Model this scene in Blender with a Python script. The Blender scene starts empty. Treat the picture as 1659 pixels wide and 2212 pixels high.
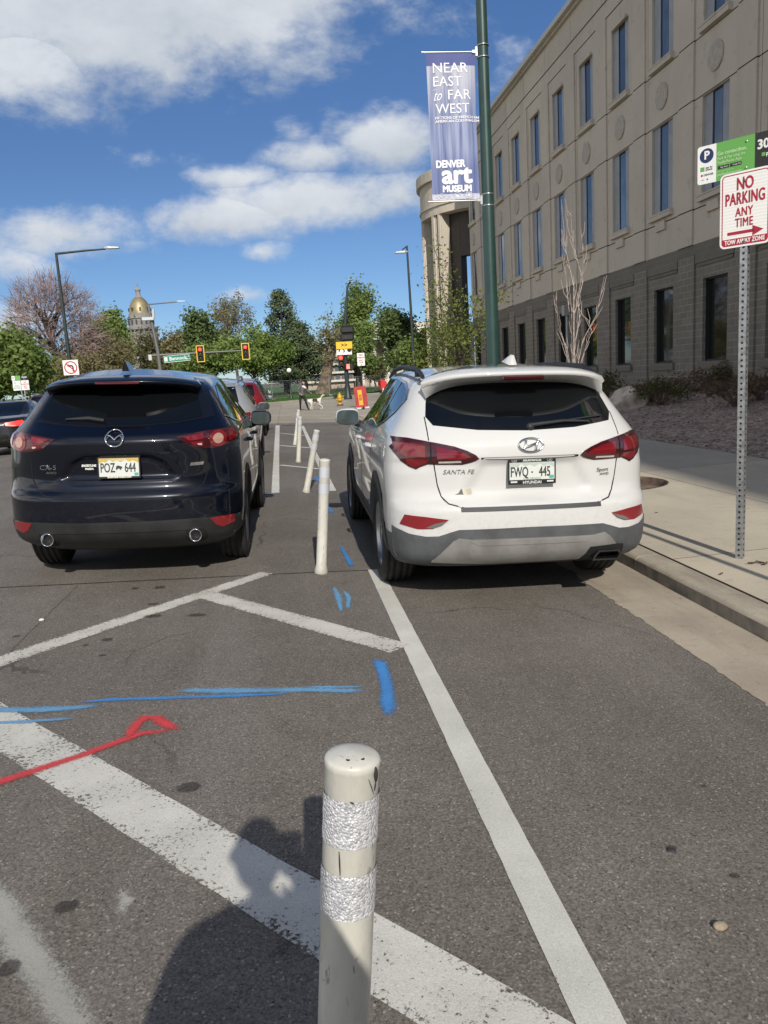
import bpy, bmesh, math, random
from mathutils import Vector, Matrix, noise as mnoise
from mathutils.bvhtree import BVHTree
from mathutils.geometry import delaunay_2d_cdt
import numpy as np

R = math.radians
scene = bpy.context.scene
COL = scene.collection

# ------------------------------------------------------------------ camera
FPX, PCX, PCY, CAMH = 1662.0, 829.5, 1106.0, 1.5      # measured on the photograph at 1659 x 2212
def _norm(v):
    v = np.array(v, float); return v / np.linalg.norm(v)
_vy = _norm([(616 - PCX) / FPX, -(825 - PCY) / FPX, -1.0])      # direction of the street
_u = np.array([-0.06, 1.0, 0.0]); _u[2] = -(_u[0] * _vy[0] + _u[1] * _vy[1]) / _vy[2]
_u = _norm(_u)
_vx = np.cross(_vy, _u)
CR = np.array([_vx, _vy, _u])                                   # camera axes -> world
cam_data = bpy.data.cameras.new('camera')
cam = bpy.data.objects.new('camera', cam_data); COL.objects.link(cam)
cam_data.sensor_fit = 'VERTICAL'; cam_data.sensor_height = 36.0
cam_data.lens = FPX / 2212.0 * 36.0
cam_data.clip_start = 0.05; cam_data.clip_end = 4000
_m = Matrix([[CR[i][j] for j in range(3)] for i in range(3)]).to_4x4()
_m.translation = (0, 0, CAMH)
cam.matrix_world = _m
scene.camera = cam

def ray(px, py):
    return CR @ np.array([(px - PCX) / FPX, -(py - PCY) / FPX, -1.0])
def at(px, py, Y):
    """point of the photograph (1659 px wide) at street distance Y"""
    d = ray(px, py); t = Y / d[1]
    return Vector((d[0] * t, d[1] * t, CAMH + d[2] * t))

# ------------------------------------------------------------------ light and sky
SUN_AZ, SUN_EL = R(-2.9), R(32.3)          # azimuth the light travels to, from +Y to the right
EXPOSURE = 0.62
SUN_STRENGTH = 2.9
SKY_STRENGTH = 0.11
ldir = Vector((math.sin(SUN_AZ) * math.cos(SUN_EL), math.cos(SUN_AZ) * math.cos(SUN_EL), -math.sin(SUN_EL)))
sd = bpy.data.lights.new('sun', 'SUN'); sd.energy = SUN_STRENGTH; sd.angle = R(0.53); sd.color = (1.0, 0.94, 0.85)
sun = bpy.data.objects.new('sun', sd); COL.objects.link(sun)
sun.rotation_euler = ldir.to_track_quat('-Z', 'Y').to_euler(); sun.location = (0, -20, 30)
scene.view_settings.view_transform = 'Standard'; scene.view_settings.look = 'None'
scene.view_settings.gamma = 1.0; scene.view_settings.exposure = EXPOSURE
scene.view_settings.use_curve_mapping = False

class NT:
    """small node-tree helper"""
    def __init__(s, tree): s.t = tree; s.n = tree.nodes; s.l = tree.links
    def node(s, typ, **kw):
        n = s.n.new(typ)
        for k, v in kw.items():
            if k.startswith('i_'):
                n.inputs[k[2:].replace('_', ' ')].default_value = v
            else: setattr(n, k, v)
        return n
    def put(s, sock, v):
        if hasattr(v, 'is_linked') or isinstance(v, bpy.types.NodeSocket): s.l.new(v, sock)
        else: sock.default_value = v
    def math(s, op, a, b=0.0, c=None, clamp=False):
        n = s.n.new('ShaderNodeMath'); n.operation = op; n.use_clamp = clamp
        s.put(n.inputs[0], a); s.put(n.inputs[1], b)
        if c is not None: s.put(n.inputs[2], c)
        return n.outputs[0]
    def maprange(s, v, a, b, c=0.0, d=1.0, smooth=True):
        n = s.n.new('ShaderNodeMapRange'); n.interpolation_type = 'SMOOTHSTEP' if smooth else 'LINEAR'
        s.put(n.inputs[0], v); n.inputs[1].default_value = a; n.inputs[2].default_value = b
        n.inputs[3].default_value = c; n.inputs[4].default_value = d
        return n.outputs[0]
    def mix(s, f, a, b, blend='MIX'):
        n = s.n.new('ShaderNodeMix'); n.data_type = 'RGBA'; n.blend_type = blend
        s.put(n.inputs[0], f)
        for k, v in ((6, a), (7, b)):
            if isinstance(v, (tuple, list)): n.inputs[k].default_value = (v[0], v[1], v[2], 1)
            else: s.l.new(v, n.inputs[k])
        return n.outputs[2]
    def noise(s, vec, scale, detail=3, rough=0.55, dist=0.0, col=False):
        n = s.n.new('ShaderNodeTexNoise'); n.inputs['Scale'].default_value = scale
        n.inputs['Detail'].default_value = detail; n.inputs['Roughness'].default_value = rough
        n.inputs['Distortion'].default_value = dist
        if vec is not None: s.l.new(vec, n.inputs['Vector'])
        return n.outputs['Color' if col else 'Fac']
    def voronoi(s, vec, scale, out='Color', feature='F1', rnd=1.0):
        n = s.n.new('ShaderNodeTexVoronoi'); n.feature = feature
        n.inputs['Scale'].default_value = scale; n.inputs['Randomness'].default_value = rnd
        if vec is not None: s.l.new(vec, n.inputs['Vector'])
        return n.outputs[out]
    def mapping(s, vec, scale=(1, 1, 1), loc=(0, 0, 0), rot=(0, 0, 0)):
        n = s.n.new('ShaderNodeMapping'); s.l.new(vec, n.inputs[0])
        n.inputs[1].default_value = loc; n.inputs[2].default_value = rot; n.inputs[3].default_value = scale
        return n.outputs[0]

# world: Nishita sky and procedural clouds laid out by direction
world = bpy.data.worlds.new('World'); scene.world = world; world.use_nodes = True
def build_world():
    w = NT(world.node_tree); w.n.clear()
    sky = w.node('ShaderNodeTexSky', sky_type='NISHITA', sun_disc=False)
    sky.sun_elevation = SUN_EL; sky.sun_rotation = math.pi - SUN_AZ
    sky.altitude = 1600; sky.air_density = 1.0; sky.dust_density = 0.35; sky.ozone_density = 2.2
    tc = w.node('ShaderNodeTexCoord')
    sep = w.node('ShaderNodeSeparateXYZ'); w.l.new(tc.outputs['Generated'], sep.inputs[0])
    ay = w.math('MAXIMUM', w.math('ABSOLUTE', sep.outputs[1]), 0.12)
    u = w.math('DIVIDE', sep.outputs[0], ay); v = w.math('DIVIDE', sep.outputs[2], ay)
    cv = w.node('ShaderNodeCombineXYZ'); w.l.new(u, cv.inputs[0]); w.l.new(v, cv.inputs[1])
    P = cv.outputs[0]
    st = w.mapping(P, (1.0, 1.5, 1))
    n1 = w.noise(st, 5.2, 9, 0.62, 0.25); n2 = w.noise(st, 15.0, 7, 0.62)
    wob = w.math('ADD', w.math('MULTIPLY', w.math('SUBTRACT', n1, 0.5), 2.5), w.math('MULTIPLY', w.math('SUBTRACT', n2, 0.5), w.maprange(v, .50, .80, 1.3, .55)))
    # (px, py, half width, half height, strength) read off the photograph
    blobs = [(250, -70, 640, 260, 1.6), (560, -40, 340, 160, 1.2), (60, 110, 260, 140, 0.95),
             (820, 305, 150, 88, 1.2), (690, 335, 150, 50, 1.05), (690, 430, 300, 72, 1.15), (470, 470, 210, 56, 1.2),
             (530, 385, 140, 34, .95), (860, 420, 140, 66, 1.0), (150, 505, 210, 66, 1.15), (640, 290, 60, 40, .7), (20, 560, 160, 60, .7),
             (565, 545, 60, 28, .75), (340, 345, 95, 24, 0.42), (1090, 170, 60, 60, 0.28), (520, 640, 70, 30, .7),
             (20, 690, 120, 50, .6), (515, 160, 40, 18, .35)]
    dens = None; shade = None
    for (px, py, hw, hh, s_) in blobs:
        d = ray(px, py); u0, v0 = d[0] / d[1], d[2] / d[1]
        k = 1 / FPX / d[1] * 1.0
        a, b = hw * k, hh * k
        q = w.math('ADD', w.math('POWER', w.math('ABSOLUTE', w.math('DIVIDE', w.math('SUBTRACT', u, u0), a)), 2.0),
                   w.math('POWER', w.math('ABSOLUTE', w.math('DIVIDE', w.math('SUBTRACT', v, v0), b)), 2.0))
        f = w.math('MULTIPLY', w.math('SUBTRACT', 1.25, w.math('SQRT', q)), s_)
        sh = w.math('MULTIPLY', w.math('DIVIDE', w.math('SUBTRACT', v, v0), b), 1.0)
        if dens is None: dens, shade = f, sh
        else:
            g = w.math('GREATER_THAN', f, dens)
            mx = w.node('ShaderNodeMix'); w.l.new(g, mx.inputs[0]); w.l.new(shade, mx.inputs[2]); w.l.new(sh, mx.inputs[3])
            shade = mx.outputs[0]; dens = w.math('MAXIMUM', dens, f)
    dd = w.math('ADD', dens, wob)
    mask = w.maprange(dd, 0.16, 1.12)
    wisp = w.math('MULTIPLY', w.maprange(w.noise(w.mapping(P, (1, 2.6, 1)), 2.2, 7, 0.6), .55, .88), .10)
    mask = w.math('MAXIMUM', mask, wisp)
    # thick parts seen from below are grey, rims and tops bright
    n3 = w.noise(w.mapping(P, (1, 1.6, 1), (0.05, -0.09, 0)), 5.0, 7, 0.62)
    big = w.maprange(v, .62, .95)
    lit = w.math('ADD', w.math('MULTIPLY', shade, 0.26), w.math('ADD', 0.62, w.math('MULTIPLY', w.math('SUBTRACT', n3, .5), 1.3)))
    lit = w.math('SUBTRACT', lit, w.math('MULTIPLY', big, w.math('MULTIPLY', w.maprange(dd, .6, 1.7), .55)), clamp=True)
    ccol = w.mix(lit, (2.1, 2.5, 3.0), (5.0, 5.15, 5.4))
    # bright cloud added out of view, low at left and behind, as fill light
    n4 = w.noise(tc.outputs['Generated'], 2.3, 7, .6)
    rest = w.math('MULTIPLY', w.maprange(sep.outputs[0], -.42, -.72), w.maprange(sep.outputs[2], .72, .45))
    rest = w.math('MAXIMUM', rest, w.math('MULTIPLY', w.maprange(sep.outputs[1], .1, -.4), .45))
    rmask = w.math('MULTIPLY', rest, w.maprange(n4, .40, .56))
    rcol = w.mix(w.maprange(n4, .45, .7), (8.2, 7.9, 7.4), (5.0, 4.9, 4.8))
    skyc = w.mix(1.0, sky.outputs[0], w.mix(w.maprange(v, .22, .58), tuple(a * b for a, b in zip(SKYTINT, (.81, .85, .88))), tuple(a * b for a, b in zip(SKYTINT, (.90, 1.05, 1.12)))), 'MULTIPLY')
    fin = w.mix(rmask, w.mix(mask, skyc, ccol), rcol)
    bg = w.node('ShaderNodeBackground'); w.l.new(fin, bg.inputs[0]); bg.inputs[1].default_value = SKY_STRENGTH
    out = w.node('ShaderNodeOutputWorld'); w.l.new(bg.outputs[0], out.inputs[0])
SKYTINT = (.40, .475, .575)
build_world()

# ------------------------------------------------------------------ materials
def new_mat(name):
    m = bpy.data.materials.new(name); m.use_nodes = True
    t = NT(m.node_tree); bs = m.node_tree.nodes['Principled BSDF']
    return m, t, bs
def setp(bs, base=None, rough=None, metal=None, coat=None, spec=None, emit=None, es=None, coatr=0.03):
    if base is not None: bs.inputs['Base Color'].default_value = (*base, 1)
    if rough is not None: bs.inputs['Roughness'].default_value = rough
    if metal is not None: bs.inputs['Metallic'].default_value = metal
    if coat is not None: bs.inputs['Coat Weight'].default_value = coat; bs.inputs['Coat Roughness'].default_value = coatr
    if spec is not None: bs.inputs['Specular IOR Level'].default_value = spec
    if emit is not None: bs.inputs['Emission Color'].default_value = (*emit, 1); bs.inputs['Emission Strength'].default_value = es
_mc = {}
def M(name, base, rough=0.5, metal=0.0, coat=None, spec=None, emit=None, es=None, var=0.0, vscale=8.0, bump=0.0, bscale=60.0, vcol=None):
    """simple procedural material: base colour, optional noise variation and fine bump"""
    if name in _mc: return _mc[name]
    m, t, bs = new_mat(name); setp(bs, base, rough, metal, coat, spec, emit, es)
    if var or bump:
        tc = t.node('ShaderNodeTexCoord'); V = tc.outputs['Object']
        if var:
            n = t.noise(V, vscale, 5, .6)
            b2 = vcol if vcol else tuple(max(0, c * (1 - 2 * var)) for c in base)
            t.l.new(t.mix(t.maprange(n, .35, .7), base, b2), bs.inputs['Base Color'])
        if bump:
            bp = t.node('ShaderNodeBump'); bp.inputs['Strength'].default_value = bump; bp.inputs['Distance'].default_value = 0.01
            t.l.new(t.noise(V, bscale, 4, .6), bp.inputs['Height']); t.l.new(bp.outputs[0], bs.inputs['Normal'])
    _mc[name] = m; return m

def mat_asphalt():
    m, t, bs = new_mat('asphalt'); tc = t.node('ShaderNodeTexCoord'); V = tc.outputs['Object']
    big = t.noise(V, 0.55, 5, .6); mid = t.noise(V, 5.0, 5, .65)
    vor = t.voronoi(V, 165.0); vs = t.node('ShaderNodeSeparateColor'); t.l.new(vor, vs.inputs[0])
    fine = t.noise(V, 110.0, 4, .75)
    c = t.mix(t.maprange(big, .35, .68), (.138, .122, .104), (.182, .162, .139))
    c = t.mix(t.maprange(mid, .35, .75, 0, .55), c, (.122, .108, .092))
    lane = t.noise(t.mapping(V, (1.5, .10, 1)), 1.3, 4, .6); c = t.mix(t.maprange(lane, .45, .72, 0, .5), c, (.205, .188, .168))
    g = t.maprange(vs.outputs[0], 0.0, 1.0, .72, 1.32, False)
    g = t.math('MULTIPLY', g, t.maprange(fine, .3, .7, .70, 1.30))
    cc = t.node('ShaderNodeMix', data_type='RGBA', blend_type='MULTIPLY'); cc.inputs[0].default_value = 1
    t.l.new(c, cc.inputs[6]); t.l.new(g, cc.inputs[7]); c = cc.outputs[2]
    sp = t.math('GREATER_THAN', vs.outputs[1], .975)
    c = t.mix(t.math('MULTIPLY', sp, .75), c, (.36, .33, .29))
    dk = t.math('GREATER_THAN', vs.outputs[2], .975)
    c = t.mix(t.math('MULTIPLY', dk, .6), c, (.022, .021, .02))
    # wandering fine cracks
    wv = t.mapping(V, (1, .8, 1)); dn = t.noise(wv, 1.7, 4, .6, col=True)
    va = t.node('ShaderNodeVectorMath', operation='MULTIPLY_ADD'); t.l.new(dn, va.inputs[0]); va.inputs[1].default_value = (.5, .5, 0); t.l.new(wv, va.inputs[2])
    ed = t.voronoi(va.outputs[0], .42, 'Distance', 'DISTANCE_TO_EDGE')
    cr = t.math('MULTIPLY', t.math('LESS_THAN', ed, .0035), t.maprange(t.noise(V, .9, 2), .48, .6))
    c = t.mix(t.math('MULTIPLY', cr, .6), c, (.045, .04, .036))
    t.l.new(c, bs.inputs['Base Color']); bs.inputs['Roughness'].default_value = .82; bs.inputs['Specular IOR Level'].default_value = .35
    bp = t.node('ShaderNodeBump'); bp.inputs['Strength'].default_value = .6; bp.inputs['Distance'].default_value = .005
    t.l.new(t.math('ADD', t.math('MULTIPLY', fine, .8), t.math('MULTIPLY', vs.outputs[0], .5)), bp.inputs['Height'])
    t.l.new(bp.outputs[0], bs.inputs['Normal']); return m

def mat_concrete(name, c1, c2, slab=None, stain=.5, sc=1.0, dark=(.13, .115, .095), rot=0.0, streak=(2.2, .35, 1), panel=None):
    m, t, bs = new_mat(name); tc = t.node('ShaderNodeTexCoord'); V = tc.outputs['Object']
    n = t.noise(V, 1.1 * sc, 6, .62); f = t.noise(V, 130.0, 3, .7); st = t.noise(t.mapping(V, streak), 1.6 * sc, 5, .6)
    c = t.mix(t.maprange(n, .3, .72), c1, c2)
    c = t.mix(t.maprange(st, .5, .8, 0, stain), c, tuple(x * .72 for x in c2))
    if slab:
        br = t.node('ShaderNodeTexBrick'); t.l.new(t.mapping(V, (1, 1, 1), (slab[2], slab[3], 0), (0, 0, rot)), br.inputs['Vector'])
        br.offset = 0; br.inputs['Scale'].default_value = 1; br.inputs['Mortar Size'].default_value = .008; br.inputs['Mortar Smooth'].default_value = .2
        br.inputs['Brick Width'].default_value = slab[0]; br.inputs['Row Height'].default_value = slab[1]
        br.inputs['Color1'].default_value = (1.04, 1.03, 1.0, 1); br.inputs['Color2'].default_value = (.8, .81, .83, 1); br.inputs['Mortar'].default_value = (.38, .35, .31, 1)
        c = t.mix(1.0, c, br.outputs['Color'], 'MULTIPLY')
    if panel:
        sp3 = t.node('ShaderNodeSeparateXYZ'); t.l.new(V, sp3.inputs[0]); cb3 = t.node('ShaderNodeCombineXYZ'); t.l.new(t.math('ADD', sp3.outputs[1], panel[2]), cb3.inputs[0]); t.l.new(t.math('ADD', sp3.outputs[2], panel[3]), cb3.inputs[1])
        bp3 = t.node('ShaderNodeTexBrick'); bp3.offset = 0; t.l.new(cb3.outputs[0], bp3.inputs['Vector']); bp3.inputs['Scale'].default_value = 1; bp3.inputs['Mortar Size'].default_value = 0; bp3.inputs['Brick Width'].default_value = panel[0]; bp3.inputs['Row Height'].default_value = panel[1]
        bp3.inputs['Color1'].default_value = (1.05, 1.04, 1.02, 1); bp3.inputs['Color2'].default_value = (.90, .905, .92, 1); bp3.inputs['Mortar'].default_value = (1, 1, 1, 1); c = t.mix(1.0, c, bp3.outputs['Color'], 'MULTIPLY')
    g = t.maprange(f, .25, .75, .86, 1.14)
    cc = t.node('ShaderNodeMix', data_type='RGBA', blend_type='MULTIPLY'); cc.inputs[0].default_value = 1
    t.l.new(c, cc.inputs[6]); t.l.new(g, cc.inputs[7]); c = cc.outputs[2]
    gr = t.noise(V, 9.0 * sc, 6, .7); c = t.mix(t.maprange(gr, .56, .70, 0, .38), c, tuple(x * .5 for x in c2))
    sp = t.voronoi(V, 3.1, 'Distance'); c = t.mix(t.math('MULTIPLY', t.math('LESS_THAN', sp, .035), .7), c, dark)
    t.l.new(c, bs.inputs['Base Color']); bs.inputs['Roughness'].default_value = .88; bs.inputs['Specular IOR Level'].default_value = .3
    bp = t.node('ShaderNodeBump'); bp.inputs['Strength'].default_value = .35; bp.inputs['Distance'].default_value = .004
    t.l.new(f, bp.inputs['Height']); t.l.new(bp.outputs[0], bs.inputs['Normal']); return m

def mat_paint(name, col, wear=.35, soft=False, wscale=48.0, alpha=1.0):
    """road paint; the attribute 'edge' runs from 0 at a stroke's rim to 1 inside"""
    m, t, bs = new_mat(name); tc = t.node('ShaderNodeTexCoord'); V = tc.outputs['Object']
    at_ = t.node('ShaderNodeAttribute', attribute_name='edge'); e = at_.outputs['Fac']
    n = t.noise(V, 150 if soft else wscale, 6, .72); n2 = t.noise(V, 3.0, 4, .6)
    vor = t.voronoi(V, 95.0); vs = t.node('ShaderNodeSeparateColor'); t.l.new(vor, vs.inputs[0])
    thr = t.math('ADD', t.math('MULTIPLY', n, 1.0), t.math('MULTIPLY', t.math('SUBTRACT', n2, .5), .5))
    thr = t.math('ADD', thr, t.math('MULTIPLY', t.math('SUBTRACT', vs.outputs[0], .5), .22))
    if soft:
        k = t.math('ADD', e, t.math('MULTIPLY', t.math('SUBTRACT', thr, .5), 1.25))
        a = t.maprange(k, .08, .80, 0, alpha)
    else:
        wv = t.math('SUBTRACT', thr, t.math('MULTIPLY', t.math('SUBTRACT', 1.0, e), wear * .55))
        a = t.maprange(wv, wear - .07, wear + .07)
    g = t.math('MULTIPLY', t.maprange(n2, .3, .7, .86, 1.03), t.maprange(t.noise(V, 190, 3, .7), .3, .7, .86, 1.12))
    cc = t.node('ShaderNodeMix', data_type='RGBA', blend_type='MULTIPLY'); cc.inputs[0].default_value = 1
    cc.inputs[6].default_value = (*col, 1); t.l.new(g, cc.inputs[7])
    t.l.new(cc.outputs[2], bs.inputs['Base Color']); bs.inputs['Roughness'].default_value = .75
    bp = t.node('ShaderNodeBump'); bp.inputs['Strength'].default_value = .4; bp.inputs['Distance'].default_value = .004
    t.l.new(n, bp.inputs['Height']); t.l.new(bp.outputs[0], bs.inputs['Normal'])
    tr = t.node('ShaderNodeBsdfTransparent'); mx = t.node('ShaderNodeMixShader')
    t.l.new(a, mx.inputs[0]); t.l.new(tr.outputs[0], mx.inputs[1]); t.l.new(bs.outputs[0], mx.inputs[2])
    t.l.new(mx.outputs[0], t.n['Material Output'].inputs[0]); return m

def mat_brick(name, c1, c2, mortar):
    m, t, bs = new_mat(name); tc = t.node('ShaderNodeTexCoord'); V = tc.outputs['Object']
    sp = t.node('ShaderNodeSeparateXYZ'); t.l.new(V, sp.inputs[0])
    cb = t.node('ShaderNodeCombineXYZ'); t.l.new(t.math('ADD', sp.outputs[1], sp.outputs[0]), cb.inputs[0]); t.l.new(sp.outputs[2], cb.inputs[1])
    br = t.node('ShaderNodeTexBrick'); t.l.new(cb.outputs[0], br.inputs['Vector'])
    br.inputs['Scale'].default_value = 1; br.inputs['Mortar Size'].default_value = .011; br.inputs['Brick Width'].default_value = .42; br.inputs['Row Height'].default_value = .19
    br.inputs['Color1'].default_value = (*c1, 1); br.inputs['Color2'].default_value = (*c2, 1); br.inputs['Mortar'].default_value = (*mortar, 1)
    n = t.noise(V, 1.3, 5, .6); c = t.mix(t.maprange(n, .35, .7, 0, .45), br.outputs['Color'], tuple(x * .7 for x in c1))
    t.l.new(c, bs.inputs['Base Color']); bs.inputs['Roughness'].default_value = .85
    bp = t.node('ShaderNodeBump'); bp.invert = True; bp.inputs['Strength'].default_value = .5; bp.inputs['Distance'].default_value = .006
    t.l.new(br.outputs['Fac'], bp.inputs['Height']); t.l.new(bp.outputs[0], bs.inputs['Normal']); return m

def mat_leaf(name, c1, c2, scale=.6, rough=.6, trans=.4):
    if name in _mc: return _mc[name]
    m, t, bs = new_mat(name); tc = t.node('ShaderNodeTexCoord'); V = tc.outputs['Object']
    n = t.noise(V, scale, 4, .6); n2 = t.noise(V, scale * 9, 2, .6)
    c = t.mix(t.maprange(t.math('ADD', t.math('MULTIPLY', n, .6), t.math('MULTIPLY', n2, .4)), .36, .64), c1, c2)
    t.l.new(c, bs.inputs['Base Color']); bs.inputs['Roughness'].default_value = rough; bs.inputs['Specular IOR Level'].default_value = .3
    tl = t.node('ShaderNodeBsdfTranslucent'); t.l.new(c, tl.inputs[0]); mx = t.node('ShaderNodeMixShader'); mx.inputs[0].default_value = trans
    t.l.new(bs.outputs[0], mx.inputs[1]); t.l.new(tl.outputs[0], mx.inputs[2]); t.l.new(mx.outputs[0], t.n['Material Output'].inputs[0])
    _mc[name] = m; return m

def mat_carpaint(name, base, metal=0.0, film=.3, rough=.35, coat=1.0):
    m, t, bs = new_mat(name); tc = t.node('ShaderNodeTexCoord'); V = tc.outputs['Object']
    setp(bs, base, rough, metal, coat, coatr=.025); bs.inputs['Specular IOR Level'].default_value = .15
    n = t.noise(V, 1.1, 4, .6); d = t.noise(V, 30, 4, .7)
    c = t.mix(t.maprange(n, .3, .75, 0, .12), base, tuple(x * .75 for x in base))
    # a little road film towards the sills
    sp = t.node('ShaderNodeSeparateXYZ'); t.l.new(V, sp.inputs[0])
    low = t.math('MULTIPLY', t.maprange(sp.outputs[2], .85, .3), t.maprange(d, .4, .75, 0, film))
    c = t.mix(low, c, (.20, .18, .155)); t.l.new(c, bs.inputs['Base Color'])
    t.l.new(t.maprange(d, .3, .8, .02, .06), bs.inputs['Coat Roughness'])
    return m

# ------------------------------------------------------------------ scene-graph helpers
def link(o, parent=None):
    COL.objects.link(o)
    if parent is not None: o.parent = parent
    return o
def tag(o, label=None, cat=None, group=None, kind=None):
    if label: o['label'] = label
    if cat: o['category'] = cat
    if group: o['group'] = group
    if kind: o['kind'] = kind
    return o
def thing(name, label, cat, loc=(0, 0, 0), rotz=0.0, group=None, rot=None):
    o = bpy.data.objects.new(name, None); o.empty_display_size = .2; link(o); o.location = loc
    o.rotation_euler = rot if rot else (0, 0, rotz)
    return tag(o, label, cat, group)
def dup(root, loc, rot=None, label=None):
    r = root.copy(); COL.objects.link(r); r.location = loc
    if rot is not None: r.rotation_euler = rot
    if label: r['label'] = label
    for ch in list(root.children):
        c = ch.copy(); COL.objects.link(c); c.parent = r
        for g in list(ch.children):
            d = g.copy(); COL.objects.link(d); d.parent = c
    return r

class MB:
    """collects simple shapes, then links them as ONE mesh object"""
    def __init__(s): s.v = []; s.f = []; s.mi = []; s.sm = []
    def add(s, vs, fs, mi=0, smooth=False):
        o = len(s.v); s.v += [tuple(v) for v in vs]
        for f in fs: s.f.append(tuple(i + o for i in f)); s.mi.append(mi); s.sm.append(smooth)
    def box(s, c, d, mi=0, M4=None, bev=0.0):
        x, y, z = d[0] / 2, d[1] / 2, d[2] / 2
        if bev:
            b = min(bev, x * .9, y * .9, z * .9)
            vs = []
            for sx in (-1, 1):
                for sy in (-1, 1):
                    for sz in (-1, 1):
                        vs += [(sx * (x - b), sy * (y - b), sz * z), (sx * (x - b), sy * y, sz * (z - b)), (sx * x, sy * (y - b), sz * (z - b))]
            bm = bmesh.new(); [bm.verts.new(v) for v in vs]
            bmesh.ops.convex_hull(bm, input=bm.verts); bm.verts.index_update()
            vs = [v.co.copy() for v in bm.verts]; fs = [[v.index for v in f.verts] for f in bm.faces]; bm.free()
        else:
            vs = [(-x, -y, -z), (x, -y, -z), (x, y, -z), (-x, y, -z), (-x, -y, z), (x, -y, z), (x, y, z), (-x, y, z)]
            fs = [(0, 3, 2, 1), (4, 5, 6, 7), (0, 1, 5, 4), (1, 2, 6, 5), (2, 3, 7, 6), (3, 0, 4, 7)]
        vs = [Vector(v) + Vector(c) for v in vs] if M4 is None else [M4 @ Vector(v) + Vector(c) for v in vs]
        s.add(vs, fs, mi)
    def tube(s, pts, rad, n=8, mi=0, cap=True, smooth=True, sq=None):
        pts = [Vector(p) for p in pts]; k = len(pts)
        if not hasattr(rad, '__len__'): rad = [rad] * k
        vs = []; up = None
        for i, p in enumerate(pts):
            d = (pts[min(i + 1, k - 1)] - pts[max(i - 1, 0)])
            if d.length < 1e-9: d = Vector((0, 0, 1))
            d.normalize()
            if up is None: up = Vector((1, 0, 0)) if abs(d.x) < .9 else Vector((0, 1, 0))
            a = (up - d * up.dot(d)); a.normalize(); b = d.cross(a); up = a
            for j in range(n):
                q = 2 * math.pi * j / n
                vs.append(p + (a * math.cos(q) + b * math.sin(q)) * rad[i])
        fs = [(i * n + j, i * n + (j + 1) % n, (i + 1) * n + (j + 1) % n, (i + 1) * n + j) for i in range(k - 1) for j in range(n)]
        s.add(vs, fs, mi, smooth)
        if cap:
            s.add(vs[:n], [tuple(reversed(range(n)))], mi); s.add(vs[-n:], [tuple(range(n))], mi)
    def lathe(s, prof, n=24, mi=0, M4=None, c=(0, 0, 0), smooth=True, caps=True):
        """profile of (radius, height) spun about Z"""
        vs = [Vector((r * math.cos(2 * math.pi * j / n), r * math.sin(2 * math.pi * j / n), z)) for r, z in prof for j in range(n)]
        if M4 is not None: vs = [M4 @ v for v in vs]
        vs = [v + Vector(c) for v in vs]; k = len(prof)
        s.add(vs, [(i * n + j, i * n + (j + 1) % n, (i + 1) * n + (j + 1) % n, (i + 1) * n + j) for i in range(k - 1) for j in range(n)], mi, smooth)
        if caps:
            if prof[0][0] > 1e-6: s.add(vs[:n], [tuple(reversed(range(n)))], mi)
            if prof[-1][0] > 1e-6: s.add(vs[-n:], [tuple(range(n))], mi)
    def prism(s, poly, h, M4=None, mi=0, z0=0.0):
        """flat polygon (x, y) raised along +z by h; M4 places it"""
        n = len(poly); a = sum(poly[i][0] * poly[(i + 1) % n][1] - poly[(i + 1) % n][0] * poly[i][1] for i in range(n))
        if a < 0: poly = list(reversed(poly))
        vs = [Vector((x, y, z0)) for x, y in poly] + [Vector((x, y, z0 + h)) for x, y in poly]
        if M4 is not None: vs = [M4 @ v for v in vs]
        s.add(vs, [tuple(reversed(range(n))), tuple(range(n, 2 * n))] + [(i, (i + 1) % n, n + (i + 1) % n, n + i) for i in range(n)], mi)
    def quad(s, a, b, c, d, mi=0): s.add([a, b, c, d], [(0, 1, 2, 3)], mi)
    def build(s, name, mats, parent=None, smooth=None):
        me = bpy.data.meshes.new(name); me.from_pydata(s.v, [], s.f)
        mats = mats if isinstance(mats, (list, tuple)) else [mats]
        for m in mats: me.materials.append(m)
        me.polygons.foreach_set('material_index', s.mi)
        me.polygons.foreach_set('use_smooth', s.sm if smooth is None else [smooth] * len(s.f))
        me.update()
        return link(bpy.data.objects.new(name, me), parent)

def text_mesh(body, size=1.0, sx=1.0, ext=.001, bold=0.0, align='CENTER', shear=0.0, spacing=1.0, space_line=1.0):
    cu = bpy.data.curves.new('lettering', 'FONT'); cu.body = body; cu.size = size; cu.extrude = ext
    cu.align_x = align; cu.align_y = 'CENTER'; cu.shear = shear; cu.resolution_u = 3; cu.space_character = spacing; cu.space_line = space_line
    ob = bpy.data.objects.new('lettering', cu); COL.objects.link(ob)
    dg = bpy.context.evaluated_depsgraph_get(); dg.update()
    me = bpy.data.meshes.new_from_object(ob.evaluated_get(dg)); bpy.data.objects.remove(ob); bpy.data.curves.remove(cu)
    vs = [Vector((v.co.x * sx, v.co.y, v.co.z)) for v in me.vertices]; fs = [tuple(p.vertices) for p in me.polygons]
    bpy.data.meshes.remove(me)
    if bold:      # heavier strokes: the glyphs repeated a hair apart in plan and depth
        v0, f0, vs, fs = vs, fs, [], []
        for i, (dx, dy) in enumerate(((0, 0), (1, 0), (-1, 0), (0, 1), (0, -1), (.7, .7), (-.7, .7), (.7, -.7), (-.7, -.7))):
            o = len(vs); vs += [v + Vector((dx * bold, dy * bold, .00012 * i)) for v in v0]; fs += [tuple(k + o for k in f) for f in f0]
    return vs, fs
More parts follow.
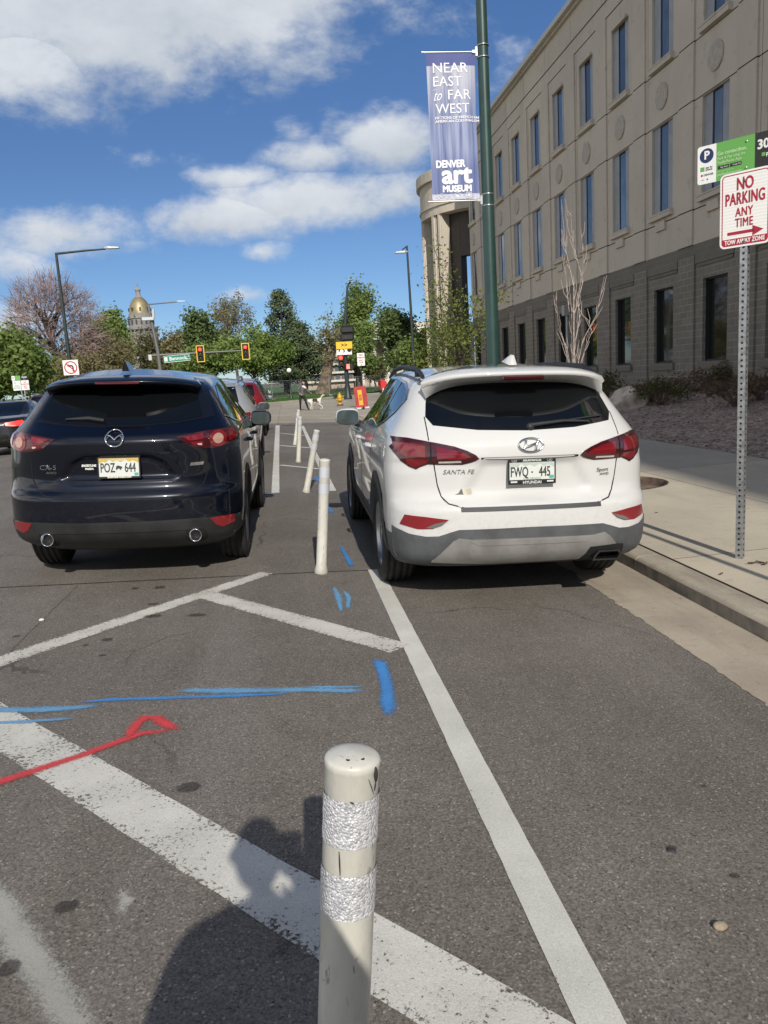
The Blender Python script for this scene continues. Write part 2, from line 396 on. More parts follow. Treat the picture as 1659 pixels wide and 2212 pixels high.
def put_text(mb, body, M4, size, mi=0, **kw):
    """lettering lies in the local XY plane of M4, reading along +X, facing +Z"""
    vs, fs = text_mesh(body, size, **kw); mb.add([M4 @ v for v in vs], fs, mi)
def basis(o, ex, ey):
    ex = Vector(ex).normalized(); ey = Vector(ey).normalized(); ez = ex.cross(ey)
    m = Matrix((ex, ey, ez)).transposed().to_4x4(); m.translation = Vector(o); return m
# ================================================================== ground, road, kerb, pavement
CURB_X, CURB_B, PAVE_X, BED_X, WALL_X = 2.60, 2.79, 2.799, 6.45, 12.0
def smooth01(t): t = max(0, min(1, t)); return t * t * (3 - 2 * t)
def road_z(x, y):
    if x < -2.5: z = .1125 + .02 * (x + 2.5)
    else: z = -.045 * x
    return z * (1 - smooth01((y - 30) / 12))
def bed_z(x): return .077 + (max(x, BED_X) - BED_X) * .1

ASPHALT = mat_asphalt()
GUTTER = mat_concrete('gutter concrete', (.40, .345, .27), (.31, .265, .205), None, .6, 1.3)
CURBM = mat_concrete('kerb concrete', (.42, .37, .29), (.29, .255, .20), None, .8, 1.6)
PAVE = mat_concrete('pavement concrete', (.50, .445, .35), (.43, .385, .305), (1.82, 4.3, -.98, -1.07), .35)
FARC = mat_concrete('crossing concrete', (.40, .36, .29), (.31, .28, .225), (4.5, 4.5, .4, .3), .5, .5)
LAWN = M('lawn grass', (.06, .115, .022), .9, var=.3, vscale=.6, bump=.6, bscale=30, vcol=(.035, .085, .014))

def sheet(name, xs, ys, fz, mat, kind='structure'):
    mb = MB(); nx, ny = len(xs), len(ys)
    vs = [(x, y, fz(x, y)) for y in ys for x in xs]
    mb.add(vs, [(j * nx + i, j * nx + i + 1, (j + 1) * nx + i + 1, (j + 1) * nx + i) for j in range(ny - 1) for i in range(nx - 1)], 0, True)
    return tag(mb.build(name, mat), kind=kind)
ysr = [-40, -20, -5, 0, 5, 10, 15, 20, 25, 28.7]
sheet('road', [-14.5, -8, -2.5, 0, CURB_X + .02], ysr, road_z, ASPHALT)
sheet('intersection', [-70, -14.5, -8, -2.5, 0, CURB_X, PAVE_X, 9, 70], [28.7, 31, 33, 35, 37, 39, 42, 50, 80], lambda x, y: road_z(x, y) - .0 if x <= CURB_X + .01 else min(0, road_z(CURB_X, y)) , FARC)
sheet('ground', [-1500, -60, 60, 1500], [-600, -60, 60, 1800], lambda x, y: -.45, M('distant earth', (.16, .15, .10), .95, var=.25, vscale=.05))
# gutter pan: its edge against the asphalt is ragged
def gutter():
    mb = MB(); rnd = random.Random(5); n = 1500; vs = []
    for i in range(n + 1):
        y = -12 + 41.0 * i / n
        x0 = 2.085 + .02 * mnoise.noise((y * 1.7, 3, 0)) + .016 * mnoise.noise((y * 9, 7, 0)) + .016 * mnoise.noise((y * 27, 1, 0)) + .012 * mnoise.noise((y * 63, 4, 0)) + (.03 if mnoise.noise((y * 3.3, 9, 2)) > .42 else 0)
        for x, dz in ((x0, .003), (x0 + .01, .007), (2.35, .004), (CURB_X + .02, .004)): vs.append((x, y, road_z(x, y) + dz))
    mb.add(vs, [(i * 4 + j, i * 4 + j + 1, (i + 1) * 4 + j + 1, (i + 1) * 4 + j) for i in range(n) for j in range(3)], 0, True)
    tag(mb.build('gutter', GUTTER), kind='structure')
gutter()
def kerb():
    mb = MB(); rnd = random.Random(2); joints = [-12, -9.4, -6.4, -3.4, -.4, 2.57, 5.57, 8.57, 11.57, 14.6, 17.6, 20.6, 23.6, 26.6, 29.6, 32.6, 35.5]
    for a, b in zip(joints[:-1], joints[1:]):
        n = 44; vs = []; dx = rnd.uniform(-.004, .004)
        for i in range(n + 1):
            y = a + .006 + (b - a - .012) * i / n
            zt = 0.0 + .003 * mnoise.noise((y * .5, 0, 0)); w = .004 * mnoise.noise((y * 3, 5, 0)) + dx
            low = road_z(CURB_X, y) - .06
            for x, z in ((CURB_X - .004 + w, low), (CURB_X + w, zt - .030), (CURB_X + .008 + w, zt - .014), (CURB_X + .028 + w - .02 * max(0, mnoise.noise((y * 11, 2, 3)) - .35), zt - .002 - .03 * max(0, mnoise.noise((y * 11, 2, 3)) - .30)), (CURB_B, zt + .002), (CURB_B + .014, zt - .009)):
                vs.append((x, y, z))
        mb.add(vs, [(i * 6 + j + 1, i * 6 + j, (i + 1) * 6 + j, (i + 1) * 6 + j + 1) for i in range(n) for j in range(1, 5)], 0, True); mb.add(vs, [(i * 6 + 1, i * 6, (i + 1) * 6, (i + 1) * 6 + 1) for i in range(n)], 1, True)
        mb.add(vs[:6], [(0, 1, 2, 3, 4, 5)]); mb.add(vs[-6:], [(5, 4, 3, 2, 1, 0)])
    tag(mb.build('kerb', [CURBM, M('rubber stained and shaded kerb face', (.13, .12, .105), .9, var=.45, vscale=3.5, vcol=(.30, .27, .215))]), kind='structure')  # kerb face: stain and the shade on it, both put into a darker colour
kerb()
def pavement():
    mb = MB(); z = lambda x: .003 + .02 * (x - CURB_X); cx, cy, r, h = 3.95, 8.95, .585, .8
    def q(xa, xb, ya, yb): mb.add([(xa, ya, z(xa)), (xb, ya, z(xb)), (xb, yb, z(xb)), (xa, yb, z(xa))], [(0, 1, 2, 3)])
    q(PAVE_X, cx - h, -40, 36); q(cx + h, BED_X, -40, 36); q(cx - h, cx + h, -40, cy - h); q(cx - h, cx + h, cy + h, 36)
    n = 64; vs = []
    for i in range(n):
        c, s = math.cos(2 * math.pi * i / n), math.sin(2 * math.pi * i / n); k = h / max(abs(c), abs(s))
        vs += [(cx + r * c, cy + r * s, z(cx + r * c)), (cx + k * c, cy + k * s, z(cx + k * c))]
    mb.add(vs, [(2 * i, 2 * i + 1, 2 * ((i + 1) % n) + 1, 2 * ((i + 1) % n)) for i in range(n)])
    tag(mb.build('pavement', PAVE), kind='structure')
pavement()
BEDM, _t, _b = new_mat('bark mulch and gravel')
def _bed():
    t, bs = _t, _b; tc = t.node('ShaderNodeTexCoord'); V = tc.outputs['Object']
    vc = t.node('ShaderNodeSeparateColor'); t.l.new(t.voronoi(V, 17.0), vc.inputs[0]); d = t.voronoi(V, 17.0, 'Distance')
    c = t.mix(vc.outputs[0], (.20, .145, .11), (.46, .36, .29)); c = t.mix(t.math('MULTIPLY', t.math('GREATER_THAN', vc.outputs[1], .86), .8), c, (.42, .36, .33))
    c = t.mix(t.maprange(t.noise(V, 1.2, 4, .6), .4, .7, 0, .5), c, (.11, .08, .07))
    t.l.new(c, bs.inputs['Base Color']); bs.inputs['Roughness'].default_value = .9
    bp = t.node('ShaderNodeBump'); bp.inputs['Strength'].default_value = 1; bp.inputs['Distance'].default_value = .04; bp.invert = True
    t.l.new(d, bp.inputs['Height']); t.l.new(bp.outputs[0], bs.inputs['Normal'])
_bed()
def bed_surf(x, y): return bed_z(x) + .03 * mnoise.noise((x * 1.3, y * 1.3, 0)) * min(1, (x - BED_X)) + .012 * mnoise.noise((x * 7, y * 7, 0))
sheet('planting_bed', [BED_X + .01 + i * .21 for i in range(27)], [-8 + i * .28 for i in range(205)], bed_surf, BEDM)
# loose stones lying on the bed near the walk: nobody could count them
def bed_stones():
    mb = MB(); rnd = random.Random(11)
    for i in range(2600):
        x = BED_X + .03 + 5.3 * rnd.random() ** 1.3; y = rnd.uniform(7, 24); r = rnd.uniform(.018, .05)
        c = Vector((x, y, bed_surf(x, y) + r * .25)); q = rnd.random() * 6.28
        a = Vector((math.cos(q), math.sin(q), rnd.uniform(-.3, .3))) * r; b = Vector((-math.sin(q), math.cos(q), rnd.uniform(-.3, .3))) * r * rnd.uniform(.5, .9); h = Vector((0, 0, r * rnd.uniform(.4, .8)))
        mb.add([c + a, c + b, c - a, c - b, c + h, c - h], [(0, 1, 4), (1, 2, 4), (2, 3, 4), (3, 0, 4), (1, 0, 5), (2, 1, 5), (3, 2, 5), (0, 3, 5)])
    tag(mb.build('bed_gravel', M('loose stone', (.42, .33, .27), .9, var=.35, vscale=5, vcol=(.14, .105, .095))), kind='stuff')
bed_stones()
# the round planting hole in the pavement beside the white car
def tree_pit():
    t = thing('tree_pit', 'round sunken planting hole in the sunlit pavement beside the white car', 'tree pit', (3.95, 8.95, .032))
    mb = MB(); n = 40; pr = [(.60, .006), (.585, .010), (.572, .008), (.57, -.16)]
    mb.lathe(pr, n, caps=False); mb.build('rim', M('rusty steel edging', (.13, .085, .06), .85, var=.3), t)
    mb = MB(); mb.lathe([(0.001, -.075), (.3, -.08), (.571, -.09)], n, caps=False); mb.build('soil', M('pit soil', (.22, .165, .105), .95, var=.35, vscale=14, bump=.8, bscale=70), t)
tree_pit()
# lawn over the crossing
def lawn():
    mb = MB(); a = Vector((-26, 30.0)); pts = []
    edge = [(-120, 31), (-26, 34), (-12, 43.5), (-.67, 58.0), (2.2, 61.5), (6.2, 66.5), (14, 72), (120, 74)]
    vs = [(x, y, .03) for x, y in edge] + [(x, y, -.05) for x, y in edge] + [(x, 260, .03) for x, y in edge]; n = len(edge)
    mb.add(vs, [(i, i + 1, 2 * n + i + 1, 2 * n + i) for i in range(n - 1)] + [(n + i, n + i + 1, i + 1, i) for i in range(n - 1)])
    tag(mb.build('lawn', LAWN), kind='structure')
    mb = MB(); rnd = random.Random(4)
    for i in range(9000):
        x = rnd.uniform(-5, 16); y = rnd.uniform(50, 90)
        if y < 58.7 + (x + .67) * 1.25 + .3: continue
        h = rnd.uniform(.06, .16); q = rnd.random() * 6.28; w = .05
        mb.add([(x - math.cos(q) * w, y - math.sin(q) * w, .03), (x + math.cos(q) * w, y + math.sin(q) * w, .03), (x + rnd.uniform(-.04, .04), y, .03 + h)], [(0, 1, 2)])
    tag(mb.build('grass', mat_leaf('grass blades', (.05, .115, .018), (.10, .18, .04), .8)), kind='stuff')
    mb = MB()
    for (x0, y0), (x1, y1) in zip(edge[1:6], edge[2:7]):
        d = Vector((x1 - x0, y1 - y0)); nrm = Vector((d.y, -d.x)).normalized() * .18
        a, b = Vector((x0, y0)), Vector((x1, y1)); 
        mb.add([(a.x, a.y, -.05), (b.x, b.y, -.05), (b.x, b.y, .1), (a.x, a.y, .1), (a.x + nrm.x, a.y + nrm.y, -.05), (b.x + nrm.x, b.y + nrm.y, -.05), (b.x + nrm.x, b.y + nrm.y, .1), (a.x + nrm.x, a.y + nrm.y, .1)],
               [(0, 1, 2, 3), (7, 6, 5, 4), (3, 2, 6, 7)])
    tag(mb.build('far_kerb', CURBM), kind='structure')
lawn()

# ------------------------------------------------------------------ road markings (structure: they are the road's own paint)
def ribbon(name, pts, mat, dz=.004, step=.08, rag=0.0, seed=1, erim=None, attr=True):
    """pts: (x, y, half width) along the stroke, on the ground; vertices carry 'edge'"""
    P = []
    for (x0, y0, w0), (x1, y1, w1) in zip(pts[:-1], pts[1:]):
        k = max(1, int(math.hypot(x1 - x0, y1 - y0) / step))
        for i in range(k): t = i / k; P.append((x0 + (x1 - x0) * t, y0 + (y1 - y0) * t, w0 + (w1 - w0) * t))
    P.append(pts[-1]); vs = []; es = []; n = len(P); er = erim if erim is not None else 0.0
    for i, (x, y, w) in enumerate(P):
        a, b = P[max(0, i - 1)], P[min(n - 1, i + 1)]; d = Vector((b[0] - a[0], b[1] - a[1])).normalized(); s = Vector((-d.y, d.x))
        end = 0 if (i in (0, n - 1) and erim is not None) else 1
        for k, e in (((-1, 0), (-.5, .55), (0, 1), (.5, .55), (1, 0)) if erim == 0 else ((-1, er), (-.55, 1), (0, 1), (.55, 1), (1, er))):
            ww = w * (1 + (rag * mnoise.noise((i * .9, k * 3 + seed * 7.7, 0)) if abs(k) == 1 else 0))
            q = (x + s.x * ww * k, y + s.y * ww * k); vs.append((q[0], q[1], road_z(*q) + dz)); es.append(min(e, max(end, er)))
    mb = MB(); mb.add(vs, [(i * 5 + j, i * 5 + j + 1, (i + 1) * 5 + j + 1, (i + 1) * 5 + j) for i in range(n - 1) for j in range(4)], 0, True)
    o = mb.build(name, mat); at_ = o.data.attributes.new('edge', 'FLOAT', 'POINT'); at_.data.foreach_set('value', es)
    return tag(o, kind='structure')
WLINE = mat_paint('fresh road paint', (.60, .595, .53), .20, wscale=85)
WWORN = mat_paint('worn road paint', (.60, .585, .53), .305, wscale=80)
WFAINT = mat_paint('faint old paint', (.46, .45, .40), soft=True, alpha=.75)
WMID = mat_paint('old chevron paint', (.58, .56, .50), .32, wscale=80)
BLUE = mat_paint('blue survey spray', (.06, .27, .64), soft=True, alpha=.85)
BLUEF = mat_paint('thin blue survey spray', (.16, .38, .62), soft=True, alpha=.8)
RED = mat_paint('red survey spray', (.66, .06, .07), soft=True, alpha=.88)
ribbon('road_marking', [(.646, -3, .060), (.615, 1.5, .0585), (.5925, 5.98, .0555)], WLINE, rag=.06, seed=3, erim=.55)
def band():
    # wide worn diagonal at the lower left
    a, b = Vector((-2.55, 4.33)), Vector((1.2, .70)); pts = []
    ribbon('road_marking', [(-2.2, 4.31, .116), (-1.385, 3.42, .116), (.367, 1.541, .116), (.62, 1.27, .116)], WWORN, rag=.05, seed=9, erim=.25)
band()
ribbon('road_marking', [(-1.80, 4.13, .082), (-.26, 6.03, .066)], WMID, rag=.07, seed=4, erim=.1)
ribbon('road_marking', [(-.72, 5.50, .088), (.525, 4.115, .092)], WMID, dz=.0045, rag=.06, seed=5, erim=.2)
ribbon('road_marking', [(-1.36, 2.95, .06), (-1.06, 2.30, .065), (-.62, 1.68, .075), (-.3, 1.2, .08)], WFAINT, rag=.2, seed=6, erim=0)
ribbon('road_marking', [(-.62, 2.19, .02), (-.58, 2.12, .035), (-.60, 2.03, .02)], WFAINT, rag=.3, seed=8, erim=0)
ribbon('road_marking', [(-.253, 10.55, .054), (-.30, 16, .056), (-.381, 27.3, .072)], WLINE, rag=.05, seed=2, erim=.6)
ribbon('road_marking', [(.532, 10.55, .05), (.50, 16, .05), (.468, 26.7, .05)], WLINE, rag=.05, seed=12, erim=.6)
for (x0, y0), (x1, y1) in (((-.206, 14.117), (.469, 13.309)), ((-.232, 18.53), (.45, 17.67)), ((-.26, 23.07), (.43, 21.84)), ((-.33, 27.2), (.21, 26.95))):
    ribbon('road_marking', [(x0, y0, .055), (x1, y1, .055)], WLINE, dz=.0048, rag=.1, seed=int(y0), erim=.5)
# survey paint: blue strokes and the red arrow
ribbon('survey_mark', [(.372, 3.99, 0.0300), (.385, 3.90, 0.0450), (.38, 3.6, 0.0480), (.352, 3.35, 0.0510), (.335, 3.22, 0.0300)], BLUE, dz=.006, rag=.35, seed=21, erim=0)
ribbon('survey_mark', [(-1.12, 3.625, 0.0120), (-.95, 3.635, 0.0270), (-.5, 3.595, 0.0255), (-.1, 3.57, 0.0180)], BLUE, dz=.006, rag=.3, seed=22, erim=0)
ribbon('survey_mark', [(-.66, 3.70, 0.0350), (-.4, 3.65, 0.0525), (.0, 3.60, 0.0385), (.29, 3.535, 0.0420)], BLUEF, dz=.0066, rag=.5, seed=23, erim=0)
ribbon('survey_mark', [(-.05, 3.64, 0.0175), (.29, 3.59, 0.0210)], BLUEF, dz=.0064, rag=.5, seed=24, erim=0)
ribbon('survey_mark', [(-1.6, 3.62, 0.0525), (-1.25, 3.56, 0.0455), (-.97, 3.565, 0.0385)], BLUEF, dz=.0068, rag=.5, seed=25, erim=0)
ribbon('survey_mark', [(-1.7, 3.47, 0.0210), (-1.3, 3.44, 0.0245), (-1.05, 3.44, 0.0175)], BLUEF, dz=.0068, rag=.5, seed=26, erim=0)
ribbon('survey_mark', [(.235, 5.52, 0.0210), (.25, 5.2, 0.0350), (.245, 4.85, 0.0175)], BLUEF, dz=.006, rag=.4, seed=27, erim=0)
ribbon('survey_mark', [(.30, 5.42, 0.0210), (.32, 5.2, 0.0280), (.29, 4.9, 0.0245)], BLUEF, dz=.006, rag=.4, seed=28, erim=0)
ribbon('survey_mark', [(.385, 6.95, 0.0240), (.405, 6.5, 0.0270), (.42, 6.15, 0.0390), (.45, 6.13, 0.0180)], BLUE, dz=.006, rag=.25, seed=29, erim=0)
ribbon('survey_mark', [(.37, 12.3, 0.0450), (.385, 11.6, 0.0450)], BLUE, dz=.006, rag=.25, seed=30, erim=0)
ribbon('survey_mark', [(.40, 9.3, 0.0300), (.41, 8.7, 0.0450)], BLUE, dz=.006, rag=.25, seed=31, erim=0)
ribbon('survey_mark', [(-.43, 10.48, 0.0525), (-.2, 10.47, 0.0525)], BLUEF, dz=.006, rag=.25, seed=32, erim=0)
ribbon('survey_mark', [(-1.55, 2.72, 0.0385), (-1.2, 2.895, 0.0385), (-.93, 3.08, 0.0368), (-.74, 3.235, 0.0333), (-.60, 3.245, 0.0350)], RED, dz=.0075, rag=.12, seed=33, erim=0)
ribbon('survey_mark', [(-.80, 3.17, 0.0280), (-.775, 3.33, 0.0385), (-.75, 3.40, 0.0455), (-.70, 3.385, 0.0455), (-.64, 3.30, 0.0385), (-.585, 3.235, 0.0280)], RED, dz=.0082, rag=.12, seed=34, erim=0)
# tar spots, patch seams, stains that belong to the road surface
STAIN = mat_paint('dark oil stain', (.028, .027, .025), soft=True, alpha=.46)
SEAM = mat_paint('bitumen joint', (.03, .028, .026), soft=True, alpha=.85)
PATCH = mat_paint('older darker asphalt', (.12, .107, .093), soft=True, alpha=.30)
def blob(x, y, rx, ry, mat=STAIN, dz=.0055): ribbon('road_stain', [(x - rx, y, ry * .35), (x - rx * .5, y, ry * .9), (x, y, ry), (x + rx * .55, y, ry * .85), (x + rx, y, ry * .3)], mat, dz, step=.02, rag=.35, seed=int(abs(x * 91 + y * 37)) % 50, erim=.15)
def px_blob(px, py, wx, wy, mat=STAIN):
    d = ray(px, py); t = -CAMH / (d[2] + .045 * d[0]); x, y = d[0] * t, d[1] * t
    k = t / FPX; blob(x, y, wx * k, wy * k * t * .62, mat)
for q in ((408, 1703, 28, 13), (143, 1961, 27, 18), (1450, 1835, 14, 7), (1588, 1895, 14, 7), (345, 1270, 14, 4), (292, 1272, 10, 3), (330, 1306, 14, 3), (330, 1332, 22, 4), (425, 1330, 24, 4), (232, 1383, 14, 4), (185, 1395, 8, 3), (222, 1417, 10, 3), (36, 1376, 10, 3), (482, 1500, 6, 3), (20, 2095, 26, 24), (1520, 1700, 7, 4)): px_blob(*q)
pass
ribbon('road_seam', [(-3.2, 5.93, .012), (-1.6, 5.95, .012), (.1, 5.98, .010), (2.05, 5.93, .014)], SEAM, dz=.0035, rag=.5, seed=40, erim=.1)
0 and ribbon('road_seam', [(-1.63, 4.30, .02), (-1.62, 4.6, .016), (-1.66, 5.2, .012), (-1.72, 5.9, .012)], SEAM, dz=.0035, rag=.6, seed=41, erim=.1)
sheet('road_patch', [-3.4, -1.68], [4.2, 4.6, 5.2, 5.9], lambda x, y: road_z(x, y) + .003, ASPHALT)
# litter: pebbles and a leaf
def pebble(px, py, r, label, mat, flat=.6):
    d = ray(px, py); t = -CAMH / (d[2] + .045 * d[0]); x, y = d[0] * t, d[1] * t
    mb = MB(); bm = bmesh.new(); bmesh.ops.create_icosphere(bm, subdivisions=2, radius=r)
    for v in bm.verts: v.co = Vector((v.co.x * 1.15, v.co.y * .9, v.co.z * flat)) * (1 + .18 * mnoise.noise(v.co * 60 + Vector((px, 0, 0))))
    bm.verts.index_update(); mb.add([v.co.copy() for v in bm.verts], [[v.index for v in f.verts] for f in bm.faces], 0, True); bm.free()
    o = mb.build('pebble', mat); o.location = (x, y, road_z(x, y) + r * flat * .7); tag(o, label, 'pebble', 'loose stones on the asphalt')
pebble(1556, 2006, .018, 'tan pebble lying alone on the asphalt at lower right', M('tan stone', (.36, .30, .20), .8, var=.2, vscale=40))
pebble(90, 1341, .016, 'small pale stone on the asphalt behind the dark blue car', M('pale stone', (.62, .60, .56), .8))
pebble(1450, 1838, .013, 'flat black pebble on the asphalt at right', M('black stone', (.03, .03, .032), .7), .3)
def fallen_leaf(px, py, r, q, label='small dry brown leaf lying on the sunlit pavement near the sign post'):
    d = ray(px, py); z = .015; t = (z - CAMH) / d[2]; x, y = d[0] * t, d[1] * t; z = .004 + .02 * (x - CURB_X); mb = MB(); n = 7; vs = []
    for i in range(n + 1):
        s = -1 + 2 * i / n; w = .42 * (1 - s * s) * (1 + .2 * math.sin(i * 2.1))
        for k in (-1, 0, 1): vs.append((s * r, k * w * r, .004 + r * (.25 * abs(k) + .22 * s * s)))
    mb.add(vs, [(3 * i + j, 3 * i + j + 1, 3 * i + j + 4, 3 * i + j + 3) for i in range(n) for j in range(2)], 0, True)
    o = mb.build('fallen_leaf', M('dry leaf', (.13, .075, .04), .8, var=.3, vscale=40)); o.location = (x, y, z); o.rotation_euler = (0, 0, q); tag(o, label, 'leaf', 'dry leaves on the pavement')
for k_, (a_, b_) in enumerate(((1624.5, 1219), (1642, 1218), (1653, 1221))): fallen_leaf(a_, b_, .034, k_ * 1.9)
fallen_leaf(1558, 1240, .024, .6, 'dark dry leaf alone on the pavement between the kerb and the sign post')
fallen_leaf(1418, 1110, .018, 2.2, 'tiny dry leaf on the pavement close beside the white car')
# ================================================================== the office building on the right
STUCCO = mat_concrete('beige precast', (.54, .485, .40), (.485, .435, .36), None, .55, .35, dark=(.42, .38, .315), streak=(1.6, 1.6, .22), panel=(5.97, 4.56, 1.85, -1.0))
SPAND = M('grey window surround', (.30, .31, .32), .45, var=.1, vscale=2)
GROOVE = M('dark joint', (.045, .04, .035), .9)
BRICK = mat_brick('grey brown brick', (.20, .18, .145), (.165, .148, .12), (.29, .265, .22))
BRICKD = mat_brick('brick trim', (.165, .148, .12), (.15, .135, .11), (.20, .18, .148))
FRAMEM = M('dark bronze frame', (.03, .028, .026), .4, .4)
GLASS, _gt, _gb = new_mat('tinted window glass')
def _glassm():
    t, bs = _gt, _gb; oi = t.node('ShaderNodeObjectInfo'); tc = t.node('ShaderNodeTexCoord'); n = t.noise(tc.outputs['Object'], 1.1, 3, .5)
    c = t.mix(oi.outputs['Random'], (.17, .175, .17), (.33, .33, .315)); t.l.new(t.mix(t.maprange(n, .4, .65, 0, .5), c, (.13, .13, .13)), bs.inputs['Base Color'])
    setp(bs, rough=.05, metal=.75); bp = t.node('ShaderNodeBump'); bp.inputs['Strength'].default_value = .06; bp.inputs['Distance'].default_value = .05; t.l.new(n, bp.inputs['Height']); t.l.new(bp.outputs[0], bs.inputs['Normal'])
_glassm()
GLASSD = M('dark ground floor glass', (.006, .008, .008), .05, 0, coat=.6, spec=.6)
CAPM = M('roof edge metal', (.50, .48, .42), .5, .2)
MEDAL = M('medallion precast', (.44, .40, .335), .9, var=.1)
def office():
    t = thing('office_building', 'long three storey building, beige upper floors over a dark brick ground floor', 'building', (0, 0, 0))
    Y0, Y1, P, W = 5.0, 48.6, 2.985, 1.33
    cen = [20.835 + P * k for k in range(-5, 10)]; edges = []
    wall = MB(); br = MB(); brd = MB(); trim = MB(); grv = MB()
    def wb(y0, y1, z0, z1, x0, mb=wall, x1=None, mi=0):
        x1 = WALL_X + .45 if x1 is None else x1
        mb.box(((x0 + x1) / 2, (y0 + y1) / 2, (z0 + z1) / 2), (x1 - x0, y1 - y0, z1 - z0), mi)
    # storeys: (z sill, z head); slabs between leave 3 cm joints
    G = .035
    bands = [(4.70, 5.68 - G), (5.68, 5.96), (8.545, 8.56), (8.56 + G, 10.12 - G), (10.12, 10.31), (12.575, 13.22 - G), (13.22, 13.55 - G), (13.55, 13.80 - G), (13.80, 14.86)]
    for z0, z1 in bands: wb(Y0, Y1, z0, z1, WALL_X + (0 if z0 < 13.2 else (-.02 if z0 < 13.5 else (.03 if z0 < 13.7 else .0))))
    grvz = [(5.68 - G, 5.68), (8.56, 8.56 + G), (10.12 - G, 10.12), (13.22 - G, 13.22), (13.55 - G, 13.55), (13.80 - G, 13.80)]
    for z0, z1 in grvz: wb(Y0, Y1, z0, z1, WALL_X + .05, grv)
    for z0, z1 in ((5.96, 8.545), (10.31, 12.575)):
        prev = Y0
        for c in cen:
            wb(prev, c - W / 2, z0, z1, WALL_X); prev = c + W / 2
        wb(prev, Y1, z0, z1, WALL_X)
    # raised piers between the windows make every joint step in and out
    for a in [c + P / 2 for c in cen[:-1]]:
        for z0, z1 in ((4.70, 5.68 - G), (5.68, 8.56), (8.56 + G, 10.12 - G), (10.12, 13.22 - G)):
            wb(a - .42, a + .42, z0, z1, WALL_X - .055, wall, WALL_X - .002)
        for z0, z1 in grvz[:3]: wb(a - .42, a + .42, z0, z1, WALL_X - .03, grv, WALL_X + .052)
        wb(a - .006, a + .006, 13.8, 14.85, WALL_X - .002, grv, WALL_X + .01)
    for a in cen[::2]:
        wb(a + P * .31, a + P * .31 + .012, 4.7, 13.2, WALL_X - .003, grv, WALL_X + .01)
    for c in cen:
        m2 = MB(); m2.lathe([(.375, 0), (.375, .035), (.36, .05), (.001, .05)], 32, 0, Matrix.Rotation(R(-90), 4, 'Y'), (WALL_X, c, 9.34), False); m2.build('medallion', MEDAL, t)
    wall.build('wall', STUCCO, t); grv.build('joints', GROOVE, t)
    # brick ground floor on the rising bed
    WB = 1.26
    wb(Y0, Y1, -.2, 1.38, WALL_X + .06, br); wb(Y0, Y1, 3.70, 4.40, WALL_X + .06, br)
    wb(Y0, Y1, 4.40, 4.70, WALL_X + .0, brd)
    prev = Y0
    for c in cen:
        wb(prev, c - WB / 2, 1.38, 3.70, WALL_X + .06, br); prev = c + WB / 2
        wb(c - WB / 2 - .12, c + WB / 2 + .12, 1.16, 1.38, WALL_X - .02, brd, WALL_X + .059)
        wb(c - .98, c + .98, 4.16, 4.40, WALL_X + .0, brd, WALL_X + .059); wb(c - .90, c + .90, 4.06, 4.16, WALL_X + .03, brd, WALL_X + .059)
    wb(prev, Y1, 1.38, 3.70, WALL_X + .06, br)
    for a in [cen[0] - P / 2] + [c + P / 2 for c in cen]: wb(a - .46, a + .46, -.2, 4.40, WALL_X - .0, br, WALL_X + .059)
    wb(Y0, Y1, .35, .80, WALL_X - .03, br, WALL_X - .001)
    br.build('brick_wall', BRICK, t); brd.build('brick_trim', BRICKD, t)
    # roof, parapet cap and the body behind
    rf = MB(); rf.box((WALL_X + 15, (Y0 + Y1) / 2, 14.7), (29, Y1 - Y0 - .1, .3)); rf.box((WALL_X + 15, Y1 - .3, 7), (29, .5, 15)); rf.box((WALL_X + 15, Y0 + .3, 7), (29, .5, 15)); rf.build('rear_block', STUCCO, t)
    cp = MB(); wb(Y0 - .3, Y1 + .2, 14.86, 15.06, WALL_X - .28, cp, WALL_X + .6); wb(Y0 - .3, Y1 + .2, 14.75, 14.86, WALL_X - .12, cp, WALL_X + .6, 1); cp.build('roof_edge', [CAPM, STUCCO], t)
    def window(c, z0, z1, upper):
        mb = MB(); xr = WALL_X + (.15 if upper else .22); w = W if upper else WB
        if upper:
            # grey side panels flank one narrow pane
            for s in (-1, 1): mb.box((xr - .05, c + s * (w / 2 - .205), (z0 + z1) / 2), (.06, .41, z1 - z0), 0)
            pw = w - .82
        else: pw = w
        for s in (-1, 1): mb.box((xr - .02, c + s * (pw / 2 - .02), (z0 + z1) / 2), (.10, .04, z1 - z0), 1)
        mb.box((xr - .02, c, z1 - .02), (.10, pw - .08, .04), 1); mb.box((xr - .02, c, z0 + .025), (.10, pw - .08, .05), 1)
        if upper: mb.box((xr - .01, c + .09, (z0 + z1) / 2), (.07, .03, z1 - z0 - .09), 1)
        o = mb.build('window', [SPAND, FRAMEM], t)
        mb = MB(); mb.box((xr - .045 if upper else xr + .03, c, (z0 + z1) / 2), (.02, pw - (.004 if upper else 0), z1 - z0 - (.004 if upper else 0))); mb.build('pane', GLASS if upper else GLASSD, o)
        if upper: sill(c, z0, z0 < 8, o)
    def sill(c, zs, low, par):
        m2 = MB(); wb(c - W / 2 - .06, c + W / 2 + .06, zs - .17, zs - .036, WALL_X - .12, m2, WALL_X - .001); wb(c - W / 2 - .06, c + W / 2 + .06, zs - .035, zs + .012, WALL_X - .135, m2, WALL_X + .09)
        m2.build('sill', STUCCO, par); m2 = MB()
        if low: wb(c - .30, c + .30, 5.44, 5.70, WALL_X - .07, m2, WALL_X - .001); m2.build('sill_bracket', STUCCO, par)
        else: wb(c - W / 2 + .1, c + W / 2 - .1, 12.56, 12.66, WALL_X - .07, m2, WALL_X - .001); m2.build('lintel', STUCCO, par)
